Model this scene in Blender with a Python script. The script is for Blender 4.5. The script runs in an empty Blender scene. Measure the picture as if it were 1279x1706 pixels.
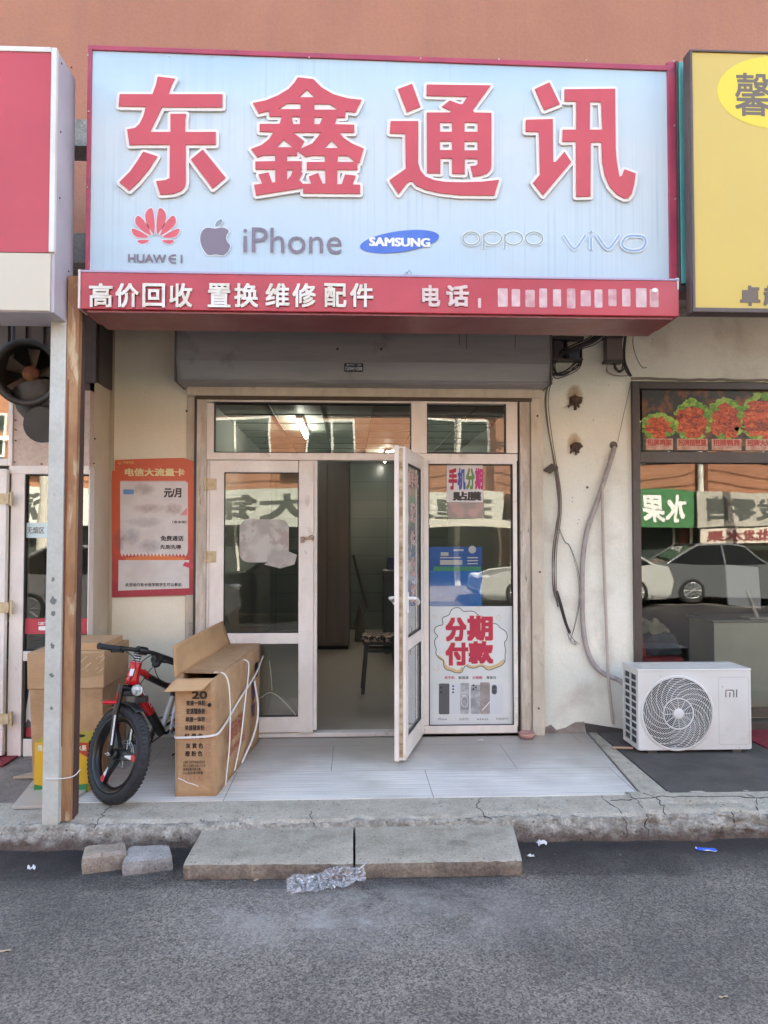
import bpy, math, random
from mathutils import Vector, Matrix, noise as mnoise
from mathutils.geometry import tessellate_polygon
random.seed(7)
sc = bpy.context.scene
C = sc.collection
R = math.radians

# ------------------------------------------------------------------ camera, sky, sun, exposure
F = 1280.0                      # focal length in photo pixels (photo is 1279 x 1706)
CAM = Vector((0, -5.87, 1.5))
cam = bpy.data.cameras.new('camera')
cam.sensor_fit = 'HORIZONTAL'; cam.sensor_width = 24; cam.lens = 24 * F / 1279
cam.clip_start = 0.05; cam.clip_end = 500
camo = bpy.data.objects.new('camera', cam); C.objects.link(camo)
camo.location = CAM; camo.rotation_euler = (R(90 + 1.88), 0, R(-2.5))
sc.camera = camo
sc.render.resolution_x = 768; sc.render.resolution_y = 1024
SUN_EL, SUN_AZ = 41.0, 20.0     # sun stands behind the shops: street front in open shade
world = bpy.data.worlds.new('World'); sc.world = world; world.use_nodes = True
wn = world.node_tree
bg = wn.nodes['Background']
sky = wn.nodes.new('ShaderNodeTexSky'); sky.sky_type = 'NISHITA'; sky.sun_disc = False
sky.sun_elevation = R(SUN_EL); sky.sun_rotation = R(SUN_AZ); sky.air_density = 1.0; sky.dust_density = 4; sky.ozone_density = 0.0
wn.links.new(sky.outputs[0], bg.inputs[0]); bg.inputs[1].default_value = 0.15
sl = bpy.data.lights.new('sun', 'SUN'); sl.energy = 5.0; sl.angle = R(0.5); sl.color = (1, 0.95, 0.87)
slo = bpy.data.objects.new('sun', sl); C.objects.link(slo); slo.location = (0, 20, 30)
sd = Vector((math.sin(R(SUN_AZ)) * math.cos(R(SUN_EL)), math.cos(R(SUN_AZ)) * math.cos(R(SUN_EL)), math.sin(R(SUN_EL))))
slo.rotation_euler = sd.to_track_quat('Z', 'Y').to_euler()
sc.view_settings.view_transform = 'Standard'; sc.view_settings.look = 'None'
sc.view_settings.exposure = 2.85; sc.view_settings.gamma = 1; sc.view_settings.use_curve_mapping = False
sc.view_settings.use_white_balance = True; sc.view_settings.white_balance_temperature = 7000; sc.view_settings.white_balance_tint = 6   # camera white balance
sc.cycles.max_bounces = 8; sc.cycles.diffuse_bounces = 4; sc.cycles.glossy_bounces = 4
sc.cycles.transparent_max_bounces = 24; sc.cycles.transmission_bounces = 6
sc.cycles.use_denoising = True; sc.cycles.sample_clamp_indirect = 6; sc.cycles.caustics_reflective = False
sc.cycles.use_adaptive_sampling = True; sc.cycles.adaptive_threshold = 0.02

ROT = camo.rotation_euler.to_matrix()
def ray(px, py): return ROT @ Vector(((px - 639.5) / F, -(py - 853) / F, -1))
def at(px, py, Y):              # the point of the plane y = Y that the photo shows at this pixel
    d = ray(px, py); t = (Y - CAM.y) / d.y; return CAM + d * t
def onz(px, py, z):             # the same for the level z
    d = ray(px, py); t = (z - CAM.z) / d.z; return CAM + d * t
def rect(a, b, c, d, Y):
    ps = [at(a, b, Y), at(c, b, Y), at(c, d, Y), at(a, d, Y)]
    return ((ps[0].x + ps[3].x) / 2, (ps[1].x + ps[2].x) / 2, (ps[2].z + ps[3].z) / 2, (ps[0].z + ps[1].z) / 2)
def PX(px, Y, py=1000): return at(px, py, Y).x
def PZ(py, Y, px=640): return at(px, py, Y).z

# ------------------------------------------------------------------ materials
def lin(c):
    if isinstance(c, str):
        c = c.lstrip('#'); c = [int(c[i:i + 2], 16) / 255 for i in (0, 2, 4)]
        c = [v / 12.92 if v <= .04045 else ((v + .055) / 1.055) ** 2.4 for v in c]
    return (c[0], c[1], c[2], 1)
MATS = {}
def M(name, col, rough=.6, metal=0, col2=None, vs=4, vd=4, stretch=(1, 1, 1), lo=.4, hi=.6, bump=0, bs=60, bstretch=(1, 1, 1), spec=.5, col3=None, s3=1.5, lo3=.5, hi3=.7, st3=(1, 1, 1), emit=0, rvar=0):
    if name in MATS: return MATS[name]
    m = bpy.data.materials.new(name); m.use_nodes = True; nt = m.node_tree; N = nt.nodes; L = nt.links
    b = N['Principled BSDF']; b.inputs['Base Color'].default_value = lin(col)
    b.inputs['Roughness'].default_value = rough; b.inputs['Metallic'].default_value = metal
    b.inputs['Specular IOR Level'].default_value = spec
    tc = N.new('ShaderNodeTexCoord')
    def nz(scale, detail, st, dist=0):
        mp = N.new('ShaderNodeMapping'); mp.inputs['Scale'].default_value = st; L.new(tc.outputs['Object'], mp.inputs[0])
        n = N.new('ShaderNodeTexNoise'); n.inputs['Scale'].default_value = scale; n.inputs['Detail'].default_value = detail
        n.inputs['Roughness'].default_value = .6; n.inputs['Distortion'].default_value = dist
        L.new(mp.outputs[0], n.inputs['Vector']); return n.outputs[0]
    def ramp(src, a, bb):
        r = N.new('ShaderNodeMapRange'); r.inputs[1].default_value = a; r.inputs[2].default_value = bb; L.new(src, r.inputs[0]); return r.outputs[0]
    cur = None
    if col2 is not None:
        mx = N.new('ShaderNodeMix'); mx.data_type = 'RGBA'; mx.inputs[6].default_value = lin(col); mx.inputs[7].default_value = lin(col2)
        L.new(ramp(nz(vs, vd, stretch), lo, hi), mx.inputs[0]); cur = mx.outputs[2]
    if col3 is not None:
        mx = N.new('ShaderNodeMix'); mx.data_type = 'RGBA'; mx.inputs[7].default_value = lin(col3)
        if cur: L.new(cur, mx.inputs[6])
        else: mx.inputs[6].default_value = lin(col)
        L.new(ramp(nz(s3, 6, st3, .3), lo3, hi3), mx.inputs[0]); cur = mx.outputs[2]
    if cur: L.new(cur, b.inputs['Base Color'])
    if rvar:
        mr = N.new('ShaderNodeMapRange'); mr.inputs[1].default_value = .3; mr.inputs[2].default_value = .7
        mr.inputs[3].default_value = max(.02, rough - rvar); mr.inputs[4].default_value = min(1, rough + rvar)
        L.new(nz(3, 5, (1, 1, 1)), mr.inputs[0]); L.new(mr.outputs[0], b.inputs['Roughness'])
    if bump:
        bm = N.new('ShaderNodeBump'); bm.inputs['Strength'].default_value = 1; bm.inputs['Distance'].default_value = bump
        L.new(nz(bs, 5, bstretch), bm.inputs['Height']); L.new(bm.outputs[0], b.inputs['Normal'])
    if emit:
        b.inputs['Emission Color'].default_value = lin(col); b.inputs['Emission Strength'].default_value = emit
    MATS[name] = m; return m

def glass(name, refl=.12, tint=(.93, .95, .94), rough=0.0):
    m = bpy.data.materials.new(name); m.use_nodes = True; nt = m.node_tree; N = nt.nodes; L = nt.links
    N.remove(N['Principled BSDF']); out = N['Material Output']
    t = N.new('ShaderNodeBsdfTransparent'); t.inputs[0].default_value = (*tint, 1)
    g = N.new('ShaderNodeBsdfGlossy'); g.inputs['Roughness'].default_value = rough; g.inputs[0].default_value = (1, 1, 1, 1)
    lw = N.new('ShaderNodeFresnel'); lw.inputs[0].default_value = 1.5
    ad = N.new('ShaderNodeMath'); ad.operation = 'ADD'; ad.inputs[1].default_value = refl; ad.use_clamp = True
    mx = N.new('ShaderNodeMixShader'); tc = N.new('ShaderNodeTexCoord'); nz = N.new('ShaderNodeTexNoise'); nz.inputs['Scale'].default_value = 1.6; nz.inputs['Detail'].default_value = 1.0; L.new(tc.outputs['Object'], nz.inputs[0])
    bp = N.new('ShaderNodeBump'); bp.inputs['Distance'].default_value = .0022; L.new(nz.outputs[0], bp.inputs['Height']); L.new(bp.outputs[0], g.inputs['Normal'])
    L.new(lw.outputs[0], ad.inputs[0]); L.new(ad.outputs[0], mx.inputs[0])
    L.new(t.outputs[0], mx.inputs[1]); L.new(g.outputs[0], mx.inputs[2]); L.new(mx.outputs[0], out.inputs[0])
    MATS[name] = m; return m
GLASS = glass('window glass', .012)
GLASS2 = glass('door film glass', .01, (.86, .86, .84))
_n = GLASS2.node_tree.nodes; _d = _n.new('ShaderNodeBsdfDiffuse'); _d.inputs[0].default_value = (.62, .60, .57, 1); _tr = [q for q in _n if q.type == 'BSDF_TRANSPARENT'][0]
_m = _n.new('ShaderNodeMixShader'); _m.inputs[0].default_value = .55; _mx = [q for q in _n if q.type == 'MIX_SHADER' and q != _m][0]
GLASS2.node_tree.links.new(_tr.outputs[0], _m.inputs[1]); GLASS2.node_tree.links.new(_d.outputs[0], _m.inputs[2]); GLASS2.node_tree.links.new(_m.outputs[0], _mx.inputs[1])

# ------------------------------------------------------------------ mesh building
class MB:
    def __init__(s): s.v = []; s.f = []; s.m = []; s.sm = []
    def add(s, vs, fs, m=0, smooth=False):
        o = len(s.v); s.v += [Vector(p) for p in vs]
        for f in fs: s.f.append([i + o for i in f]); s.m.append(m); s.sm.append(smooth)
        return s
    def box(s, x0, x1, y0, y1, z0, z1, m=0):
        x0, x1 = sorted((x0, x1)); y0, y1 = sorted((y0, y1)); z0, z1 = sorted((z0, z1))
        return s.add([(x0, y0, z0), (x1, y0, z0), (x1, y1, z0), (x0, y1, z0), (x0, y0, z1), (x1, y0, z1), (x1, y1, z1), (x0, y1, z1)],
                     [(0, 3, 2, 1), (4, 5, 6, 7), (0, 1, 5, 4), (1, 2, 6, 5), (2, 3, 7, 6), (3, 0, 4, 7)], m)
    def hexa(s, b, t, m=0):     # bottom ring of 4, top ring of 4
        return s.add(list(b) + list(t), [(0, 3, 2, 1), (4, 5, 6, 7), (0, 1, 5, 4), (1, 2, 6, 5), (2, 3, 7, 6), (3, 0, 4, 7)], m)
    def slab(s, q, th, m=0):    # quad (or polygon) with thickness along its normal
        q = [Vector(p) for p in q]; n = (q[1] - q[0]).cross(q[2] - q[0]).normalized() * th; k = len(q)
        return s.add(q + [p + n for p in q], [list(range(k))[::-1], [k + i for i in range(k)]] + [(i, (i + 1) % k, k + (i + 1) % k, k + i) for i in range(k)], m)
    def tube(s, pts, r, n=8, m=0, smooth=True, caps=True, closed=False):
        pts = [Vector(p) for p in pts]; k = len(pts); rs = r if isinstance(r, (list, tuple)) else [r] * k
        vs = []; t0 = (pts[1] - pts[0]).normalized(); a = t0.orthogonal().normalized()
        for i, p in enumerate(pts):
            if closed: t = (pts[(i + 1) % k] - pts[i - 1])
            else: t = pts[min(i + 1, k - 1)] - pts[max(i - 1, 0)]
            if t.length < 1e-9: t = t0
            t.normalize(); a = (a - t * a.dot(t)); a = a.normalized() if a.length > 1e-6 else t.orthogonal().normalized(); b = t.cross(a)
            for j in range(n):
                an = 2 * math.pi * j / n; vs.append(p + (a * math.cos(an) + b * math.sin(an)) * rs[i])
        fs = []
        for i in range(k if closed else k - 1):
            i2 = (i + 1) % k
            for j in range(n): fs.append((i * n + j, i * n + (j + 1) % n, i2 * n + (j + 1) % n, i2 * n + j))
        s.add(vs, fs, m, smooth)
        if caps and not closed: s.add(vs[:n], [list(range(n))[::-1]], m); s.add(vs[-n:], [list(range(n))], m)
        return s
    def lathe(s, o, ax, prof, n=24, m=0, smooth=True, up=None, closed=False):   # prof: (radius, distance along axis)
        o = Vector(o); ax = Vector(ax).normalized(); a = (Vector(up).cross(ax) if up else ax.orthogonal()).normalized(); b = ax.cross(a)
        vs = [o + ax * h + (a * math.cos(2 * math.pi * j / n) + b * math.sin(2 * math.pi * j / n)) * r for r, h in prof for j in range(n)]
        k = len(prof); fs = []
        for i in range(k if closed else k - 1):
            i2 = (i + 1) % k
            for j in range(n): fs.append((i * n + j, i * n + (j + 1) % n, i2 * n + (j + 1) % n, i2 * n + j))
        return s.add(vs, fs, m, smooth)
    def disc(s, o, ax, r, n=24, m=0):
        o = Vector(o); ax = Vector(ax).normalized(); a = ax.orthogonal().normalized(); b = ax.cross(a)
        return s.add([o + (a * math.cos(2 * math.pi * j / n) + b * math.sin(2 * math.pi * j / n)) * r for j in range(n)], [list(range(n))], m)
    def cyl(s, a, b, r, n=16, m=0, smooth=True): return s.tube([a, b], r, n, m, smooth)
    def ball(s, o, rx, ry=None, rz=None, n=12, m=0):
        ry = ry or rx; rz = rz or rx; o = Vector(o); vs = []; fs = []
        for i in range(1, n):
            th = math.pi * i / n
            for j in range(n * 2):
                ph = math.pi * j / n; vs.append(o + Vector((rx * math.sin(th) * math.cos(ph), ry * math.sin(th) * math.sin(ph), rz * math.cos(th))))
        k = n * 2
        for i in range(n - 2):
            for j in range(k): fs.append((i * k + j, (i + 1) * k + j, (i + 1) * k + (j + 1) % k, i * k + (j + 1) % k))
        vs.append(o + Vector((0, 0, rz))); vs.append(o - Vector((0, 0, rz))); a = len(vs) - 2
        for j in range(k): fs.append((a, j, (j + 1) % k)); fs.append((a + 1, (n - 2) * k + (j + 1) % k, (n - 2) * k + j))
        return s.add(vs, fs, m, True)
    def poly(s, fr, pts, holes=(), n0=0.0, th=0.0, m=0):   # 2-D polygon on a frame, front at n0, thickness th behind it
        loops = [list(pts)] + [list(h) for h in holes]; flat = [p for l in loops for p in l]
        tris = tessellate_polygon([[Vector((p[0], p[1], 0)) for p in l] for l in loops])
        front = [fr(p[0], p[1], n0) for p in flat]
        nrm = fr(0, 0, 1) - fr(0, 0, 0); fs = []
        for t in tris:
            a, b, c = (front[i] for i in t)
            fs.append(tuple(t) if (b - a).cross(c - a).dot(nrm) > 0 else (t[0], t[2], t[1]))
        s.add(front, fs, m)
        if th:
            back = [fr(p[0], p[1], n0 - th) for p in flat]; o = 0
            for l in loops:
                k = len(l); s.add(front[o:o + k] + back[o:o + k], [(i, k + i, k + (i + 1) % k, (i + 1) % k) for i in range(k)], m); o += k
        return s
    def sheet(s, P, nu, nv, m=0, smooth=True):  # P(u, v) for u, v in 0..1
        vs = [P(i / nu, j / nv) for j in range(nv + 1) for i in range(nu + 1)]
        fs = [(j * (nu + 1) + i, j * (nu + 1) + i + 1, (j + 1) * (nu + 1) + i + 1, (j + 1) * (nu + 1) + i) for j in range(nv) for i in range(nu)]
        return s.add(vs, fs, m, smooth)
    def xf(s, fn, start=0):
        for i in range(start, len(s.v)): s.v[i] = Vector(fn(s.v[i]))
        return s

def frame(O, U=(1, 0, 0), V=(0, 0, 1)):
    O = Vector(O); U = Vector(U); V = Vector(V); N = U.cross(V).normalized()
    return lambda u, v, n=0: O + U * u + V * v + N * n
def link(name, mb, mats, org=(0, 0, 0), parent=None, bevel=0, seg=2):
    me = bpy.data.meshes.new(name); org = Vector(org)
    me.from_pydata([v - org for v in mb.v], [], mb.f)
    if not isinstance(mats, (list, tuple)): mats = [mats]
    for m in mats: me.materials.append(m)
    me.polygons.foreach_set('material_index', mb.m); me.polygons.foreach_set('use_smooth', mb.sm); me.update()
    o = bpy.data.objects.new(name, me); C.objects.link(o)
    if parent: o.parent = parent
    else: o.location = org
    if bevel:
        b = o.modifiers.new('bevel', 'BEVEL'); b.width = bevel; b.segments = seg; b.limit_method = 'ANGLE'; b.angle_limit = R(40)
        b.harden_normals = False
    return o
class Thing:
    def __init__(s, name, label, cat, loc, group=None):
        s.loc = Vector(loc); o = bpy.data.objects.new(name, None); C.objects.link(o); o.location = s.loc; o.empty_display_size = .1
        o['label'] = label; o['category'] = cat
        if group: o['group'] = group
        s.o = o
    def part(s, name, mb, mats, parent=None, label=None, bevel=0, seg=2):
        o = link(name, mb, mats, s.loc, parent or s.o, bevel, seg)
        if label: o['label'] = label
        return o
def single(name, label, cat, mb, mats, loc, group=None, bevel=0):
    o = link(name, mb, mats, loc, None, bevel); o['label'] = label; o['category'] = cat
    if group: o['group'] = group
    return o
def struct(name, mb, mats, label=None, bevel=0, kind='structure'):
    o = link(name, mb, mats, (0, 0, 0), None, bevel); o['kind'] = kind
    if label: o['label'] = label
    o['category'] = name.replace('_', ' ')
    return o

_tx = {}
def glyphs(s, ext=0.0, off=0.0, res=3):
    k = (s, ext, off)
    if k in _tx: return _tx[k]
    c = bpy.data.curves.new('t', 'FONT'); c.body = s; c.size = 1; c.extrude = ext; c.offset = off; c.resolution_u = res
    o = bpy.data.objects.new('t', c); C.objects.link(o)
    dg = bpy.context.evaluated_depsgraph_get(); me = bpy.data.meshes.new_from_object(o.evaluated_get(dg))
    vs = [v.co.copy() for v in me.vertices]; fs = [list(p.vertices) for p in me.polygons]
    bpy.data.objects.remove(o); bpy.data.curves.remove(c); bpy.data.meshes.remove(me)
    _tx[k] = (vs, fs); return _tx[k]
def text(mb, s, fr, x0, x1, y0, y1, n0=.002, depth=0, bold=0, m=0, shear=0, step=.00012, vert=1):
    """lettering fitted to the box x0..x1, y0..y1 of a frame; bold (in text heights) thickens strokes with shifted copies"""
    vs, fs = glyphs(s, .5 if depth else 0)
    ax = min(v.x for v in vs); bx = max(v.x for v in vs); ay = min(v.y for v in vs); by = max(v.y for v in vs)
    h = max(by - ay, 1e-3); w = max(bx - ax, 1e-3); B = bold; sx = (x1 - x0) / (w + 2 * B); sy = (y1 - y0) / (h + 2 * B)
    shifts = [(0, 0)] if not bold else [(B * i, B * j * vert) for i in (-1, -.33, .33, 1) for j in (-1, -.33, .33, 1)] if bold > .03 else [(B * i, B * j * vert) for i in (-1, 0, 1) for j in (-1, 1)]
    for k, (dx, dy) in enumerate(shifts):
        out = []
        for v in vs:
            y = (v.y - ay + B + dy) * sy; x = (v.x - ax + B + dx) * sx + shear * y
            nn = n0 + k * step + (depth * (v.z - .5) if depth else 0)
            out.append(fr(x0 + x, y0 + y, nn))
        mb.add(out, fs, m)
    return mb
def wallf(Y): return frame((0, Y, 0))
def tpx(mb, s, a, b, c, d, Y, **k):   # text in the photo's pixel box on the plane y = Y
    x0, x1, z0, z1 = rect(a, b, c, d, Y); return text(mb, s, wallf(Y), x0, x1, z0, z1, **k)
def chaikin(p, n=2, closed=True):
    for _ in range(n):
        q = []; k = len(p)
        for i in range(k if closed else k - 1):
            a, b = p[i], p[(i + 1) % k]
            q.append(tuple(a[j] * .75 + b[j] * .25 for j in range(len(a)))); q.append(tuple(a[j] * .25 + b[j] * .75 for j in range(len(a))))
        if not closed: q = [p[0]] + q + [p[-1]]
        p = q
    return p
def smooth_path(p, n=3): return [Vector(q) for q in chaikin([tuple(v) for v in p], n, False)]
def ribbon(mb, fr, pts, w, n0=.002, m=0, closed=False, step=0.0):   # flat stroke of width w
    k = len(pts); P = [Vector((a[0], a[1])) for a in pts]; L = []; Rr = []
    for i in range(k):
        t = (P[(i + 1) % k] - P[i - 1]) if closed else (P[min(i + 1, k - 1)] - P[max(i - 1, 0)])
        t.normalize(); nn = Vector((-t.y, t.x)) * w / 2; L.append(P[i] + nn); Rr.append(P[i] - nn)
    vs = [fr(a.x, a.y, n0) for a in Rr] + [fr(a.x, a.y, n0) for a in L]
    mb.add(vs, [(i, (i + 1) % k, k + (i + 1) % k, k + i) for i in range(k if closed else k - 1)], m); return mb
def ell(cx, cy, rx, ry, n=32, rot=0):
    return [(cx + rx * math.cos(a) * math.cos(rot) - ry * math.sin(a) * math.sin(rot), cy + rx * math.cos(a) * math.sin(rot) + ry * math.sin(a) * math.cos(rot)) for a in [2 * math.pi * i / n for i in range(n)]]
def hn(*a): return mnoise.noise(Vector(a))
def copy_tree(o, parent=None):
    c = o.copy(); C.objects.link(c); c.parent = parent
    for ch in list(o.children): copy_tree(ch, c)
    return c
def rrect(x0, y0, x1, y1, r, n=5):
    out = []
    for cx, cy, a0 in ((x1 - r, y1 - r, 0), (x0 + r, y1 - r, 90), (x0 + r, y0 + r, 180), (x1 - r, y0 + r, 270)):
        for i in range(n + 1): a = R(a0 + 90 * i / n); out.append((cx + r * math.cos(a), cy + r * math.sin(a)))
    return out

def stain(name, col, axes=(0, 2), rough=.9, hard=.25, ns=9, box=False, amt=1.0):
    """a soft-edged stain sheet: its outline fades out irregularly"""
    if name in MATS: return MATS[name]
    m = M(name, col, rough); nt = m.node_tree; N = nt.nodes; L = nt.links; b = N['Principled BSDF']; out = N['Material Output']
    tc = N.new('ShaderNodeTexCoord'); sx = N.new('ShaderNodeSeparateXYZ'); L.new(tc.outputs['Generated'], sx.inputs[0])
    def mth(op, a, c=None, v=None):
        q = N.new('ShaderNodeMath'); q.operation = op; L.new(a, q.inputs[0])
        if c is not None: L.new(c, q.inputs[1])
        elif v is not None: q.inputs[1].default_value = v
        return q.outputs[0]
    ds = []
    for a in axes:
        d = mth('ABSOLUTE', mth('MULTIPLY', mth('SUBTRACT', sx.outputs[a], v=.5), v=2)); ds.append(mth('POWER', d, v=8 if box else 2))
    d = mth('ADD', ds[0], ds[1])
    n = N.new('ShaderNodeTexNoise'); n.inputs['Scale'].default_value = ns; n.inputs['Detail'].default_value = 7; n.inputs['Roughness'].default_value = .65; L.new(tc.outputs['Object'], n.inputs[0])
    e = mth('ADD', d, mth('MULTIPLY', n.outputs[0], v=1.3))
    r = N.new('ShaderNodeMapRange'); r.inputs[1].default_value = 1.35; r.inputs[2].default_value = 1.35 - hard * 2.2; r.inputs[3].default_value = 0; r.inputs[4].default_value = amt; L.new(e, r.inputs[0])
    t = N.new('ShaderNodeBsdfTransparent'); mx = N.new('ShaderNodeMixShader'); L.new(r.outputs[0], mx.inputs[0]); L.new(t.outputs[0], mx.inputs[1]); L.new(b.outputs[0], mx.inputs[2]); L.new(mx.outputs[0], out.inputs[0])
    return m

def grain(m, scale=160, amt=.2, st=(1, 1, 1), spots=None):
    """fine pores and specks of a surface's own colour"""
    nt = m.node_tree; N = nt.nodes; L = nt.links; b = N['Principled BSDF']; i = b.inputs['Base Color']
    tc = N.new('ShaderNodeTexCoord'); mp = N.new('ShaderNodeMapping'); mp.inputs['Scale'].default_value = st; L.new(tc.outputs['Object'], mp.inputs[0])
    n = N.new('ShaderNodeTexNoise'); n.inputs['Scale'].default_value = scale; n.inputs['Detail'].default_value = 4; n.inputs['Roughness'].default_value = .7; L.new(mp.outputs[0], n.inputs[0])
    r = N.new('ShaderNodeMapRange'); r.inputs[1].default_value = .36; r.inputs[2].default_value = .64; r.inputs[3].default_value = 1 - amt; r.inputs[4].default_value = 1 + amt * .6; L.new(n.outputs[0], r.inputs[0])
    x = N.new('ShaderNodeVectorMath'); x.operation = 'SCALE'
    if i.links: L.new(i.links[0].from_socket, x.inputs[0])
    else: x.inputs[0].default_value = i.default_value[:3]
    L.new(r.outputs[0], x.inputs['Scale']); src = x.outputs[0]
    if spots:
        v = N.new('ShaderNodeTexVoronoi'); v.inputs['Scale'].default_value = spots; L.new(tc.outputs['Object'], v.inputs['Vector'])
        q = N.new('ShaderNodeMapRange'); q.inputs[1].default_value = .10; q.inputs[2].default_value = .16; q.inputs[3].default_value = .45; q.inputs[4].default_value = 1; L.new(v.outputs['Distance'], q.inputs[0])
        y = N.new('ShaderNodeVectorMath'); y.operation = 'SCALE'; L.new(src, y.inputs[0]); L.new(q.outputs[0], y.inputs['Scale']); src = y.outputs[0]
    L.new(src, i)
# ------------------------------------------------------------------ shared materials
ORANGE = M('orange render', '#a4705a', .85, col2='#9e6b56', vs=1.2, bump=.003, bs=40, col3='#99675a', s3=2.0, lo3=.5, hi3=.9, st3=(3, 3, .3))
PVC = M('white upvc', '#e9e0d8', .38, col2='#e1d7cd', vs=3, bump=.0006, bs=30, col3='#b3a28f', s3=7, lo3=.62, hi3=.8)
PVCD = M('weathered upvc', '#ccc1b3', .55, col2='#b6a998', vs=6, stretch=(3, 3, .6), col3='#5f4f40', s3=16, lo3=.62, hi3=.70, st3=(3, 3, .35), bump=.002, bs=40)
SEAL = M('dark rubber seal', '#3b3733', .7)
CREAM = M('cream wall panel', '#e9e2cd', .55, col2='#e3dbc3', vs=1.5, bump=.001, bs=20)
PLASTER = M('white plaster', '#e9e7da', .8, col2='#e1dfd0', vs=1.4, bump=.004, bs=18, col3='#b5a798', s3=1.8, lo3=.55, hi3=.85)
CONC = M('old concrete', '#a09a90', .9, col2='#7f7972', vs=6, bump=.01, bs=50, col3='#5d5650', s3=2.4, lo3=.55, hi3=.75)
SIGNRED = M('red sign sheet', '#b63a45', .35, col2='#ab3440', vs=2, rvar=.1, col3='#c55a5f', s3=1, lo3=.6, hi3=.9)
DARKM = M('dark grey metal', '#3f3a38', .5, col2='#4a4542', vs=5)
WHITEM = M('white painted metal', '#d6d4cf', .4, col2='#cac6bf', vs=3)
BLACK = M('black plastic', '#1a1a1c', .45)
BLACKM = M('matte black', '#141414', .8)
STEEL = M('bright steel', '#b9b9b9', .3, metal=.9)
KRAFT = M('brown cardboard', '#b8946f', .8, col2='#a98460', vs=4, bump=.0015, bs=8, bstretch=(20, 20, .4), col3='#8f6a47', s3=3, lo3=.55, hi3=.8)
KRAFTIN = M('pale cardboard inside', '#c09a72', .85, col2='#b38e66', vs=2, bump=.001, bs=40)

# ------------------------------------------------------------------ the ground
def asphalt():
    m = M('asphalt', '#62605f', .9)
    nt = m.node_tree; N = nt.nodes; L = nt.links; b = N['Principled BSDF']; tc = N.new('ShaderNodeTexCoord')
    def tex(kind, scale, **k):
        t = N.new(kind); L.new(tc.outputs['Object'], t.inputs['Vector']); t.inputs['Scale'].default_value = scale
        for a, v in k.items(): t.inputs[a].default_value = v
        return t
    v = tex('ShaderNodeTexVoronoi', 135); n1 = tex('ShaderNodeTexNoise', 260, Detail=3); n2 = tex('ShaderNodeTexNoise', .9, Detail=6, Roughness=.65); n3 = tex('ShaderNodeTexNoise', 3.2, Detail=8, Roughness=.7, Distortion=.4)
    bw = N.new('ShaderNodeRGBToBW'); L.new(v.outputs['Color'], bw.inputs[0])
    r = N.new('ShaderNodeValToRGB'); r.color_ramp.elements[0].color = lin('#46413d'); r.color_ramp.elements[0].position = .2; r.color_ramp.elements[1].color = lin('#9b938a'); r.color_ramp.elements[1].position = .85
    def mix(a, fac, colr, typ='MIX'):
        x = N.new('ShaderNodeMix'); x.data_type = 'RGBA'; x.blend_type = typ; L.new(a, x.inputs[6]); x.inputs[7].default_value = lin(colr)
        L.new(fac, x.inputs[0]) if not isinstance(fac, float) else x.inputs[0].__setattr__('default_value', fac); return x.outputs[2]
    def rng(src, a, c, o0=0, o1=1):
        q = N.new('ShaderNodeMapRange'); q.inputs[1].default_value = a; q.inputs[2].default_value = c; q.inputs[3].default_value = o0; q.inputs[4].default_value = o1; L.new(src, q.inputs[0]); return q.outputs[0]
    mf = N.new('ShaderNodeMix'); mf.data_type = 'FLOAT'; mf.inputs[0].default_value = .3; L.new(bw.outputs[0], mf.inputs[2]); L.new(rng(n1.outputs[0], .3, .7), mf.inputs[3]); L.new(mf.outputs[0], r.inputs[0])
    c = mix(r.outputs[0], rng(n2.outputs[0], .42, .6, 0, .5), '#3d3b3c')
    # dusty, paler worn patch in front of the step
    mp = N.new('ShaderNodeMapping'); L.new(tc.outputs['Object'], mp.inputs[0]); p = onz(600, 1520, -.12)
    mp.inputs['Location'].default_value = (-p.x * .95, -p.y * 2.6, 0); mp.inputs['Scale'].default_value = (.95, 2.6, 1)
    ln = N.new('ShaderNodeVectorMath'); ln.operation = 'LENGTH'; L.new(mp.outputs[0], ln.inputs[0])
    a = N.new('ShaderNodeMath'); a.operation = 'MULTIPLY'; L.new(rng(ln.outputs[1], 0.25, 1.1, 1, 0), a.inputs[0]); L.new(rng(n3.outputs[0], .42, .68, 0, .8), a.inputs[1])
    c = mix(c, a.outputs[0], '#a5a19c')
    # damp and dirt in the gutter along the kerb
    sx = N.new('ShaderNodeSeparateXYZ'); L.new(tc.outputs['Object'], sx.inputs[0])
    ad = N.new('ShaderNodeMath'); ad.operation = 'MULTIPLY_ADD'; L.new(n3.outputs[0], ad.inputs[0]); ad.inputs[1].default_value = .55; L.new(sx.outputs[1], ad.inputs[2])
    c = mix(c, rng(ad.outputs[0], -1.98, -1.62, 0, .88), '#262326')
    L.new(c, b.inputs['Base Color'])
    bp = N.new('ShaderNodeBump'); bp.inputs['Distance'].default_value = .004; bp.inputs['Strength'].default_value = .9
    L.new(v.outputs['Distance'], bp.inputs['Height']); L.new(bp.outputs[0], b.inputs['Normal']); L.new(rng(ad.outputs[0], -1.85, -1.6, .88, .5), b.inputs['Roughness'])
    return m
ASPH = asphalt()
ZR = -.12
struct('road', MB().add([(-70, -40, ZR), (70, -40, ZR), (70, 12, ZR), (-70, 12, ZR)], [(0, 1, 2, 3)]), ASPH)

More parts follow.
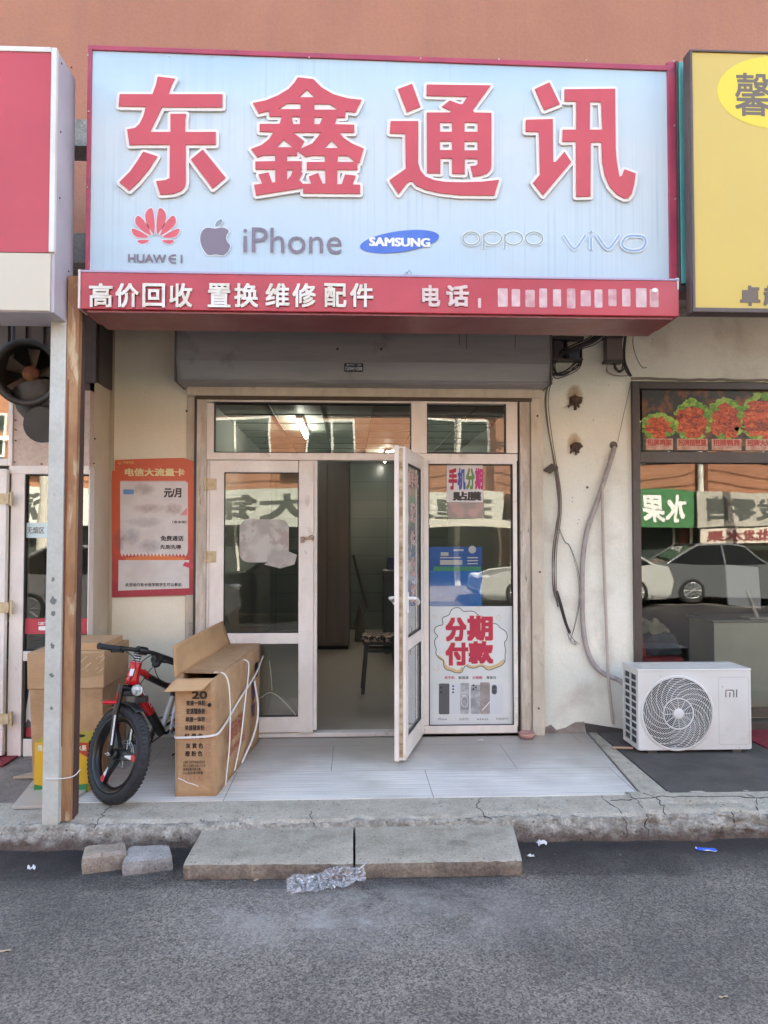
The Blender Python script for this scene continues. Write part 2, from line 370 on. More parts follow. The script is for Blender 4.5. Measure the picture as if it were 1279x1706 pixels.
YE = onz(600, 1364, 0).y           # top edge of the kerb
YT = onz(600, 1331, 0).y           # front edge of the white tiles
CURB = M('rough kerb concrete', '#b8b0a1', .92, col2='#aaa293', vs=7, vd=9, bump=.005, bs=160, col3='#938a7c', s3=11, lo3=.52, hi3=.8)
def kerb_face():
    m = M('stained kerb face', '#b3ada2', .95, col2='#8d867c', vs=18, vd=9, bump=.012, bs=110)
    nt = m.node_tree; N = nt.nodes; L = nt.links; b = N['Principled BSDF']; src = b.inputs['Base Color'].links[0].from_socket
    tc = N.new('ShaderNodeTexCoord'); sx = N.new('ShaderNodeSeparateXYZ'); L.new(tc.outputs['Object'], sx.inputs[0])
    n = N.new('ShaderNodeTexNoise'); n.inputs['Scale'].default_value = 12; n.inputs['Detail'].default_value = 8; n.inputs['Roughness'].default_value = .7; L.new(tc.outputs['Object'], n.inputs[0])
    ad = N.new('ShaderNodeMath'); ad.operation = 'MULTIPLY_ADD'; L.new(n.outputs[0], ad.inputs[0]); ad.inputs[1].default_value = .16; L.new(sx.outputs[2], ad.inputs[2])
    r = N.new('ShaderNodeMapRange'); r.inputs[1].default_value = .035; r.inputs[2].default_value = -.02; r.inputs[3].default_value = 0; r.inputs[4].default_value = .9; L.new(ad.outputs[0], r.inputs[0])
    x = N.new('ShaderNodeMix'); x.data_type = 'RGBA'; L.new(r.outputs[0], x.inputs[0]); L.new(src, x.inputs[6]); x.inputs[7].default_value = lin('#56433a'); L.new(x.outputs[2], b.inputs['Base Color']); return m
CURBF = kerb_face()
def crk(x): return .46 + .09 * hn(x * 1.6, 0, 20) + .05 * hn(x * 9, 0, 2)
def curbP(x, t):
    # profile t: 0 at the tile edge, .5 top edge, 1 at the road
    rough = 1.0 if x < 1.65 else 1.7
    if x < 1.60: ox = 0.0
    else: ox = .012
    if t < .42:
        k = t / .42; y = YT + .02 + (YE + .04 - YT) * k; z = .0 + ox * 1.0 - .004 * k
    elif t < .6:
        k = (t - .42) / .18; y = YE + .04 - .05 * math.sin(k * math.pi / 2); z = ox - .004 - .03 * (1 - math.cos(k * math.pi / 2))
    else:
        k = (t - .6) / .4; y = YE - .01 - .045 * k; z = ox - .034 - .095 * k
    w = min(1, t * 3)
    if x > 1.55: rough = 1.9 + .8 * hn(x * 2, 3, 3)
    y += w * rough * (.022 * hn(x * 3, t * 2, 1) + .012 * hn(x * 12, t * 6, 5) + (.006 * hn(x * 40, t * 25, 9)))
    z += w * rough * (.006 * hn(x * 8, t * 5, 12) + .004 * hn(x * 30, t * 18, 3)) * (1 - max(0, t - .8) * 4)
    if x > 1.5 and .25 < t < .9:
        ch = max(0, hn(x * 4.2, t * 5, 31) - .12); z -= .07 * ch; y += .05 * ch
    if t > .98: z = ZR - .02
    # the broken line along the top
    cr = crk(x)
    if abs(t - cr) < .022: z -= .016
    return (x, y, z)
kb = MB(); NX = 520
kb.sheet(lambda u, v: curbP(-3.4 + 7.4 * u, v), NX, 40, 0)
nx = NX
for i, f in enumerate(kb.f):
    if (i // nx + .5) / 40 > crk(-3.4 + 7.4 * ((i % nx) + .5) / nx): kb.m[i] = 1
kb.box(-30, -3.4, YE, YT + .02, -.12, 0); kb.box(4.0, 30, YE, YT + .02, -.12, 0.01)
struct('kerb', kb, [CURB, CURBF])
g = MB(); random.seed(41)
for x0_, t0_, t1_ in [(-2.6, .0, .6), (-1.35, .1, .55), (-.2, .3, .9), (.75, .05, .5), (1.45, .0, .9), (1.62, .0, .95), (1.72, .05, .5), (2.05, .2, .98), (2.3, .1, .6), (2.62, .3, .98)]:
    pts = []; x = x0_
    for i in range(16):
        t = t0_ + (t1_ - t0_) * i / 15; x += random.uniform(-.018, .018); p = Vector(curbP(x, t)); pts.append(p + Vector((0, -.0005, .0004)))
    g.tube(pts, [.0012 + .002 * random.random() for _ in pts], 4)
x = 1.45
pts = []
for i in range(46): x += .034; pts.append(Vector(curbP(x, .16 + .06 * hn(x * 4, 1, 77) + .03 * hn(x * 17, 1, 7))) + Vector((0, 0, .0004)))
g.tube(pts, .0032, 4)
struct('kerb_cracks', g, M('dark crack', '#3e3833', .95))

def tiles():
    m = M('white streaked tile', '#b9c0c8', .28)
    nt = m.node_tree; N = nt.nodes; L = nt.links; b = N['Principled BSDF']; tc = N.new('ShaderNodeTexCoord')
    mp = N.new('ShaderNodeMapping'); mp.inputs['Scale'].default_value = (1.2, 34, 1); L.new(tc.outputs['Object'], mp.inputs[0])
    n = N.new('ShaderNodeTexNoise'); n.inputs['Scale'].default_value = 1.6; n.inputs['Detail'].default_value = 5; L.new(mp.outputs[0], n.inputs[0])
    n2 = N.new('ShaderNodeTexNoise'); n2.inputs['Scale'].default_value = 1.6; n2.inputs['Detail'].default_value = 7; L.new(tc.outputs['Object'], n2.inputs[0])
    r = N.new('ShaderNodeMapRange'); r.inputs[1].default_value = .42; r.inputs[2].default_value = .62; L.new(n.outputs[0], r.inputs[0])
    x = N.new('ShaderNodeMix'); x.data_type = 'RGBA'; x.inputs[6].default_value = lin('#e3dfd9'); x.inputs[7].default_value = lin('#cac7c2'); L.new(r.outputs[0], x.inputs[0])
    r2 = N.new('ShaderNodeMapRange'); r2.inputs[1].default_value = .45; r2.inputs[2].default_value = .75; r2.inputs[4].default_value = .55; L.new(n2.outputs[0], r2.inputs[0])
    x2 = N.new('ShaderNodeMix'); x2.data_type = 'RGBA'; L.new(x.outputs[2], x2.inputs[6]); x2.inputs[7].default_value = lin('#97918a'); L.new(r2.outputs[0], x2.inputs[0])
    # dusty strip along the shop wall
    sx = N.new('ShaderNodeSeparateXYZ'); L.new(tc.outputs['Object'], sx.inputs[0])
    ad = N.new('ShaderNodeMath'); ad.operation = 'MULTIPLY_ADD'; L.new(n2.outputs[0], ad.inputs[0]); ad.inputs[1].default_value = 1.2; L.new(sx.outputs[1], ad.inputs[2])
    r3 = N.new('ShaderNodeMapRange'); r3.inputs[1].default_value = -.5; r3.inputs[2].default_value = .2; r3.inputs[4].default_value = .85; L.new(ad.outputs[0], r3.inputs[0])
    x3 = N.new('ShaderNodeMix'); x3.data_type = 'RGBA'; L.new(x2.outputs[2], x3.inputs[6]); x3.inputs[7].default_value = lin('#a89f94'); L.new(r3.outputs[0], x3.inputs[0])
    mp2 = N.new('ShaderNodeMapping'); mp2.inputs['Location'].default_value = (.12, 1.49, 0); L.new(tc.outputs['Object'], mp2.inputs[0])
    bk = N.new('ShaderNodeTexBrick'); bk.inputs['Scale'].default_value = 1; bk.inputs['Brick Width'].default_value = 1.2; bk.inputs['Row Height'].default_value = .6; bk.inputs['Mortar Size'].default_value = .0022
    bk.inputs['Mortar Smooth'].default_value = 0; bk.offset = .5; L.new(mp2.outputs[0], bk.inputs[0])
    x4 = N.new('ShaderNodeMix'); x4.data_type = 'RGBA'; L.new(bk.outputs['Fac'], x4.inputs[0]); L.new(x3.outputs[2], x4.inputs[6]); x4.inputs[7].default_value = lin('#6f706f')
    L.new(x4.outputs[2], b.inputs['Base Color'])
    r5 = N.new('ShaderNodeMapRange'); r5.inputs[3].default_value = .22; r5.inputs[4].default_value = .55; L.new(n2.outputs[0], r5.inputs[0]); L.new(r5.outputs[0], b.inputs['Roughness'])
    return m
TILE = tiles()
pv = MB(); pv.box(-30, 30, YT + .02, 9, -.12, -.004)
struct('pavement', pv, M('grey pavement', '#8f867e', .9, col2='#7d746c', vs=5, bump=.006, bs=50, col3='#6c625b', s3=2))
xr0, xr1 = onz(1062, 1322, 0).x, onz(985, 1232, 0).x; xl = onz(113, 1340, 0).x
tl = MB(); tl.slab([(xl, YT, -.003), (xr0, YT, -.003), (xr1 + .02, -.02, -.003), (-1.80, -.02, -.003), (-1.80, -.5, -.003), (xl, -1.1, -.003)], .007)
struct('floor_tiles', tl, TILE)
# concrete edging and grey mat floor on the right
ed = MB(); ed.slab([(xr0 + .012, YT - .03, -.002), (xr0 + .17, YT - .04, -.002), (xr1 + .09, -.02, -.002), (xr1 + .032, -.02, -.002)], .012)
struct('concrete_edging', ed, CURB)
DMAT = M('dark grey floor sheet', '#57514e', .8, col2='#4b4643', vs=4, bump=.001, bs=80, rvar=.1)
dm = MB(); dm.slab([(xr0 + .18, YT - .005, .004), (4.5, YT - .005, .004), (4.5, -.03, .004), (xr1 + .10, -.03, .004)], .008)
struct('floor_sheet', dm, DMAT)
# red mats
REDM = M('red door mat', '#8e2f38', .95, col2='#7c2831', vs=30, bump=.003, bs=300)
a = onz(1203, 1213, .012); b_ = onz(1279, 1262, .012)
rm = MB().slab([(a.x, a.y, .013), (a.x + .05, b_.y - .1, .013), (a.x + 1.3, b_.y - .1, .013), (a.x + 1.3, a.y, .013)], .008)
single('door_mat', 'dark red door mat in front of the right-hand shop window, beside the air conditioner', 'mat', rm, REDM, (a.x + .6, a.y - .3, .013))
p1_, p2_, p3_ = onz(0, 1252, 0), onz(44, 1252, 0), onz(0, 1277, 0)
rm = MB().slab([(p3_.x - .5, p3_.y - .15, .001), (p3_.x + .02, p3_.y, .001), (p2_.x, p2_.y, .001), (p2_.x - 1.0, p2_.y, .001)], .008)
single('door_mat', 'dark red door mat at the foot of the left neighbouring shop door', 'mat', rm, REDM, (p3_.x, p3_.y, 0))

# ------------------------------------------------------------------ our building
XA = PX(184, 0); XB = PX(309, 0); XF = PX(1054, 0); XLs = -1.815; YL = -.46
ZC = 3.23
B = Thing('shop_building', 'salmon orange rendered building above the row of three shops', 'building', (0, 0, 0))
B.part('upper_wall', MB().box(-20, 20, 0, 9, 3.42, 10.8), ORANGE)
g = MB(); g.box(-20, 20, -1.0, 0, ZC, 3.42)
B.part('canopy_slab', g, CONC)
zb0, zb1 = PZ(243, -1.0, 130), PZ(199, -1.0, 130)
B.part('concrete_beam', MB().box(-20, 20, -1.0, -.8, zb0, zb1), CONC)
B.part('cream_wall_panel', MB().box(XA, XB, 0, .2, 0, ZC), CREAM)
B.part('panel_edge_strip', MB().box(XA - .012, XA + .012, -.012, .02, 0, ZC), M('aluminium strip', '#b8a98f', .5), bevel=.002)
B.part('return_wall', MB().box(XLs - .02, XLs, YL + .101, .0, 0, ZC - .62).box(XLs, XA - .012, -.006, .1, 0, ZC), M('beige side panel', '#cabda8', .6, col2='#bfb19b', vs=2))
zt = PZ(636, 0, 1150)
B.part('plaster_wall', MB().box(PX(905, 0), XF, 0, .2, 0, zt).box(PX(905, 0), 20, 0, .2, zt, ZC), PLASTER)
B.part('side_wall', MB().box(4.3, 20, 0, .2, 0, zt).box(-20, -4.2, -.3, .2, 0, ZC), PLASTER)
B.part('back_wall', MB().box(-20, 20, 8.0, 8.2, 0, ZC), PLASTER)
B.part('door_head', MB().box(XB, PX(905, 0), 0.0, .2, PZ(664, 0), ZC), PLASTER)
# dark beam above the side panel
g = MB(); x0, x1, z0, z1 = rect(128, 548, 184, 638, -.30); g.box(XLs - .25, XA, -.32, -.02, z0, ZC)
B.part('dark_soffit_box', g, M('dark soffit sheet', '#4f4744', .6, col2='#443c3a', vs=2))
# broken tile skirting on the right
g = MB(); z0 = .005
g.poly(wallf(-.012), [(PX(974, 0), z0), (PX(1036, 0), z0), (PX(1034, 0), PZ(1214, 0, 1034)), (PX(972, 0), PZ(1204, 0, 974))], n0=0, th=.01)
B.part('dark_skirting_tile', g, M('dark skirting', '#4c4643', .6, bump=.001, bs=60))
g = MB(); g.poly(wallf(-.008), [(PX(905, 0), 0), (PX(972, 0), 0), (PX(971, 0), PZ(1202, 0, 970)), (PX(956, 0), PZ(1203, 0, 955)), (PX(940, 0), PZ(1212, 0, 940)), (PX(925, 0), PZ(1216, 0, 925)), (PX(916, 0), PZ(1207, 0, 916)), (PX(905, 0), PZ(1212, 0, 905))], th=.007)
B.part('chipped_plaster_patch', g, M('bare mortar', '#9f9289', .95, col2='#85776e', vs=12, bump=.008, bs=60))

# interior of the phone shop
INW = M('white wall tile', '#9aa39d', .22, col2='#8e9792', vs=3)
RM = Thing('shop_interior', 'dim interior of the phone shop behind the open glass door', 'room', (0, 3, 0))
x0i, x1i = XB - .05, PX(905, 0) + .1
RM.part('room_floor', MB().box(x0i, x1i, .1, 8, -.003, .012), M('grey beige floor tile', '#a0968c', .35))
cl = MB().box(x0i, x1i, .2, 8, 2.76, 2.8)
RM.part('suspended_ceiling', cl, M('pale ceiling panels', '#a5aaa2', .5))
g = MB()
for i in range(1, 12): g.box(x0i, x1i, .2 + i * .6, .212 + i * .6, 2.75, 2.762)
for i in range(1, 7): g.box(x0i + i * .5, x0i + i * .5 + .014, .2, 8, 2.748, 2.7605)
RM.part('ceiling_grid', g, M('ceiling grid metal', '#4c504b', .5))
RM.part('side_wall', MB().box(x0i - .1, x0i, .2, 8, 0, ZC).box(x1i, x1i + .1, .2, 8, 0, ZC), M('grey interior paint', '#73736d', .7))
def tiled():
    m = M('glazed back wall', '#69716c', .18); nt = m.node_tree; N = nt.nodes; L = nt.links
    tc = N.new('ShaderNodeTexCoord'); mp = N.new('ShaderNodeMapping'); mp.inputs['Rotation'].default_value = (R(90), 0, 0); L.new(tc.outputs['Object'], mp.inputs[0])
    bk = N.new('ShaderNodeTexBrick'); bk.inputs['Scale'].default_value = 1; bk.inputs['Brick Width'].default_value = .6; bk.inputs['Row Height'].default_value = .3; bk.inputs['Mortar Size'].default_value = .006
    bk.inputs['Color1'].default_value = lin('#69716c'); bk.inputs['Color2'].default_value = lin('#646c67'); bk.inputs['Mortar'].default_value = lin('#565d59'); bk.offset = 0
    L.new(mp.outputs[0], bk.inputs[0]); L.new(bk.outputs[0], N['Principled BSDF'].inputs['Base Color']); return m
RM.part('tiled_back_wall', MB().box(x0i, x1i, 6.6, 6.7, 0, ZC), tiled())
# cabinet
def on(px, py, y): return at(px, py, y)
yc = 4.4
cx0, cx1 = PX(505, yc), PX(583, yc)
g = Thing('tall_cabinet', 'tall dark brown cabinet inside the shop, left of the back wall', 'cabinet', ((cx0 + cx1) / 2, yc + .3, 0))
g.part('carcass', MB().box(cx0, cx1, yc, yc + .6, .06, 2.55), M('dark brown laminate', '#5a504b', .4), bevel=.004)
g.part('plinth', MB().box(cx0 + .02, cx1 - .02, yc + .02, yc + .58, .012, .06), BLACKM)
xm = PX(545, yc)
g.part('door', MB().box(cx0 + .01, xm - .004, yc - .018, yc - .001, .09, 2.52), M('brown laminate door', '#5d524d', .35, col2='#544a46', vs=2, stretch=(6, 6, .5)), bevel=.003)
g.part('door', MB().box(xm + .004, cx1 - .01, yc - .018, yc - .001, .09, 2.52), MATS['brown laminate door'], bevel=.003)
# tube lamps
TUBE = M('lit tube', (1, .98, .92), .5, emit=9)
def tube_lamp(x, y0, y1, z, lab):
    t = Thing('tube_lamp', lab, 'lamp', (x, (y0 + y1) / 2, 2.75), 'ceiling tube lamps')
    t.part('housing', MB().box(x - .03, x + .03, y0, y1, z + .035, 2.75), WHITEM)
    t.part('tube', MB().tube([(x, y0 + .02, z), (x, y1 - .02, z)], .018, 12), TUBE)
p = at(503, 725, 2.6)
tube_lamp(PX(507, 2.9, 725), 2.0, 3.25, 2.68, 'lit white tube lamp on the ceiling, seen through the pane above the left door')
tube_lamp(PX(641, 6.0, 780), 4.9, 6.1, 2.68, 'lit white tube lamp deep inside the shop, seen through the open door')
# stool
sx, sy = PX(633, 1.6, 1060), 1.62
sp = M('patterned stool cover', '#2a2726', .8, col2='#c9b09c', vs=30, vd=2, lo=.48, hi=.53, col3='#7a3a38', s3=30, lo3=.6, hi3=.63)
st = Thing('stool', 'black square stool with a floral patterned seat pad just inside the doorway', 'stool', (sx, sy, .012))
g = MB().box(sx - .17, sx + .17, sy - .15, sy + .15, .5, .56); st.part('seat_pad', g, sp, bevel=.02, seg=3)
st.part('seat_board', MB().box(sx - .165, sx + .165, sy - .145, sy + .145, .475, .5), BLACK)
for ax in (-1, 1):
    for ay in (-1, 1):
        st.part('leg', MB().hexa([(sx + ax * .17 - .016, sy + ay * .15 - .014, .012), (sx + ax * .17 + .016, sy + ay * .15 - .014, .012), (sx + ax * .17 + .016, sy + ay * .15 + .014, .012), (sx + ax * .17 - .016, sy + ay * .15 + .014, .012)],
                           [(sx + ax * .13 - .018, sy + ay * .11 - .018, .476), (sx + ax * .13 + .018, sy + ay * .11 - .018, .476), (sx + ax * .13 + .018, sy + ay * .11 + .018, .476), (sx + ax * .13 - .018, sy + ay * .11 + .018, .476)]), BLACK)
for y_ in (sy - .13, sy + .11): st.part('stretcher', MB().box(sx - .14, sx + .14, y_, y_ + .02, .40, .43), BLACK)
# mop against the back
g = MB().tube([on(590, 930, 5.2), on(609, 1000, 4.9), on(612, 1030, 4.8)], .02, 8)
t = Thing('mop', 'mop leaning beside the dark cabinet at the back of the shop', 'mop', (PX(600, 5), 5, .012))
t.part('handle', MB().tube([at(589, 925, 5.6), at(611, 1012, 5.2)], .018, 8), M('mop pole', '#3c332c', .6))
q = at(600, 1010, 5.2); t.part('mop_head', MB().lathe((q.x, q.y, .02), (0, 0, 1), [(.01, .5), (.04, .42), (.07, .2), (.08, 0)], 14), M('mop strings', '#8e8a80', .9, bump=.02, bs=40, bstretch=(4, 4, .3)))
# counter with small goods behind the door
g = MB().box(PX(640, 4.0), PX(720, 4.0), 4.0, 4.5, .012, 1.05)
t = Thing('display_counter', 'dark display counter with goods at the back of the shop', 'counter', (PX(690, 4.2), 4.2, .012))
t.part('body', g, M('dark counter laminate', '#3d4147', .35), bevel=.006)
t.part('worktop', MB().box(PX(637, 4.0), PX(723, 4.0), 3.97, 4.53, 1.05, 1.08), M('counter top', '#6c6f72', .2), bevel=.004)
random.seed(3)
for k, (cc, w_, h_) in enumerate([('#3a3f66', .10, .16), ('#7b6a55', .13, .12), ('#2d3338', .12, .2), ('#5a4a48', .09, .14)]):
    x = PX(645 + 14 * k, 4.2); single('goods_box', ['navy blue', 'tan', 'charcoal', 'dull maroon'][k] + ' small box standing on the dark counter inside the shop', 'box', MB().box(x, x + w_, 4.15, 4.3, 1.08, 1.08 + h_), M('goods %d' % k, cc, .5), (x, 4.2, 1.08), 'boxes on the display counter', bevel=.004)
# posters standing behind the right-hand pane
BLUE = M('blue poster print', '#1f7ade', .5, col2='#1c86e6', vs=3, vd=3, col3='#4aa0d8', s3=7, lo3=.58, hi3=.66)
BLUE2 = M('deep blue poster print', '#2462bc', .5, col2='#2c72cc', vs=4)
PW = M('white print', '#e4e4e2', .6); GREENP = M('green print', '#4fae7f', .5)
t = Thing('blue_poster', 'blue printed poster board standing behind the right-hand glass pane', 'poster', (PX(757, .12), .12, .2))
zlo = PZ(1040, .12)
xx0, xx1, zz0, zz1 = rect(716, 911, 803, 1040, .12)
t.part('board', MB().box(xx0, xx1, .115, .125, zz0, zz1), BLUE2)
a0, a1, c0, c1 = rect(716, 951, 801, 1040, .112)
t.part('lower_sheet', MB().box(a0, a1, .105, .113, c0, c1), BLUE)
g = MB(); a0, a1, c0, c1 = rect(722, 944, 801, 951, .103); g.box(a0, a1, .1035, .106, c0, c1); t.part('green_band', g, GREENP)
g = MB(); f = wallf(.1145)
e = rect(780, 909, 793, 922, .114); g.poly(f, ell((e[0] + e[1]) / 2, (e[2] + e[3]) / 2, .03, .03), n0=.001)
for (a_, b2, c_, d_) in [(755, 915, 772, 918), (734, 920, 747, 926), (733, 928, 768, 930), (733, 933, 770, 941)]:
    e = rect(a_, b2, c_, d_, .114); g.poly(f, [(e[0], e[2]), (e[1], e[2]), (e[1], e[3]), (e[0], e[3])], n0=.001)
for k in range(3):
    e = rect(778, 928 + 5 * k, 796, 930 + 5 * k, .114); g.poly(f, [(e[0], e[2]), (e[1], e[2]), (e[1], e[3]), (e[0], e[3])], n0=.001)
t.part('printed_lines', g, PW)

# ------------------------------------------------------------------ the phone shop front
ZS = PZ(1222, -.03)                # threshold
SF = Thing('storefront', 'white upvc door and window set of the phone shop, its right door standing open', 'storefront', (PX(600, 0), 0, 0))
FY0, FY1 = -.05, .05
def framebox(g, a, b, c, d, Y0=FY0, Y1=FY1, Yr=None):
    e = rect(a, b, c, d, Y0 if Yr is None else Yr); g.box(e[0], e[1], Y0, Y1, e[2], e[3]); return e
FR = MB()
framebox(FR, 343, 663, 862, 671)              # head
framebox(FR, 343, 755, 862, 767)              # transom rail
framebox(FR, 343, 671, 356, 755); framebox(FR, 685, 671, 711, 755); framebox(FR, 843, 671, 862, 755)
framebox(FR, 343, 767, 348, 1224, -.045); framebox(FR, 702, 767, 714, 1209); framebox(FR, 855, 767, 862, 1209); framebox(FR, 714, 767, 855, 773); framebox(FR, 702, 1209, 862, 1222)
framebox(FR, 522, 767, 528, 1216, -.046)
framebox(FR, 348, 1221, 702, 1229, -.045)
SF.part('window_frame', FR, PVC, bevel=.004)
g = MB()
for q in [(356, 671, 685, 755), (711, 671, 843, 755), (714, 773, 855, 1209)]:
    e = rect(*q, -.035); w = .006
    g.box(e[0], e[0] + w, -.042, .03, e[2], e[3]); g.box(e[1] - w, e[1], -.042, .03, e[2], e[3]); g.box(e[0] + w, e[1] - w, -.0415, .03, e[2], e[2] + w); g.box(e[0] + w, e[1] - w, -.0415, .03, e[3] - w, e[3])
SF.part('glazing_seal', g, SEAL)
for q in [(356, 671, 685, 755), (711, 671, 843, 755), (714, 773, 855, 1209)]:
    e = rect(*q, -.03); SF.part('glass_pane', MB().box(e[0], e[1], -.012, -.006, e[2], e[3]), GLASS)
# sill of tiles
e = rect(343, 1228, 885, 1236, -.06)
SF.part('threshold', MB().box(e[0], PX(868, -.07), -.075, .1, .004, PZ(1229, -.05)), M('grey threshold', '#9c948b', .6, col2='#867d74', vs=6, bump=.002, bs=30), bevel=.004)
# left leaf, closed
LD = SF.part('door', (lambda g: (framebox(g, 348, 767, 372, 1221, -.062, .0), framebox(g, 497, 767, 522, 1221, -.062, .0), framebox(g, 372, 767, 497, 787, -.062, .0), framebox(g, 372, 1055, 497, 1073, -.062, .0), framebox(g, 372, 1195, 497, 1221, -.062, .0), g)[-1])(MB()), PVC, label='closed left door leaf', bevel=.004)
g = MB()
for q in [(372, 787, 497, 1055), (372, 1073, 497, 1195)]:
    e = rect(*q, -.05); w = .006
    g.box(e[0], e[0] + w, -.055, -.01, e[2], e[3]); g.box(e[1] - w, e[1], -.055, -.01, e[2], e[3]); g.box(e[0] + w, e[1] - w, -.0545, -.01, e[2], e[2] + w); g.box(e[0] + w, e[1] - w, -.0545, -.01, e[3] - w, e[3])
    SF.part('glass_pane', MB().box(e[0], e[1], -.032, -.026, e[2], e[3]), GLASS, LD)
SF.part('glazing_seal', g, SEAL, LD)
HB = M('yellowed hinge plate', '#cdb892', .5, col2='#b9a27c', vs=20)
for py in (806, 927):
    e = rect(344, py - 9, 360, py + 10, -.07); g = MB().box(e[0], e[1], -.068, -.0625, e[2], e[3])
    g.cyl((e[0] - .008, -.072, e[2]), (e[0] - .008, -.072, e[3]), .009, 10)
    SF.part('hinge', g, HB, LD, bevel=.001)
# hasp with padlock
g = MB(); e = rect(504, 894, 521, 901, -.07); g.box(e[0], e[1], -.072, -.063, e[2] + .008, e[3] - .004); g.box(e[0] - .015, e[0] + .012, -.088, -.065, e[2] - .01, e[3]); g.tube(smooth_path([(e[1] - .03, -.072, e[3]), (e[1] - .01, -.09, e[3] + .01), (e[1] + .01, -.085, e[3]), (e[1], -.075, e[2])]), .004, 8)
SF.part('hasp', g, M('dull latch metal', '#8d7d70', .45, metal=.6), LD, bevel=.001)
# torn round sticker on the left leaf glass
def sticker():
    m = M('faded round sticker', '#b9b3aa', .6, col2='#a39c94', vs=9, vd=1, col3='#a3958c', s3=7, lo3=.55, hi3=.6); return m
e = rect(400, 865, 482, 938, -.036); cxs, czs = (e[0] + e[1]) / 2, (e[2] + e[3]) / 2
pts = rrect(cxs - .19, czs - .16, cxs + .18, czs + .165, .07)
g = MB().poly(wallf(-.0335), pts, n0=0, th=.001)
e2 = rect(440, 918, 497, 947, -.036); g.poly(wallf(-.0335), [(e2[0], e2[2] + .03), (e2[0] + .12, e2[2]), (e2[1] - .03, e2[2] + .03), (e2[1] - .01, e2[3] - .03), (e2[1] - .08, e2[3])], n0=-.0012, th=.0008)
SF.part('faded_sticker', g, sticker(), LD, label='faded grey white sticker on the closed door glass')
# open leaf
P0 = Vector((PX(700, -.06, 1225), -.06)); P1b = onz(668, 1268, .025); P1 = Vector((P1b.x, P1b.y)); d2 = (P1 - P0); LW = d2.length; d2.normalize(); n2 = Vector((-d2.y, d2.x))
if n2.x < 0: n2 = -n2
zt2 = PZ(744, P1.y, 668)
def leaf(u, n, z): return Vector((P0.x + d2.x * u + n2.x * n, P0.y + d2.y * u + n2.y * n, z))
def lbox(g, u0, u1, n0, n1, z0, z1, m=0):
    return g.hexa([leaf(u0, n0, z0), leaf(u1, n0, z0), leaf(u1, n1, z0), leaf(u0, n1, z0)], [leaf(u0, n0, z1), leaf(u1, n0, z1), leaf(u1, n1, z1), leaf(u0, n1, z1)], m)
g = MB(); zb = .03; zm0, zm1 = PZ(1078, -.5, 690), PZ(1058, -.5, 690); st_ = .10
lbox(g, 0, st_, -.03, .03, zb, zt2); lbox(g, LW - st_, LW, -.03, .03, zb, zt2); lbox(g, st_, LW - st_, -.03, .03, zb, zb + .13); lbox(g, st_, LW - st_, -.03, .03, zt2 - .1, zt2); lbox(g, st_, LW - st_, -.03, .03, zm0, zm1)
lbox(g, LW, LW + .012, -.044, -.012, zb - .005, zt2 + .01); lbox(g, LW - .03, LW, -.046, -.031, zb - .005, zt2 + .01)
OD = SF.part('door', g, PVC, label='open right door leaf swung outwards', bevel=.004)
g = MB(); lbox(g, LW + .001, LW + .006, -.010, .012, zb + .02, zt2 - .01)
SF.part('lock_strip', g, M('yellowed lock strip', '#8c7350', .5, metal=.3, col2='#bfae90', vs=8, stretch=(1, 1, 2)), OD)
for (z0_, z1_) in ((zb + .13, zm0), (zm1, zt2 - .1)):
    g = MB(); lbox(g, st_, LW - st_, .004, .010, z0_, z1_); SF.part('glass_pane', g, GLASS2, OD)
    g = MB(); w = .007
    lbox(g, st_, st_ + w, -.022, .024, z0_, z1_); lbox(g, LW - st_ - w, LW - st_, -.022, .024, z0_, z1_); lbox(g, st_ + w, LW - st_ - w, -.022, .024, z0_, z0_ + w); lbox(g, st_ + w, LW - st_ - w, -.022, .024, z1_ - w, z1_)
    SF.part('glazing_seal', g, SEAL, OD)
# faded red lettering strips on the open leaf
fr = frame(leaf(LW - st_, .0112, 0), U=(-d2.x, -d2.y, 0), V=(0, 0, 1))
g = MB(); ux = (LW - 2 * st_)
text(g, '修手机', fr, ux * .06, ux * .94, 1.86, 1.96, n0=0, bold=.03)
SF.part('door_lettering', g, M('faded red film', '#cfaba4', .6), OD)
for k, ch in enumerate('配件批发'): g = MB(); text(g, ch, fr, ux * .33, ux * .67, 1.60 - k * .19, 1.74 - k * .19, n0=0, bold=.03); SF.part('door_lettering', g, MATS['faded red film'], OD)
# handles on both faces
for sgn, nm in ((1, 1), (-1, -1)):
    g = MB(); n_ = .03 * sgn; uc = LW - .05; zc = PZ(1001, -.7, 670)
    lbox(g, uc - .014, uc + .014, min(n_, n_ + .012 * sgn), max(n_, n_ + .012 * sgn), zc - .08, zc + .06)
    g.tube(smooth_path([leaf(uc, n_, zc + .02), leaf(uc, n_ + .05 * sgn, zc + .02), leaf(uc - .02, n_ + .062 * sgn, zc + .015), leaf(uc - .12, n_ + .062 * sgn, zc - .01), leaf(uc - .125, n_ + .05 * sgn, zc - .03)], 2), .011, 10)
    SF.part('handle', g, M('white handle enamel', '#e2e0dc', .3), OD, bevel=.002)
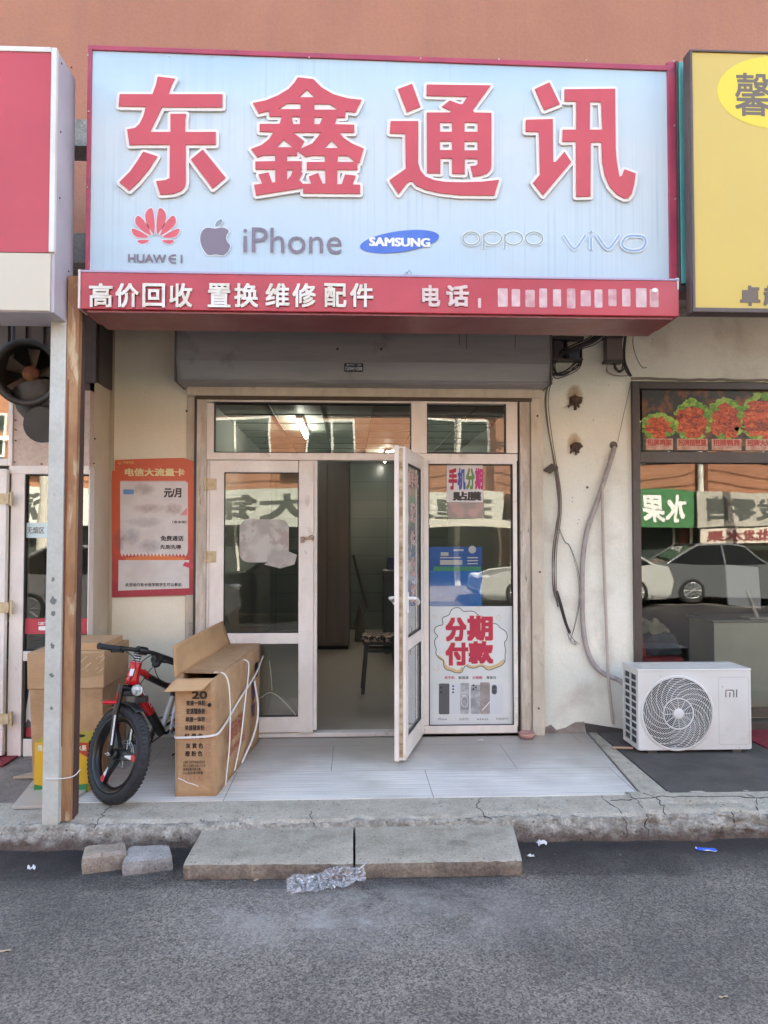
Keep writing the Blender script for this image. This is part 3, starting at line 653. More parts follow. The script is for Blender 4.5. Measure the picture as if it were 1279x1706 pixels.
# paper signs on the fixed pane
PAPER = M('white paper', '#dcd9d6', .7, col2='#d2ccc8', vs=3)
YP = -.0135
e = rect(744, 774, 804, 837, YP); g = MB().box(e[0], e[1], YP - .001, YP + .0005, e[2], e[3])
PAP = SF.part('paper_notice', g, PAPER, label='white paper notice with coloured characters at the top of the fixed pane')
for ch, cl_, (a_, c_) in [('手', '#b52a45', (747, 762)), ('机', '#4a5aa0', (762, 776)), ('分', '#6d8b4a', (776, 791)), ('期', '#c23a78', (791, 805))]:
    g = MB(); tpx(g, ch, a_, 780, c_ - .5, 816, YP - .0016, n0=0, bold=.05); SF.part('lettering', g, M('ink ' + ch, cl_, .6), PAP)
g = MB(); tpx(g, '贴膜', 754, 819, 802, 834, YP - .0016, n0=0, bold=.045); SF.part('lettering', g, M('dark print', '#3d3634', .6), PAP)
e = rect(746, 838, 806, 863, YP); SF.part('paper_strip', MB().box(e[0], e[1], YP - .001, YP + .0005, e[2], e[3]), M('blotchy pink paper', '#b79a90', .7, col2='#a09086', vs=14, vd=0), label='pinkish blank paper strip under the notice')
# instalment poster
e = rect(716, 1010, 854.5, 1207, YP); g = MB().box(e[0], e[1], YP - .001, YP + .0005, e[2], e[3])
PO = SF.part('instalment_poster', g, M('pale poster paper', '#cdd2cf', .45, col2='#d6d8d6', vs=2), label='pale poster with big red characters in a cloud and a row of phones')
def pp(u, v): # coordinates of the enlarged photo crop (origin 700,1000 scale 6.822)
    q = at(700 + u / 6.822, 1000 + v / 6.822, YP); return (q.x, q.z)
cloud = [(330, 170), (345, 110), (400, 80), (460, 90), (480, 130), (560, 120), (620, 130), (640, 160), (690, 180), (760, 190), (815, 265), (870, 265), (905, 315), (965, 345), (990, 400), (980, 450), (950, 480), (970, 560), (960, 640), (965, 690), (930, 740), (850, 770), (770, 800), (720, 760), (690, 740), (620, 775), (550, 765), (520, 735), (490, 770), (470, 825), (400, 825), (350, 800), (290, 790), (260, 740), (270, 680), (210, 660), (170, 600), (185, 560), (160, 500), (165, 440), (205, 405), (165, 375), (155, 330), (190, 290), (265, 280), (245, 220), (260, 190)]
cp = [pp(*q) for q in chaikin(cloud, 2)]
f = wallf(YP - .001)
SF.part('cloud_fill', MB().poly(f, cp, n0=.0004), M('cloud print', '#d8dad8', .5), PO)
g = MB().poly(f, [pp(*q) for q in chaikin([(190, 610), (270, 670), (290, 740), (360, 770), (440, 800), (475, 740), (490, 790), (465, 822), (400, 825), (340, 800), (270, 770), (262, 700), (200, 660)], 1)], n0=.0006)
g.poly(f, [pp(*q) for q in chaikin([(520, 715), (600, 750), (690, 720), (780, 750), (880, 720), (950, 660), (962, 700), (900, 750), (770, 795), (690, 745), (600, 775), (530, 760)], 1)], n0=.0006)
SF.part('cloud_shading_print', g, M('tan print', '#cdb382', .5), PO)
g = MB(); ribbon(g, f, cp, .006, .0009, closed=True); SF.part('cloud_outline', g, M('dark green line', '#4c534e', .5), PO)
for ch, (a_, b2, c_, d_) in [('分', (285, 195, 525, 465)), ('期', (530, 175, 825, 460)), ('付', (285, 480, 545, 740)), ('款', (545, 465, 830, 720))]:
    x0, z1 = pp(a_, b2); x1, z0 = pp(c_, d_)
    g = MB(); text(g, ch, f, x0 - .003, x1 + .003, z0 - .003, z1 + .003, n0=.0011, bold=.075, step=.00001); SF.part('lettering', g, M('cream edge print', '#dcc9b4', .5), PO)
    g = MB(); text(g, ch, f, x0, x1, z0, z1, n0=.0016, bold=.05, step=.00001); SF.part('lettering', g, M('crimson print', '#b72a45', .5), PO)
g = MB()
for s_, a_, c_ in [('买手机', 275, 390), ('分期购', 590, 705)]:
    x0, z1 = pp(a_, 862); x1, z0 = pp(c_, 895); text(g, s_, f, x0, x1, z0, z1, n0=.0006, bold=.03, step=.00001)
SF.part('lettering', g, M('pink red print', '#b5606a', .5), PO)
g = MB()
for s_, a_, c_ in [('就选里', 432, 550), ('零首付', 750, 862)]:
    x0, z1 = pp(a_, 862); x1, z0 = pp(c_, 895); text(g, s_, f, x0, x1, z0, z1, n0=.0006, bold=.03, step=.00001)
for s_, a_, c_ in [('iPhone', 200, 300), ('HUAWEI', 445, 545), ('vivo', 640, 770), ('oppo', 860, 1000)]:
    x0, z1 = pp(a_, 1335); x1, z0 = pp(c_, 1362); text(g, s_, f, x0, x1, z0, z1, n0=.0006, step=.00001)
SF.part('lettering', g, M('grey print', '#63625f', .5), PO)
def ph(u0, v0, u1, v1, mat_, n0=.0006, r=14, nm='phone_print'):
    SF.part(nm, MB().poly(f, [pp(*q) for q in rrect(u0, v0, u1, v1, r)], n0=n0), mat_, PO)
PH1 = M('phone print dark', '#55585a', .4); PH2 = M('phone print silver', '#b4b6b8', .4, col2='#8c8e91', vs=14); PH3 = M('phone print titanium', '#8a807c', .4, col2='#a59c98', vs=10); PH4 = M('phone print white', '#cdd1d4', .4)
ph(210, 945, 330, 1295, PH1); ph(335, 945, 450, 1290, PH4, .0004); ph(452, 940, 555, 1290, PH2, .0008); ph(570, 945, 690, 1290, PH4, .0005); ph(572, 960, 680, 1290, PH2, .0007); ph(678, 932, 790, 1292, PH3, .0009); ph(805, 950, 945, 1288, PH4, .0006); ph(810, 960, 870, 1070, PH1, .0009, 28)
g = MB()
for (u, v, r_) in [(236, 990, 14), (236, 1045, 14), (372, 975, 11), (372, 1010, 11), (372, 1045, 11), (602, 965, 11), (602, 1010, 11), (632, 988, 9), (840, 990, 14), (840, 1035, 14)]:
    g.poly(f, [pp(*q) for q in ell(u, v, r_, r_, 14)], n0=.0012)
SF.part('camera_print', g, M('lens print', '#2f3338', .4), PO)
g = MB(); ribbon(g, f, [pp(*q) for q in ell(503, 1150, 38, 62, 24)], .003, .0011, closed=True); ribbon(g, f, [pp(470, 1050), pp(520, 1050)], .003, .0011); ribbon(g, f, [pp(470, 1080), pp(520, 1080)], .003, .0011); ribbon(g, f, [pp(*q) for q in [(700, 1250), (740, 1210), (790, 1150)]], .006, .0011)
SF.part('phone_highlight_print', g, PW, PO)
g = MB(); ribbon(g, f, [pp(*q) for q in [(150, 770), (180, 800), (215, 790), (200, 740), (220, 720)]], .003, .0006); ribbon(g, f, [pp(*q) for q in ell(160, 185, 20, 18, 12)], .003, .0006, closed=True); ribbon(g, f, [pp(*q) for q in ell(890, 200, 22, 30, 12)], .003, .0006, closed=True); ribbon(g, f, [pp(*q) for q in ell(655, 92, 18, 12, 12)], .003, .0006, closed=True)
SF.part('ornament_print', g, M('peach print', '#d3ad85', .5), PO)

# shutter guides and posts either side
def vbar(name, T, a, c, b, d, Y0, Y1, mat_, bev=.003):
    e = rect(a, b, c, d, Y0); return T.part(name, MB().box(e[0], e[1], Y0, Y1, e[2], e[3]), mat_, bevel=bev)
SH = Thing('roller_shutter', 'rolled-up steel shutter with its grey box and guide rails over the phone shop entrance', 'roller shutter', (PX(600, -.2), -.2, 0))
BEIGE = M('beige painted rail', '#cbc0ae', .55, col2='#bdb19e', vs=3, col3='#988a77', s3=5, lo3=.6, hi3=.8)
def zat(py, Y): return PZ(py, Y)
for a_, c_, mt, Y0 in [(309, 324, BEIGE, -.012), (326, 343, PVCD, -.055)]:
    e = rect(a_, 642, c_, 1228, Y0); SH.part('guide_rail', MB().box(e[0], e[1], Y0, 0, .004, e[3]), mt, bevel=.003)
e = rect(322, 642, 327, 1228, -.03); SH.part('guide_slot', MB().box(e[0], e[1], -.03, 0, .004, e[3]), DARKM)
for a_, c_, mt, Y0 in [(862, 867, SEAL, -.02), (867, 884, PVCD, -.055), (886, 906, BEIGE, -.08)]:
    e = rect(a_, 642, c_, 1228, Y0); SH.part('guide_rail' if mt != SEAL else 'guide_slot', MB().box(e[0], e[1], Y0, 0, .004, e[3]), mt, bevel=.003)
g = MB()
for px, py, Y0 in [(311, 685, -.0125), (895, 693, -.0805), (899, 953, -.0805), (897, 1180, -.0805), (313, 1120, -.0125)]:
    q = at(px, py, Y0); g.cyl((q.x, q.y + .002, q.z), (q.x, q.y - .006, q.z), .008, 10)
SH.part('rail_bolt', g, DARKM)
# shutter box
SBM = M('grey shutter box steel', '#918e8f', .36, col2='#868486', vs=2.5, stretch=(.4, 1, 2), rvar=.08, col3='#554f4d', s3=3, lo3=.6, hi3=.8)
bx0, bx1 = PX(293, -.30, 600), PX(917, -.30, 600)
za, zb_, zc_ = PZ(604, -.31), PZ(634, -.28), PZ(640, -.26)
prof = [(0, ZC - .01), (-.30, ZC - .01), (-.32, za), (-.285, zb_), (-.29, zb_ - .008), (-.26, zc_), (0, zc_)]
g = MB(); k = len(prof)
def ring(x): return [(x, y, z) for y, z in prof]
g.add(ring(bx0) + ring(bx1), [list(range(k)), [k + i for i in range(k)][::-1]] + [(i, k + i, k + (i + 1) % k, (i + 1) % k) for i in range(k)])
SH.part('shutter_box', g, SBM, bevel=.004)
g = MB()
for x in (bx0, bx1): g.box(x - .006, x + .006, -.325, .0, zc_ - .004, ZC - .012)
SH.part('end_plate', g, M('end plate steel', '#5a5553', .5, metal=.3), bevel=.002)
e = rect(312, 643, 900, 661, -.09); SH.part('bottom_slat', MB().box(e[0], e[1], -.10, -.03, e[2], e[3]), BEIGE, bevel=.003)
e = rect(326, 661, 885, 667, -.07); SH.part('rubber_foot', MB().box(e[0], e[1], -.085, -.04, e[2], e[3] - .001), M('dark brown strip', '#544438', .8))  # dark brown strip along the lower edge of the slat
e = rect(573, 612, 605, 627, -.315); nrm = Vector((0, -(zb_ - za), .035))
f2 = frame((0, -.318, za), V=Vector((0, .035, zb_ - za)).normalized() * -1)
g = MB(); v0 = .012; g.poly(f2, rrect(e[0], -.072, e[1], -.008, .01), n0=.004, th=.004)
LB = SH.part('maker_label', g, M('black label', '#1f1f24', .4))
g = MB(); text(g, '12504414288', f2, e[0] + .008, e[1] - .008, -.060, -.034, n0=.0045, bold=.02); text(g, '卷帘门窗', f2, e[0] + .015, e[1] - .015, -.028, -.012, n0=.0045)
SH.part('lettering', g, M('label white print', '#b9bcc4', .5), LB)
g = MB()
for px in (562, 635): q = at(px, 582, -.31); g.ball((q.x, -.312, q.z), .012, .006, .014, 6)
for px, a_, b2 in ((765, 555, 575), (777, 555, 582), (858, 555, 580)): g.tube([at(px, a_, -.322), at(px, b2, -.322)], .002, 6)
SH.part('drip_marks', g, M('dark drips', '#3b3533', .8))

# ------------------------------------------------------------------ left neighbouring shop front
LS = Thing('storefront', 'white framed glass storefront of the left neighbouring shop, set forward of the poster wall', 'storefront', (PX(80, YL), YL, 0))
def lrect(*q): return rect(*q, YL)
xl_end = XLs
g = MB(); e = lrect(15, 782, 38, 1250); g.box(e[0], e[1], YL, YL + .1, 0.0, e[3])
e = lrect(147, 782, 161, 1250); g.box(e[0], xl_end, YL, YL + .1, 0, e[3])
e = lrect(15, 776, 161, 790); g.box(e[0], xl_end, YL - .002, YL + .1, e[2], e[3])
e1 = lrect(38, 1085, 147, 1101); g.box(e1[0], e1[1], YL + .001, YL + .1, e1[2], e1[3])
e1 = lrect(38, 1231, 147, 1250); g.box(e1[0], e1[1], YL + .001, YL + .1, 0, e1[3])
LF = LS.part('window_frame', g, PVC, bevel=.004)
for q in [(38, 790, 147, 1085), (38, 1101, 147, 1231)]:
    e = lrect(*q); LS.part('glass_pane', MB().box(e[0], e[1], YL + .04, YL + .046, e[2], e[3]), glass('left shop glass', .07, (.85, .88, .86)) if 'left shop glass' not in MATS else MATS['left shop glass'])
    g = MB(); w = .007; g.box(e[0], e[0] + w, YL + .01, YL + .06, e[2], e[3]); g.box(e[1] - w, e[1], YL + .01, YL + .06, e[2], e[3]); g.box(e[0] + w, e[1] - w, YL + .011, YL + .06, e[2], e[2] + w); g.box(e[0] + w, e[1] - w, YL + .011, YL + .06, e[3] - w, e[3]); LS.part('glazing_seal', g, SEAL)
# stickers on the glass
g = MB(); e = rect(38, 1030, 147, 1056, YL + .036); g.box(e[0], e[1], YL + .036, YL + .038, e[2], e[3]); ST = LS.part('red_sticker', g, M('red window film', '#b8414d', .4), label='red film band across the glass')
g = MB(); e = rect(64, 1036, 82, 1041, YL + .036); text(g, '口腔门诊', frame((0, YL + .0355, 0)), e[0], e[1], e[2], e[3], n0=0, bold=.03); f3 = frame((0, YL + .0355, 0)); e = rect(64, 1043, 84, 1050, YL + .036); g.poly(f3, rrect(e[0], e[2], e[1] + .02, e[3], .012), n0=0); LS.part('lettering', g, PW, ST)
e = rect(42, 871, 86, 896, YL + .036); PN = LS.part('paper_notice', MB().box(e[0], e[1], YL + .036, YL + .038, e[2], e[3]), M('pale mint paper', '#cfe0de', .6), label='pale paper with three characters behind the left glass')
g = MB(); e = rect(45, 878, 74, 889, YL + .036); text(g, '无烟区', f3, e[0], e[1], e[2], e[3], n0=0, bold=.02); LS.part('lettering', g, M('brown print', '#7d756a', .6), PN)
e = rect(38, 1212, 56, 1231, YL + .036); LS.part('red_sticker', MB().box(e[0], e[1] + .25, YL + .036, YL + .038, e[2], e[3]), MATS['red window film'], label='red film with white text at the bottom of the lower pane')
g = MB(); q = [at(38, 1212, YL + .03), at(48, 1150, YL + .03), at(52, 1110, YL + .03), at(60, 1110, YL + .03), at(64, 1212, YL + .03)]; g.poly(f3, [(p.x, p.z) for p in q], n0=-.001); LS.part('white_leaflet', g, PAPER)
g = MB(); q = [at(38, 1212, YL + .03), at(46, 1198, YL + .03), at(60, 1212, YL + .03)]; g.poly(f3, [(p.x, p.z) for p in q], n0=.0); LS.part('dark_triangle_print', g, M('grey triangle', '#5b555b', .6))
# pink board with screws, upper left pane, corrugated fascia
e = lrect(22, 690, 161, 776); BD = LS.part('wall_board', MB().box(e[0], xl_end, YL + .004, YL + .1, e[2], e[3] + .35), M('pinkish board', '#cdb9ab', .8, col2='#c4ac9c', vs=30, bump=.002, bs=120))
g = MB()
for px, py in [(26, 704), (26, 720), (26, 738), (24, 774), (69, 777), (158, 735), (156, 776)]: q = at(px, py - 4, YL); g.cyl((q.x, YL + .006, q.z), (q.x, YL - .002, q.z), .006, 8)
LS.part('screw', g, DARKM)
g = MB(); e = lrect(-40, 650, 22, 776)
g.box(e[1] - .03, e[1], YL - .01, YL + .1, e[2], e[3]); g.box(e[0], e[1] - .03, YL - .01, YL + .1, e[2], e[2] + .05); LS.part('window_frame', g, PVC, bevel=.003)
LS.part('glass_pane', MB().box(e[0], e[1] - .03, YL + .04, YL + .046, e[2] + .05, e[3]), MATS['left shop glass'])
g = MB(); zt1 = PZ(650, YL, 60)
for i in range(14): x = -3.4 + i * .12; g.box(x, x + .07, YL - .02, YL + .0, zt1 + .05, ZC)
g.box(-4.2, xl_end, YL + .0, YL + .1, zt1, ZC)
LS.part('corrugated_fascia', g, M('dark corrugated sheet', '#5b504c', .6, col2='#50463f', vs=3), bevel=.004)
# leaf at far left
e = lrect(-60, 782, 18, 1250); g = MB().box(e[0], e[1] - .02, YL - .05, YL - .002, .02, e[3]); DL = LS.part('door', g, PVC, label='white panel door leaf at the left picture edge', bevel=.005)
for py in (831, 1012, 1198):
    e = rect(-20, py - 9, 20, py + 9, YL - .06); g = MB().box(e[0], e[1] - .025, YL - .056, YL - .0505, e[2], e[3]); g.cyl((e[1] - .012, YL - .045, e[2] - .01), (e[1] - .012, YL - .045, e[3] + .01), .011, 10); LS.part('hinge', g, HB, DL, bevel=.001)
LS.part('side_wall', MB().box(-4.2, lrect(-60, 800, 0, 900)[0], YL, YL + .1, 0, ZC), PLASTER)
LI = Thing('shop_interior', 'dim interior of the left neighbouring shop', 'room', (-2.8, 1.5, 0))
LI.part('room_floor', MB().box(-4.2, xl_end, YL + .1, 5, -.003, .01), MATS['grey beige floor tile'])
LI.part('back_wall', MB().box(-4.2, xl_end, 4.9, 5, 0, ZC).box(-1.9, -1.86, .1, 5, 0, ZC), MATS['grey interior paint'])
LI.part('ceiling', MB().box(-4.2, xl_end, 0, 5, 2.8, 2.85), MATS['grey interior paint'])
for k, (y_, z_) in enumerate([(1.2, 2.55), (2.4, 2.62)]):
    t = Thing('panel_lamp', ['near', 'far'][k] + ' lit lamp inside the left neighbouring shop, seen through its upper pane', 'lamp', (-2.62, y_, z_))
    t.part('lamp_body', MB().box(-2.9, -2.55, y_ - .05, y_ + .05, z_, z_ + .04), WHITEM); t.part('diffuser', MB().box(-2.89, -2.56, y_ - .04, y_ + .04, z_ - .012, z_ - .001), TUBE)

# blower with duct
YB = -1.05
c0_ = at(48, 622, YB); BL = Thing('exhaust_blower', 'big dark round exhaust blower hanging under the left neighbouring sign', 'blower', (c0_.x, YB, c0_.z))
DK = M('greasy dark steel', '#3f3935', .45, metal=.2, col2='#35302c', vs=5, bump=.002, bs=20); rB = .19
ax = Vector((.05, -1, -.10)).normalized()
BL.part('housing', MB().lathe(c0_, ax, [(.0, -.22), (rB * .9, -.22), (rB * 1.02, -.18), (rB * 1.02, .02), (rB * 1.08, .04), (rB * 1.08, .055), (rB * .92, .055), (rB * .9, -.0), (rB * .86, -.16), (0, -.17)], 40), DK)
g = MB(); u_ = ax.orthogonal().normalized(); w_ = ax.cross(u_)
for k in range(5):
    a = 2 * math.pi * k / 5; d = u_ * math.cos(a) + w_ * math.sin(a); e_ = ax.cross(d)
    g.slab([c0_ - ax * .05 + d * .04 - e_ * .02, c0_ - ax * .02 + d * .155 - e_ * .045, c0_ - ax * .07 + d * .155 + e_ * .05, c0_ - ax * .09 + d * .04 + e_ * .02], .003)
BL.part('fan_blade', g, M('grimy blade', '#564a42', .5, metal=.2))
BL.part('hub', MB().lathe(c0_, ax, [(0, .0), (.045, -.01), (.05, -.06), (.05, -.1), (0, -.1)], 20), M('rusty red hub', '#6b3a30', .6, col2='#7d5a3a', vs=30))
c2_ = at(72, 705, YB); c1_ = at(55, 660, YB)
BL.part('duct', MB().tube(smooth_path([Vector((c1_.x, YB + .1, c1_.z)), Vector(((c1_.x + c2_.x) / 2, YB + .12, (c1_.z + c2_.z) / 2 + .02)), Vector((c2_.x, YB + .10, c2_.z)), Vector((c2_.x + .03, YB + .02, c2_.z - .03))], 2), [.17] * 3 + [.15] * 3 + [.125] * 20, 28) if False else MB().tube([Vector((c1_.x, YB + .16, c1_.z + .05)), Vector((c1_.x + .02, YB + .14, c1_.z - .03)), Vector((c2_.x - .01, YB + .12, c2_.z + .05)), Vector((c2_.x, YB + .06, c2_.z + .0)), Vector((c2_.x, YB - .03, c2_.z - .015))], [.185, .17, .13, .115, .11], 30), M('black duct', '#35322f', .5, col2='#2c2a27', vs=4))
BL.part('hanger', MB().tube([(c0_.x - .12, YB + .05, c0_.z + .1), (c0_.x - .12, YB + .05, ZC)], .012, 8).tube([(c0_.x + .12, YB + .05, c0_.z + .1), (c0_.x + .12, YB + .05, ZC)], .012, 8), DARKM)
# ------------------------------------------------------------------ right neighbouring shop window
RF = Thing('storefront', 'dark framed shop window of the right neighbouring shop with dish photos along its top', 'storefront', (PX(1170, 0), 0, 0))
BRN = M('dark brown frame', '#4e4541', .45, col2='#453c38', vs=4)
XR1 = 4.3
g = MB(); e = rect(1054, 638, 1068, 1215, -.03); zt_ = PZ(637, -.03, 1150)
g.box(XF, e[1], -.035, .06, 0, zt_); g.box(e[1], XR1, -.034, .06, PZ(648, -.03, 1150), zt_)
zm0_, zm1_ = PZ(771, -.03, 1150), PZ(753, -.03, 1150); g.box(e[1], XR1, -.036, .06, zm0_, zm1_); g.box(e[1], XR1, -.036, .1, 0, PZ(1203, -.03, 1250)); g.box(XR1 - .06, XR1, -.033, .06, .1, zt_ - .06)
RF.part('window_frame', g, BRN, bevel=.003)
RF.part('glass_pane', MB().box(e[1], XR1 - .06, .02, .026, zm1_, zt_ - .05), GLASS)
GL3 = glass('big pane glass', .02, (.9, .92, .91))
RF.part('glass_pane', MB().box(e[1], XR1 - .06, .02, .026, .1, zm0_), GL3)
# ledge trim above window
g = MB(); random.seed(5); pts = [Vector((XF + i * .08, -.012 - .006 * random.random(), PZ(634, 0, 1150) + .012 * random.random())) for i in range(16)]
g.tube(smooth_path(pts, 2), .009, 6)
single('foam_sealant', 'ragged grey foam seam over the right shop window', 'sealant', g, M('foam sealant', '#8d8379', .9, bump=.004, bs=120), (XF, 0, zt_))
# dish photos
yd = .010
DB = M('dish photo dark ground', '#2f3330', .45, col2='#8a5530', vs=7, lo=.48, hi=.62)
FOOD = Thing('dish_photo_strip', 'strip of four printed fried chicken dish photos behind the upper pane of the right shop', 'poster', (PX(1170, yd), yd, zm1_))
e = rect(1070, 651, 1279, 751, yd); fx1 = 3.6
FB = FOOD.part('backing', MB().box(e[0], fx1, yd + .002, yd + .01, e[2], e[3]), DB)
f = wallf(yd)
DG = [M('leaf print', '#7ea640', .5, col2='#55832e', vs=40), M('light leaf print', '#a9c25a', .5, col2='#82a844', vs=40)]
DR = [M('meat print', '#cf5a32', .45, col2='#a03a1e', vs=38, vd=3, col3='#d07a4a', s3=60, lo3=.58, hi3=.66), M('meat print red', '#c2452a', .45, col2='#e07a42', vs=45, vd=3), M('meat print dark', '#6d2c1c', .45, col2='#a14a28', vs=50)]
def blob(cx, cz, rx, rz, seed, wob=.18, n=26):
    return [(cx + rx * math.cos(a) * (1 + wob * hn(math.cos(a) * 2.2, math.sin(a) * 2.2, seed) * 2), cz + rz * math.sin(a) * (1 + wob * hn(math.cos(a) * 2.5, math.sin(a) * 2.5, seed + 7) * 2)) for a in [2 * math.pi * i / n for i in range(n)]]
random.seed(11)
dishes = [(1072, 1122), (1123, 1180), (1181, 1236), (1237, 1300)]
for k, (pa, pb) in enumerate(dishes):
    xa, xb = PX(pa, yd, 700), PX(pb, yd, 700); w = xb - xa; zb0_ = PZ(732, yd, 1150); zt0 = PZ((690, 668, 664, 655)[k], yd, 1150); h = zt0 - zb0_; cx = (xa + xb) / 2
    gl = MB(); gl2 = MB(); 
    for i in range(70):
        a = random.uniform(0, math.pi * 2); rr = random.uniform(.8, 1.0)
        x = cx + math.cos(a) * w * .50 * rr; z = zb0_ + h * .5 + math.sin(a) * h * .50 * rr
        (gl if i % 2 else gl2).poly(f, blob(x, z, w * random.uniform(.06, .14), w * random.uniform(.05, .10), i * 3.1 + k, .4, 12), n0=.0004 + i * .00002)
    FOOD.part('garnish_print', gl, DG[0], FB); FOOD.part('garnish_print', gl2, DG[1], FB)
    gms = [MB(), MB(), MB()]
    gms[0].poly(f, blob(cx, zb0_ + h * .44, w * .46, h * .44, k * 5.3, .15), n0=.0016)
    for i in range(60):
        a = random.uniform(0, math.pi * 2); rr = math.sqrt(random.random()) * .85
        x = cx + math.cos(a) * w * .46 * rr; z = zb0_ + h * .44 + math.sin(a) * h * .44 * rr
        sx1, sx2, sz1, sz2 = [(.05, .16, .012, .03), (.06, .13, .04, .08), (.03, .07, .02, .05), (.16, .30, .03, .07)][k]
        if k == 2 and i % 2: a0 = random.uniform(0, 6.28); ra = w * random.uniform(.08, .14); ribbon(gms[i % 3], f, [(x + ra * math.cos(a0 + t * .35), z + ra * .8 * math.sin(a0 + t * .35)) for t in range(9)], w * .045, .0018 + i * .00003); continue
        gms[i % 3].poly(f, blob(x, z, w * random.uniform(sx1, sx2), w * random.uniform(sz1, sz2), i * 2.7 + k * 9, .35, 12), n0=.0018 + i * .00003)
    for i, gm in enumerate(gms): FOOD.part('dish_print', gm, DR[i], FB)
    g = MB(); g.poly(f, [(xa + w * .06, PZ(750, yd, 1150)), (xb - w * .04, PZ(750, yd, 1150)), (xb - w * .04, PZ(731, yd, 1150)), (xa + w * .06, PZ(731, yd, 1150))], n0=.0031); FOOD.part('caption_band', g, M('pale pink band', '#cbab98', .6, col2='#b98672', vs=20), FB)
    g = MB(); text(g, ['招牌鸡架', '招牌琵琶腿', '招牌鸭脖', '招牌大鸡排'][k], f, xa + w * .1, xb - w * .08, PZ(743, yd, 1150), PZ(732, yd, 1150), n0=.0034, bold=.03); FOOD.part('lettering', g, M('caption red', '#b23a2c', .5), FB)
# interior of the right shop
RI = Thing('shop_interior', 'interior of the right neighbouring shop behind the big pane', 'room', (3, 2, 0))
RI.part('room_floor', MB().box(XF - .3, XR1 + .1, .1, 7, -.003, .012), MATS['grey beige floor tile'])
RI.part('side_wall', MB().box(XF - .35, XF - .3, .2, 7, 0, ZC).box(XR1 + .0, XR1 + .1, .2, 7, 0, ZC), M('right shop paint', '#5d564f', .7))
RI.part('back_wall', MB().box(XF - .3, XR1, 6.9, 7, 0, ZC), MATS['right shop paint'])
RI.part('ceiling', MB().box(XF - .3, XR1, .2, 7, 2.9, 2.95), MATS['right shop paint'])
yk = .75
e = rect(1190, 1037, 1279, 1200, yk); zc1 = e[3]
CO = Thing('serving_counter', 'pale cream serving counter inside the right neighbouring shop', 'counter', (e[0] + .5, yk + .2, .012))
CO.part('body', MB().box(e[0], e[0] + 1.6, yk, yk + .5, .012, zc1), M('cream laminate', '#c9c8b6', .35, col2='#bdbcab', vs=2), bevel=.006)
CO.part('worktop', MB().box(e[0] - .02, e[0] + 1.62, yk - .02, yk + .52, zc1, zc1 + .025), M('grey worktop', '#7c7c76', .3), bevel=.004)
t = Thing('monitor', 'white backed computer monitor standing on the cream counter', 'monitor', (e[0] + .14, yk + .2, zc1 + .025))
q = rect(1212, 945, 1262, 1012, yk + .2); cz = zc1 + .025
t.part('screen_back', MB().slab([(q[0], yk + .22, q[2] + .02), (q[1], yk + .16, q[2] - .01), (q[1], yk + .2, q[3]), (q[0], yk + .26, q[3] + .02)], .03), M('white monitor plastic', '#bfc0bf', .4), bevel=.006)
xs = (q[0] + q[1]) / 2 + .02
t.part('stand', MB().tube([(xs, yk + .17, (q[2] + q[3]) / 2 - .03), (xs + .07, yk + .12, cz + .01)], .014, 10), WHITEM)
t.part('stand_foot', MB().box(xs - .04, xs + .15, yk + .05, yk + .22, cz, cz + .012), WHITEM, bevel=.004)
t = Thing('red_chair', 'red chair with clothes piled on it behind the right shop window', 'chair', (PX(1095, .55), .55, .012))
xa, xb = PX(1066, .4), PX(1135, .4)
RC = M('red chair fabric', '#a13a3c', .6, col2='#8c3034', vs=6)
t.part('seat', MB().box(xa, xb, .35, .85, .42, .52), RC, bevel=.03, seg=3); t.part('backrest', MB().hexa([(xa - .04, .35, .5), (xa + .05, .35, .5), (xa + .05, .85, .5), (xa - .04, .85, .5)], [(xa - .1, .38, .92), (xa - .03, .38, .92), (xa - .03, .82, .92), (xa - .1, .82, .92)]), RC, bevel=.025, seg=3)
for ax in (xa + .04, xb - .04):
    for ay in (.39, .81): t.part('leg', MB().tube([(ax, ay, .012), (ax, ay, .43)], .018, 8), BLACKM)
def cloth(cx, cy, cz, rx, ry, h, seed, fold=.03):
    g = MB()
    def P(u, v):
        a = u * 2 * math.pi; r = v; k = 1 + .25 * hn(math.cos(a) * 1.5, math.sin(a) * 1.5, seed)
        x = cx + math.cos(a) * rx * r * k; y = cy + math.sin(a) * ry * r * k
        z = cz + h * (1 - r ** 3) + fold * hn(x * 14, y * 14, seed) * (1 - r * .3) + fold * .5 * hn(x * 40, y * 30, seed + 3)
        return (x, y, max(cz, z))
    g.sheet(P, 44, 16); return g
single('folded_clothes', 'dark blue grey clothes lying on the red chair', 'clothes', cloth((xa + xb) / 2 + .02, .6, .522, .19, .23, .20, 4, .05), M('blue grey cloth', '#4e545e', .9, col2='#3d424c', vs=8, bump=.004, bs=30), ((xa + xb) / 2, .6, .52))
single('folded_clothes', 'pale khaki jacket on top of the pile on the red chair', 'clothes', cloth((xa + xb) / 2 - .04, .56, .70, .15, .17, .09, 9, .05), M('khaki cloth', '#a39a82', .9, col2='#8f866f', vs=8, bump=.004, bs=30), ((xa + xb) / 2, .56, .7))

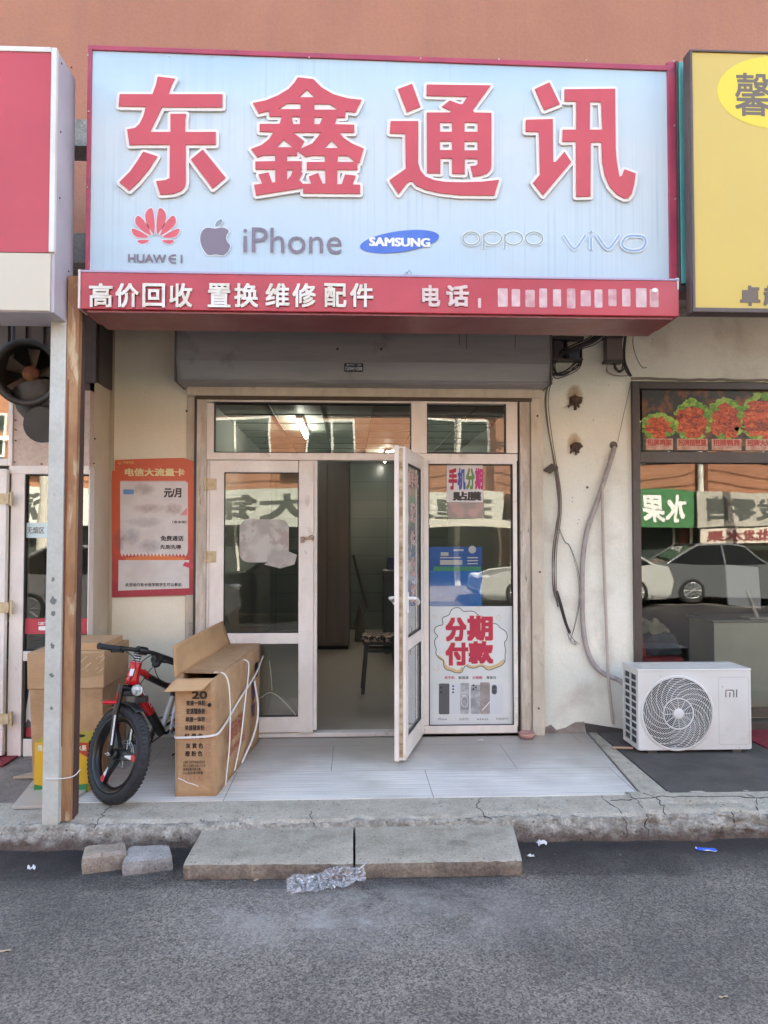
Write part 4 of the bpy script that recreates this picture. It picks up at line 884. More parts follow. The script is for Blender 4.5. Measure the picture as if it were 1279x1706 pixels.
# ------------------------------------------------------------------ the main sign
YS = -1.70
SG = Thing('shop_sign', 'large pale blue sign board with four big red characters and a row of phone logos', 'sign', (PX(636, YS), YS, PZ(458, YS)))
ex = rect(145, 92, 1128, 458, YS)
X0, X1, Z0s, Z1s = ex
g = MB(); g.box(X0, X1, YS + .03, YS + .15, Z0s, Z1s)
SG.part('back_box', g, M('sign box steel', '#6b5d5c', .6))
REDT = M('red pvc trim', '#a83a50', .4, col2='#95304a', vs=4, col3='#7c2b40', s3=8, lo3=.6, hi3=.75)
w = .022
g = MB(); g.box(X0, X0 + w, YS - .012, YS + .16, Z0s, Z1s); xr = PX(1112, YS, 300); g.box(xr, X1, YS - .012, YS + .16, Z0s, Z1s)
g.hexa([(X0, YS - .013, Z1s - w), (X1, YS - .013, Z1s - .052), (X1, YS + .16, Z1s - .052), (X0, YS + .16, Z1s - w)], [(X0, YS - .013, Z1s + .004), (X1, YS - .013, Z1s - .022), (X1, YS + .16, Z1s - .022), (X0, YS + .16, Z1s + .004)])
SG.part('frame', g, REDT, bevel=.003)
g = MB(); random.seed(2)
for px in (148, 283, 355, 515, 700, 830, 975, 1120):
    q = at(px, 92 + (px - 148) * .010, YS); g.cyl((q.x, YS - .012, q.z - .01), (q.x, YS - .017, q.z - .01), .004, 8)
for py in (200, 324): g.cyl((X0 + .01, YS - .012, PZ(py, YS)), (X0 + .01, YS - .017, PZ(py, YS)), .004, 8); g.cyl((X1 - .02, YS - .012, PZ(py, YS)), (X1 - .02, YS - .017, PZ(py, YS)), .004, 8)
SG.part('screw', g, M('rusty screw', '#c5b4a4', .4, metal=.5))
g = MB()
# cable along the top edge
cpts = [Vector((PX(px, YS), YS + .02, PZ(py, YS))) for px, py in [(455, 92), (520, 90), (560, 91), (640, 95), (655, 93), (720, 96), (800, 95), (900, 97), (1000, 98), (1118, 99)]]
SG.part('top_cable', MB().tube(smooth_path(cpts, 2), .006, 6), M('grey cable', '#5f5a5c', .6))
def banner():
    m = M('pale blue banner print', '#c0cfd9', .42, bump=.0008, bs=6)
    nt = m.node_tree; N = nt.nodes; L = nt.links; b = N['Principled BSDF']; tc = N.new('ShaderNodeTexCoord')
    sx = N.new('ShaderNodeSeparateXYZ'); L.new(tc.outputs['Generated'], sx.inputs[0])
    n = N.new('ShaderNodeTexNoise'); n.inputs['Scale'].default_value = 1.1; n.inputs['Detail'].default_value = 2; L.new(tc.outputs['Object'], n.inputs[0])
    a = N.new('ShaderNodeMath'); a.operation = 'MULTIPLY_ADD'; L.new(n.outputs[0], a.inputs[0]); a.inputs[1].default_value = .5; L.new(sx.outputs[2], a.inputs[2])
    a2 = N.new('ShaderNodeMath'); a2.operation = 'MULTIPLY'; a2.inputs[1].default_value = .7; L.new(a.outputs[0], a2.inputs[0]); a = a2
    r = N.new('ShaderNodeValToRGB'); e = r.color_ramp.elements; e[0].position = .12; e[0].color = lin('#a6bfcd'); e[1].position = .99; e[1].color = lin('#93b2c6')
    for p, c in ((.36, '#b6c4ca'), (.6, '#bdc5c8'), (.78, '#afc2cc')): q = r.color_ramp.elements.new(p); q.color = lin(c)
    L.new(a.outputs[0], r.inputs[0])
    mp = N.new('ShaderNodeMapping'); mp.inputs['Scale'].default_value = (60, .5, .3); L.new(tc.outputs['Object'], mp.inputs[0])
    n2 = N.new('ShaderNodeTexNoise'); n2.inputs['Scale'].default_value = 1; n2.inputs['Detail'].default_value = 3; L.new(mp.outputs[0], n2.inputs[0])
    n3 = N.new('ShaderNodeTexNoise'); n3.inputs['Scale'].default_value = 1.5; L.new(tc.outputs['Object'], n3.inputs[0])
    mr = N.new('ShaderNodeMapRange'); mr.inputs[1].default_value = .5; mr.inputs[2].default_value = .64; mr.inputs[4].default_value = .6; L.new(n2.outputs[0], mr.inputs[0])
    mr2 = N.new('ShaderNodeMapRange'); mr2.inputs[1].default_value = .4; mr2.inputs[2].default_value = .6; L.new(n3.outputs[0], mr2.inputs[0])
    mu = N.new('ShaderNodeMath'); mu.operation = 'MULTIPLY'; L.new(mr.outputs[0], mu.inputs[0]); L.new(mr2.outputs[0], mu.inputs[1])
    x = N.new('ShaderNodeMix'); x.data_type = 'RGBA'; L.new(mu.outputs[0], x.inputs[0]); L.new(r.outputs[0], x.inputs[6]); x.inputs[7].default_value = lin('#9db0bd'); L.new(x.outputs[2], b.inputs['Base Color'])
    return m
BAN = banner()
bx0_, bx1_ = X0 + w, xr
def bP(u, v):
    x = bx0_ + (bx1_ - bx0_) * u; zt = Z1s - w - (w + .008) * u; z = Z0s + (zt - Z0s) * v
    wr = .007 * hn(x * 1.3, z * 2, 3) + .006 * math.exp(-(u * 9) ** 2) * hn(x * 3, z * 9, 1) * 2 + .005 * hn((x + z) * 3.2, (x - z) * .7, 8) + .003 * math.exp(-(v * 7) ** 2) * hn(x * 5, 1, 4) * 2
    edge = min(u, 1 - u, v, 1 - v) * 14
    return (x, YS - .001 - max(-.008, min(.0052, wr * min(1, edge) * .9)), z)
BN = SG.part('banner', MB().sheet(bP, 160, 60), BAN)
f = wallf(YS - .012)
def sp2(ox, oy, s): return lambda u, v: (lambda q: (q.x, q.z))(at(ox + u / s, oy + v / s, YS - .012))
def letter(name, ox, polys, label):
    tr = sp2(ox, 110, 5.8136)
    gr = MB(); gw = MB(); kk = 0; gd = MB()
    for outer, holes in polys:
        O = [tr(*p) for p in outer]; H = [[tr(*p) for p in h] for h in holes]
        gr.poly(f, O, H, n0=.012, th=.006)
        # white cut-out body behind, a little larger all round
        gw.poly(f, O, H, n0=.0052, th=.012)
        for loop in [O] + H:
            n = len(loop)
            for i in range(n):
                a, b2 = Vector(loop[i]), Vector(loop[(i + 1) % n]); dd = b2 - a
                if dd.length < 1e-4: continue
                ang = math.atan2(dd.y, dd.x); r_ = .0165; sx_, sy_ = 0.0005, 0.0
                cap = [(b2.x + r_ * math.cos(ang + t), b2.y + r_ * math.sin(ang + t)) for t in [math.pi * (-.5 + j / 6) for j in range(7)]] + [(a.x + r_ * math.cos(ang + t), a.y + r_ * math.sin(ang + t)) for t in [math.pi * (.5 + j / 6) for j in range(7)]]
                gw.poly(f, cap, n0=.0050 - kk * .000008, th=.012); kk += 1
                # bevel sides in darker red
    L1 = SG.part('raised_character', gw, M('white letter foam', '#dcd6d0', .5), BN, label=label)
    SG.part('character_face', gr, M('red letter face', '#bd454d', .45, col2='#b6404a', vs=2), BN)
letter('dong', 180, [([(485, 115), (650, 135), (615, 200), (590, 285), (1110, 285), (1110, 410), (525, 410), (410, 650), (608, 650), (608, 475), (760, 475), (750, 530), (750, 650), (1045, 650), (1045, 772), (755, 772), (755, 1130), (748, 1175), (715, 1215), (640, 1245), (510, 1255), (470, 1125), (560, 1115), (600, 1095), (603, 772), (300, 772), (212, 775), (190, 625), (265, 612), (310, 570), (345, 500), (372, 405), (108, 400), (118, 285), (435, 285), (470, 190)], []),
    ([(345, 840), (480, 885), (400, 1010), (300, 1130), (210, 1215), (115, 1135), (220, 1030), (290, 930)], []), ([(920, 820), (1140, 1090), (1015, 1195), (805, 915)], [])], 'first big red character from the left')
letter('xin', 400, [([(560, 122), (710, 140), (790, 220), (900, 285), (1040, 325), (1175, 340), (1115, 460), (1020, 450), (1015, 510), (935, 512), (918, 575), (1105, 580), (1105, 655), (960, 655), (1000, 705), (1080, 760), (1195, 810), (1155, 950), (1135, 945), (1135, 1015), (940, 1015), (940, 1155), (985, 1155), (1015, 1060), (1120, 1072), (1085, 1157), (1162, 1160), (1160, 1245), (610, 1240), (610, 1190), (155, 1262), (138, 1160), (215, 1150), (180, 1060), (275, 1040), (312, 1140), (342, 1135), (342, 1012), (150, 1010), (150, 935), (340, 932), (340, 872), (225, 875), (170, 895), (108, 815), (210, 775), (280, 720), (325, 650), (190, 645), (190, 572), (385, 572), (405, 500), (285, 500), (278, 445), (180, 470), (125, 370), (250, 345), (370, 295), (470, 235), (525, 175)],
    [[(645, 240), (725, 315), (570, 315)], [(455, 375), (585, 375), (585, 430), (372, 430)], [(720, 380), (865, 380), (955, 435), (720, 435)], [(500, 502), (580, 502), (580, 575), (515, 575)], [(720, 508), (800, 508), (770, 575), (720, 575)], [(512, 655), (785, 655), (700, 760), (585, 812), (622, 738)], [(420, 722), (512, 798), (355, 798)], [(885, 730), (955, 805), (815, 805)],
     [(455, 878), (552, 878), (552, 828), (635, 892), (690, 878), (820, 878), (820, 940), (645, 940), (645, 1015), (825, 1015), (825, 1150), (800, 1150), (755, 1045), (665, 1080), (690, 1150), (608, 1150), (570, 1112), (605, 1045), (580, 1020), (598, 1015), (598, 932), (455, 932)], [(455, 1015), (515, 1015), (490, 1075), (455, 1115)], [(945, 880), (1045, 880), (1115, 940), (945, 940)]])], 'second big red character from the left')
letter('tong', 630, [([(190, 235), (325, 185), (405, 405), (275, 458)], []),
    ([(118, 545), (385, 545), (385, 950), (405, 1020), (455, 1080), (540, 1115), (650, 1132), (820, 1136), (1000, 1130), (1165, 1112), (1122, 1262), (800, 1260), (600, 1240), (450, 1205), (370, 1170), (335, 1130), (300, 1125), (270, 1150), (195, 1250), (108, 1115), (265, 1005), (260, 665), (110, 660)], []),
    ([(468, 192), (1085, 200), (910, 440), (930, 462), (1092, 465), (1092, 970), (1085, 1010), (1050, 1050), (990, 1070), (915, 1080), (890, 978), (940, 975), (960, 955), (960, 910), (835, 908), (835, 1055), (712, 1052), (712, 905), (600, 905), (598, 1048), (470, 1045), (468, 462), (690, 462), (705, 445), (615, 405), (690, 345), (790, 383), (815, 380), (860, 308), (465, 298)],
     [[(595, 558), (712, 558), (712, 648), (595, 648)], [(832, 558), (960, 558), (960, 648), (832, 648)], [(595, 738), (712, 738), (712, 825), (595, 825)], [(832, 740), (960, 740), (960, 827), (832, 827)]])], 'third big red character from the left')
letter('xun', 860, [([(175, 235), (315, 170), (415, 380), (265, 438)], []), ([(88, 532), (348, 525), (352, 940), (375, 940), (460, 840), (525, 940), (255, 1262), (158, 1140), (225, 1060), (215, 648), (85, 645)], []),
    ([(462, 238), (950, 232), (955, 800), (965, 930), (990, 1080), (1015, 1075), (1040, 1010), (1148, 1050), (1135, 1150), (1110, 1250), (1080, 1285), (1040, 1290), (970, 1255), (900, 1180), (850, 1070), (825, 940), (820, 748), (715, 748), (712, 1270), (575, 1272), (572, 740), (440, 742), (445, 628), (575, 628), (575, 352), (462, 352)], [[(708, 358), (815, 358), (828, 628), (705, 628)]])], 'rightmost big red character')
# logos
f = wallf(YS - .0078)
lg = lambda u, v: (lambda q: (q.x, q.z))(at(200 + u / 6.395, 340 + v / 6.395, YS - .0078))
pet = [[(392, 322), (386, 250), (390, 150), (410, 38), (455, 50), (490, 100), (488, 170), (450, 250), (400, 330)], [(420, 335), (480, 200), (560, 112), (595, 150), (598, 200), (560, 255), (500, 300), (430, 338)], [(435, 360), (520, 300), (635, 250), (632, 300), (600, 345), (550, 362)], [(435, 382), (585, 382), (560, 415), (515, 430), (460, 405)]]
g = MB(); gw = MB()
for p in pet:
    for mir in (0, 1):
        pts = chaikin([(756 - u, v) if mir else (u, v) for u, v in p], 2); g.poly(f, [lg(*q) for q in pts], n0=0)
        gw2 = [lg(*q) for q in pts]; ribbon(gw, f, gw2 + gw2[:1], .008, -.0008)
LG1 = SG.part('petal_logo', g, M('red petal print', '#c9545c', .45), BN)
WP = M('white outline print', '#d5dade', .5)
SG.part('logo_outline', gw, WP, LG1)
GREYP = M('grey sign print', '#766b78', .45)
g = MB(); e = rect(213, 424, 304, 438, YS - .0078); wA = e[1] - e[0]; text(g, 'HUAW', f, e[0], e[0] + wA * .70, e[2], e[3], n0=0, bold=.03)
xe = e[0] + wA * .75; ew = wA * .13; h = e[3] - e[2]; ce = [(xe + ew * .8 - ew * .8 * math.sin(a), (e[2] + e[3]) / 2 + h * .46 * math.cos(a)) for a in [math.pi * i / 8 for i in range(9)]]
ribbon(g, f, [(xe + ew, ce[0][1])] + ce + [(xe + ew, ce[-1][1])], .009, 0); ribbon(g, f, [(xe + .006, (e[2] + e[3]) / 2), (xe + ew, (e[2] + e[3]) / 2)], .009, 0.0003); ribbon(g, f, [(e[1] - .006, e[2]), (e[1] - .006, e[3])], .010, 0)
SG.part('lettering', g, GREYP, BN)
g = MB(); body = [(1015, 264), (1060, 250), (1110, 250), (1168, 285), (1135, 325), (1128, 370), (1145, 410), (1178, 440), (1150, 510), (1105, 548), (1065, 545), (1015, 535), (940, 550), (900, 510), (862, 440), (850, 360), (865, 295), (905, 255), (950, 250)]
pb_ = [lg(*q) for q in chaikin(body, 2)]; pl_ = [lg(*q) for q in chaikin([(1010, 247), (1015, 205), (1045, 170), (1090, 156), (1085, 200), (1055, 235)], 2)]
g.poly(f, pb_, n0=0); AP = SG.part('apple_logo', g, GREYP, BN); SG.part('apple_leaf', MB().poly(f, pl_, n0=0), M('grey green print', '#7f8d8f', .45), AP)
gw = MB(); ribbon(gw, f, pb_ + pb_[:1], .009, -.0008); ribbon(gw, f, pl_ + pl_[:1], .008, -.0008); SG.part('logo_outline', gw, WP, AP)
g = MB(); tpx(g, 'iPhone', 405, 380, 569, 422, YS - .0078, n0=0); SG.part('lettering', g, GREYP, BN)
e = rect(598, 379, 733, 426, YS - .0078); cx, cz = (e[0] + e[1]) / 2, (e[2] + e[3]) / 2
OV = SG.part('oval_logo', MB().poly(f, ell(cx, cz, .220, .058, 48, R(9)), n0=0), M('blue oval print', '#3b62b8', .45, col2='#4a70c2', vs=5), BN)
g = MB(); text(g, 'SAMSUNG', f, cx - .168, cx + .168, cz - .030, cz + .022, n0=.0006, bold=.05, shear=0, vert=.5); SG.part('lettering', g, PW, OV)
def outl(paths, wd, col_mat, nm):
    gw = MB(); g = MB()
    for k, (p, cl) in enumerate(paths): ribbon(gw, f, p, wd * 2.1, -.0008 + k * .00005, closed=cl); ribbon(g, f, p, wd, .0 + k * .00005, closed=cl)
    o = SG.part(nm, g, col_mat, BN); SG.part('logo_outline', gw, WP, o)
lo = lambda u, v: (lambda q: (q.x, q.z))(at(590 + u / 2.508, 360 + v / 2.508, YS - .0078))
cc = lambda cu, cv, ru, rv: [lo(cu + ru * math.cos(a), cv + rv * math.sin(a)) for a in [2 * math.pi * i / 30 for i in range(30)]]
outl([(cc(489, 94, 35, 27), True), (cc(578, 94, 37, 27), True), ([lo(541, 75), lo(541, 137)], False), (cc(665, 94, 37, 27), True), ([lo(629, 75), lo(629, 137)], False), (cc(751, 94, 36, 27), True)], .008, M('olive grey print', '#8b9a92', .45), 'wordmark_print')
vv = lambda a, b2: [lo(*q) for q in chaikin([(a, 79), (a + 32, 128), (a + 46, 139), (a + 60, 128), (b2, 80)], 2, False)]
outl([(vv(874, 966), False), ([lo(989, 90), lo(989, 142)], False), ([lo(989, 62), lo(989, 68)], False), (vv(1014, 1107), False), ([lo(*q) for q in chaikin([(1120, 105), (1140, 82), (1200, 82), (1218, 96), (1216, 120), (1198, 142), (1150, 146), (1118, 128)], 2)], True)], .011, M('blue grey print', '#7fa0bd', .45), 'wordmark_print')
g = MB()
for px, py in ((673, 459), (678, 456)): q = at(px, py, YS - .01); g.tube([(q.x, YS - .01, q.z), (q.x + .01, YS - .025, q.z + .015), (q.x + .025, YS - .01, q.z)], .002, 6)
SG.part('wire_end', g, GREYP)
# struts behind the sign, in the gap left of it
g = MB(); zz0, zz1 = PZ(442, -1.2), PZ(388, -1.2)
# closing sheet between sign and canopy

# lower red strip with white letters
YF = -1.79
ef = rect(134, 460, 1131, 521, YF)
FS = Thing('fascia_sign', 'long red fascia board with white raised characters under the pale blue sign', 'sign', ((ef[0] + ef[1]) / 2, YF, ef[2]))
g = MB(); g.box(ef[0], ef[1], YF, YF + .30, ef[2], ef[3])
FS.part('board', g, SIGNRED, bevel=.004)
FS.part('bottom_sheet', MB().box(ef[0] + .03, ef[1] - .03, YF + .02, YF + .37, ef[2] - .012, ef[2] - .001), M('dull red underside', '#8d4347', .35, col2='#7f3a40', vs=2, stretch=(1, .3, 1), rvar=.1))
FS.part('top_trim', MB().box(ef[0], ef[1], YF - .006, YF + .02, ef[3] - .004, ef[3] + .008), M('pale violet trim', '#a99bb5', .4), bevel=.002)
fw = wallf(YF)
WL = M('white raised letter', '#dcd8d0', .4, col2='#cfc6b6', vs=9)
chars = [('高', 148, 187), ('价', 192, 231), ('回', 237, 275), ('收', 282, 320), ('置', 346, 384), ('换', 390, 430), ('维', 442, 482), ('修', 487, 526), ('配', 540, 577), ('件', 583, 622)]
for ch, a_, c_ in chars:
    g = MB(); tpx(g, ch, a_, 472, c_, 512, YF - .012, n0=-.0, depth=.018, bold=.022, step=.00015); FS.part('raised_character', g, WL)
g = MB(); tpx(g, '电', 703, 475, 733, 511, YF - .008, n0=0, depth=.012, bold=.035); tpx(g, '话', 743, 475, 781, 511, YF - .008, n0=0, depth=.012, bold=.035)
FS.part('raised_character', g, M('worn white letter', '#cfbab6', .5))
random.seed(21)
WORN = M('worn pink letter patch', '#c39aa0', .5, col2='#cdb5b2', vs=16, vd=1)
g = MB(); q = rect(796, 497, 801, 513, YF); g.box(q[0], q[1], YF - .0015, YF + .0, q[2], q[3])
for k in range(12):
    a_ = 829 + k * 23; q = rect(a_, 480 + random.random() * 4, a_ + 13 + random.random() * 5, 514 - random.random() * 4, YF)
    h_ = MB().poly(fw, rrect(q[0], q[2], q[1], q[3], .006), n0=.0012, th=.001); FS.part('worn_patch', h_, [WORN, M('paler worn patch', '#cfb6b4', .5, col2='#c4a0a2', vs=20, vd=1), M('dull worn patch', '#b78489', .5, col2='#c5a2a2', vs=18, vd=1)][(k * 7) % 3], label='pale illegible worn patch')
FS.part('worn_patch', g, WORN)
g = MB(); q = at(1090, 484, YF); g.poly(fw, ell(q.x, q.z, .016, .012, 14), n0=.006, th=.005); FS.part('letter_remnant', g, PW); g = MB(); q = at(1128, 470, YF); g.poly(fw, [(q.x - .012, q.z + .02), (q.x + .006, q.z + .022), (q.x + .006, q.z - .04), (q.x, q.z - .045), (q.x - .002, q.z)], n0=.004, th=.003)
FS.part('torn_white_edge', g, PW)
FS.part('side_edge', MB().box(ef[0] - .012, ef[0], YF - .008, YF + .12, ef[2] - .0, ef[3] + .01), M('white edge strip', '#d9cfc6', .5), bevel=.003)

# teal board end between the signs
e = rect(1133, 103, 1146, 472, -1.74)
tb = Thing('teal_board', 'narrow edge of a teal board between the pale blue sign and the yellow sign', 'sign', (e[0], -1.6, e[2]))
tb.part('face', MB().box(e[0], e[1], -1.74, -1.60, e[2], e[3]), M('teal board paint', '#4f9590', .4, col2='#5aa09a', vs=3), bevel=.003)
tb.part('frame', MB().box(e[0] - .012, e[0] - .001, -1.735, -1.60, e[2] - .01, e[3] + .01).box(e[0] - .012, e[1] + .05, -1.735, -1.60, e[2] - .05, e[2] - .0105), DARKM, bevel=.002)

# left neighbour's sign
YLb = -1.93
el = rect(-300, 76, 92, 518, YLb)
NL = Thing('shop_sign', 'red and cream sign box of the left neighbouring shop, at the left picture edge', 'sign', (el[1] - .5, YLb, el[2]))
PV = M('pale sign box side', '#b9b1b8', .45, col2='#aca4ac', vs=2)
NL.part('sign_box', MB().box(el[0], el[1], YLb + .006, YLb + .27, el[2], el[3]), PV, bevel=.004)
q = rect(-300, 84, 84, 418, YLb); NL.part('red_face', MB().box(q[0], q[1], YLb - .003, YLb + .005, q[2], q[3]), M('bright red sign face', '#b83d47', .35, col2='#b03842', vs=1.4))
q2 = rect(-300, 420, 84, 516, YLb); NL.part('white_face', MB().box(q2[0], q2[1], YLb - .004, YLb + .005, q2[2], q2[3]), M('cream sign face', '#c4bba9', .4), bevel=.002)
NL.part('frame', MB().box(q[1] + .001, el[1] + .002, YLb - .01, YLb + .02, q[2], el[3]).box(el[0], q[1], YLb - .01, YLb + .02, q[3] + .001, el[3] + .002), WHITEM, bevel=.003)
g = MB()
for py, dy in ((106, .06), (112, .2), (220, .06), (330, .06), (452, .2)): z = PZ(py, YLb + dy, 98); g.cyl((el[1] - .002, YLb + dy, z), (el[1] + .004, YLb + dy, z), .005, 8)
NL.part('screw', g, DARKM)

# right neighbour's sign
YR = -1.86
er = rect(1150, 92, 1700, 524, YR)
NR = Thing('shop_sign', 'yellow sign box of the right neighbouring shop with brown characters', 'sign', (er[0] + .5, YR, er[2]))
BF = M('bronze sign frame', '#5a4d49', .45, col2='#4f4440', vs=3)
NR.part('sign_box', MB().box(er[0] - .002, er[1], YR + .01, YR + .07, er[2], er[3]), BF, bevel=.004)
wf = .024
NR.part('frame', MB().box(er[0], er[0] + wf * .6, YR - .012, YR + .009, er[2], er[3]).box(er[0] + wf * .6, er[1], YR - .0115, YR + .009, er[2], er[2] + wf).box(er[0] + wf * .6, er[1], YR - .0115, YR + .009, er[3] - wf * .5, er[3]), BF, bevel=.003)
YEL = M('yellow sign face', '#c8ad55', .4, col2='#c3a957', vs=.8)
yf = NR.part('yellow_face', MB().box(er[0] + wf * .6, er[1], YR - .002, YR + .0095, er[2] + wf, er[3] - wf * .5), YEL)
f = wallf(YR - .002); ec = at(1290, 155, YR)
NR.part('oval_print', MB().poly(f, ell(ec.x, ec.z, .32, .20, 48), n0=.0012), M('bright yellow print', '#d6c23a', .4), yf)
BR2 = M('brown sign print', '#6a5d52', .5)
g = MB(); tpx(g, '馨', 1224, 122, 1284, 194, YR - .0035, n0=.0, bold=.012); tpx(g, '香', 1292, 122, 1352, 194, YR - .0035, n0=0, bold=.028)
NR.part('lettering', g, BR2, yf)
g = MB(); tpx(g, '卓', 1232, 476, 1266, 510, YR - .0035, n0=0, bold=.045); tpx(g, '越', 1271, 476, 1305, 510, YR - .0035, n0=0, bold=.045); NR.part('lettering', g, BR2, yf)

# ------------------------------------------------------------------ the two posts
def leanpost(T, nm, bot, top, Yb, Yt, w, d, mat_, bev=.003, dx=0, parent=None):
    a = onz(*bot, 0) if Yb is None else at(*bot, Yb); b2 = at(*top, Yt); a = Vector((a.x + dx, Yb, 0)); b2 = Vector((b2.x + dx, Yt, b2.z))
    g = MB(); q = lambda p, z: [(p.x - w / 2, p.y - d / 2, z), (p.x + w / 2, p.y - d / 2, z), (p.x + w / 2, p.y + d / 2, z), (p.x - w / 2, p.y + d / 2, z)]
    g.hexa(q(a, a.z - .01), q(b2, b2.z)); return T.part(nm, g, mat_, parent, bevel=bev)
WPOST = M('chalky white post paint', '#bfc0b9', .6, col2='#b4b4ab', vs=3, col3='#8f8f88', s3=7, lo3=.66, hi3=.72, bump=.001, bs=40)
t = Thing('square_post', 'white painted square post under the red neighbouring sign, chipped near the bottom', 'post', (PX(87, -1.68, 1357), -1.68, 0))
leanpost(t, 'shaft', (87, 1357), (102, 534), -1.68, -1.72, .082, .07, WPOST)
g = MB()
for px, py, r_ in [(88, 965, .008), (89, 1001, .016), (89, 1022, .011), (87, 1075, .013), (86, 1125, .011), (86, 1180, .008)]:
    k = (1357 - py) / (1357 - 534); Yp = -1.68 - .04 * k - .0358; q = at(px, py, Yp); g.poly(wallf(Yp - .0005), blob(q.x, q.z, r_, r_ * 1.2, py * .1, .5, 12), n0=0)
t.part('chipped_patch', g, M('grey chip', '#6f7470', .8))
RUST = M('rusty post paint', '#ad8760', .8, col2='#95694a', vs=11, vd=8, stretch=(1, 1, .25), lo=.4, hi=.6, col3='#bfa988', s3=12, lo3=.56, hi3=.64, st3=(1, 1, .25), bump=.003, bs=50)
t = Thing('angle_post', 'rusty orange brown steel post beside the white post', 'post', (PX(110, -1.64, 1358), -1.64, 0))
leanpost(t, 'shaft', (110, 1358), (126, 462), -1.64, -1.74, .062, .05, RUST)
leanpost(t, 'side_flange', (124.5, 1352), (137, 535), -1.60, -1.68, .018, .07, M('dark brown rust', '#5a4038', .85, col2='#463430', vs=10, stretch=(1, 1, .3)))
leanpost(t, 'paint_edge', (119, 1358), (134, 462), -1.612, -1.712, .008, .03, M('pale flaked paint', '#bdb594', .7, col2='#a98455', vs=14, stretch=(1, 1, .3)))
leanpost(t, 'rust_edge', (99.5, 1357), (119, 534), -1.655, -1.73, .014, .05, M('dark rust edge', '#6b4034', .85, col2='#84503a', vs=10, stretch=(1, 1, .3)))
# string tied round both posts
a = at(76, 1298, -1.73); b2 = at(124, 1296, -1.69); 
single('string', 'thin white string tied round the white post and the rusty post near the bottom', 'string', MB().tube(smooth_path([a + Vector((-.005, .04, 0)), a + Vector((-.003, -.0, 0)), (a + b2) / 2 + Vector((0, -.008, .0)), b2 + Vector((.0, -.0, .006)), b2 + Vector((.012, .05, .03))]), .003, 6), WHITEM, a)

# ------------------------------------------------------------------ telecom poster
yp = -.0165
def tp(u, v): q = at(180 + u / 6.9625, 755 + v / 6.9625, yp); return (q.x, q.z)
f = wallf(yp)
TPx = at(258, 880, yp)
TT = Thing('telecom_poster', 'orange red telecom poster with a white panel taped to the cream wall', 'poster', (TPx.x, 0, TPx.z))
sheetp = [(78, 80), (300, 70), (520, 62), (860, 55), (900, 60), (990, 95), (985, 200), (1010, 330), (1015, 1200), (1010, 1640), (800, 1650), (300, 1665), (45, 1672), (48, 1400), (42, 1000), (40, 300), (45, 205), (75, 200)]
def pm(name, top, bot):
    m = M(name, top, .42); nt = m.node_tree; N = nt.nodes; L = nt.links; tc = N.new('ShaderNodeTexCoord'); sx = N.new('ShaderNodeSeparateXYZ'); L.new(tc.outputs['Generated'], sx.inputs[0])
    n = N.new('ShaderNodeTexNoise'); n.inputs['Scale'].default_value = 9; n.inputs['Detail'].default_value = 5; n.inputs['Distortion'].default_value = 1; L.new(tc.outputs['Object'], n.inputs[0])
    a = N.new('ShaderNodeMath'); a.operation = 'MULTIPLY_ADD'; L.new(n.outputs[0], a.inputs[0]); a.inputs[1].default_value = .5; L.new(sx.outputs[2], a.inputs[2])
    r = N.new('ShaderNodeValToRGB'); r.color_ramp.elements[0].color = lin(bot); r.color_ramp.elements[0].position = .3; r.color_ramp.elements[1].color = lin(top); r.color_ramp.elements[1].position = .75; L.new(a.outputs[0], r.inputs[0]); L.new(r.outputs[0], N['Principled BSDF'].inputs['Base Color'])
    bp = N.new('ShaderNodeBump'); bp.inputs['Distance'].default_value = .004; L.new(n.outputs[0], bp.inputs['Height']); L.new(bp.outputs[0], N['Principled BSDF'].inputs['Normal']); return m
TS = TT.part('sheet', MB().poly(f, [tp(*q) for q in sheetp], n0=.0, th=.0015), pm('poster orange red', '#cb5a3a', '#a83444'))
zig = [(140, 330)]
for i in range(38): zig += [(150 + i * 20, 316), (160 + i * 20, 332)]
zb_pts = []
for i in range(19): zb_pts += [(918 - i * 41, 1165), (898 - i * 41, 1200)]
wp = [(140, 345)] + zig[1:] + [(925, 340), (925, 1130)] + zb_pts + [(142, 1150)]
ZZ = TT.part('white_panel', MB().poly(f, [tp(*q) for q in wp], n0=.0008), M('poster white', '#d5d0cc', .5, col2='#cdc4bf', vs=5), TS)
TT.part('white_panel', MB().poly(f, [tp(*q) for q in [(122, 1240), (940, 1240), (940, 1565), (118, 1595)]], n0=.0009), MATS['poster white'], TS)
TT.part('orange_scallop', MB().poly(f, [tp(*q) for q in [(560, 1175), (900, 1215), (880, 1240), (200, 1245), (200, 1215)]], n0=.0006), M('orange print', '#d9773f', .5), TS)
def tt(s, u0, v0, u1, v1, mt, bold=.04, nm='lettering', n0=.0016):
    x0, z1 = tp(u0, v0); x1, z0 = tp(u1, v1); g = MB(); text(g, s, f, x0, x1, z0, z1, n0=n0, bold=bold, step=.00002); TT.part(nm, g, mt, TS)
tt('电信大流量卡', 195, 175, 890, 268, M('cream letters', '#dfcf9c', .5), .035)
tt('中国电信', 175, 92, 300, 124, M('gold letters', '#d9b160', .5), .02)
DKP = MATS['dark print']
tt('元/月', 648, 405, 850, 515, DKP, .045); tt('免费通话', 610, 958, 875, 1018, DKP, .04); tt('先到先得', 605, 1062, 848, 1115, DKP, .035); tt('（含本地）', 745, 782, 912, 815, DKP, .03)
tt('此活动只有长信学院学生可以参加', 200, 1505, 850, 1545, DKP, .03)
g = MB(); g.poly(f, [tp(*q) for q in rrect(175, 420, 300, 478, 14)], n0=.0012); TT.part('blue_tag', g, M('blue tag print', '#5f8fc0', .5), TS)
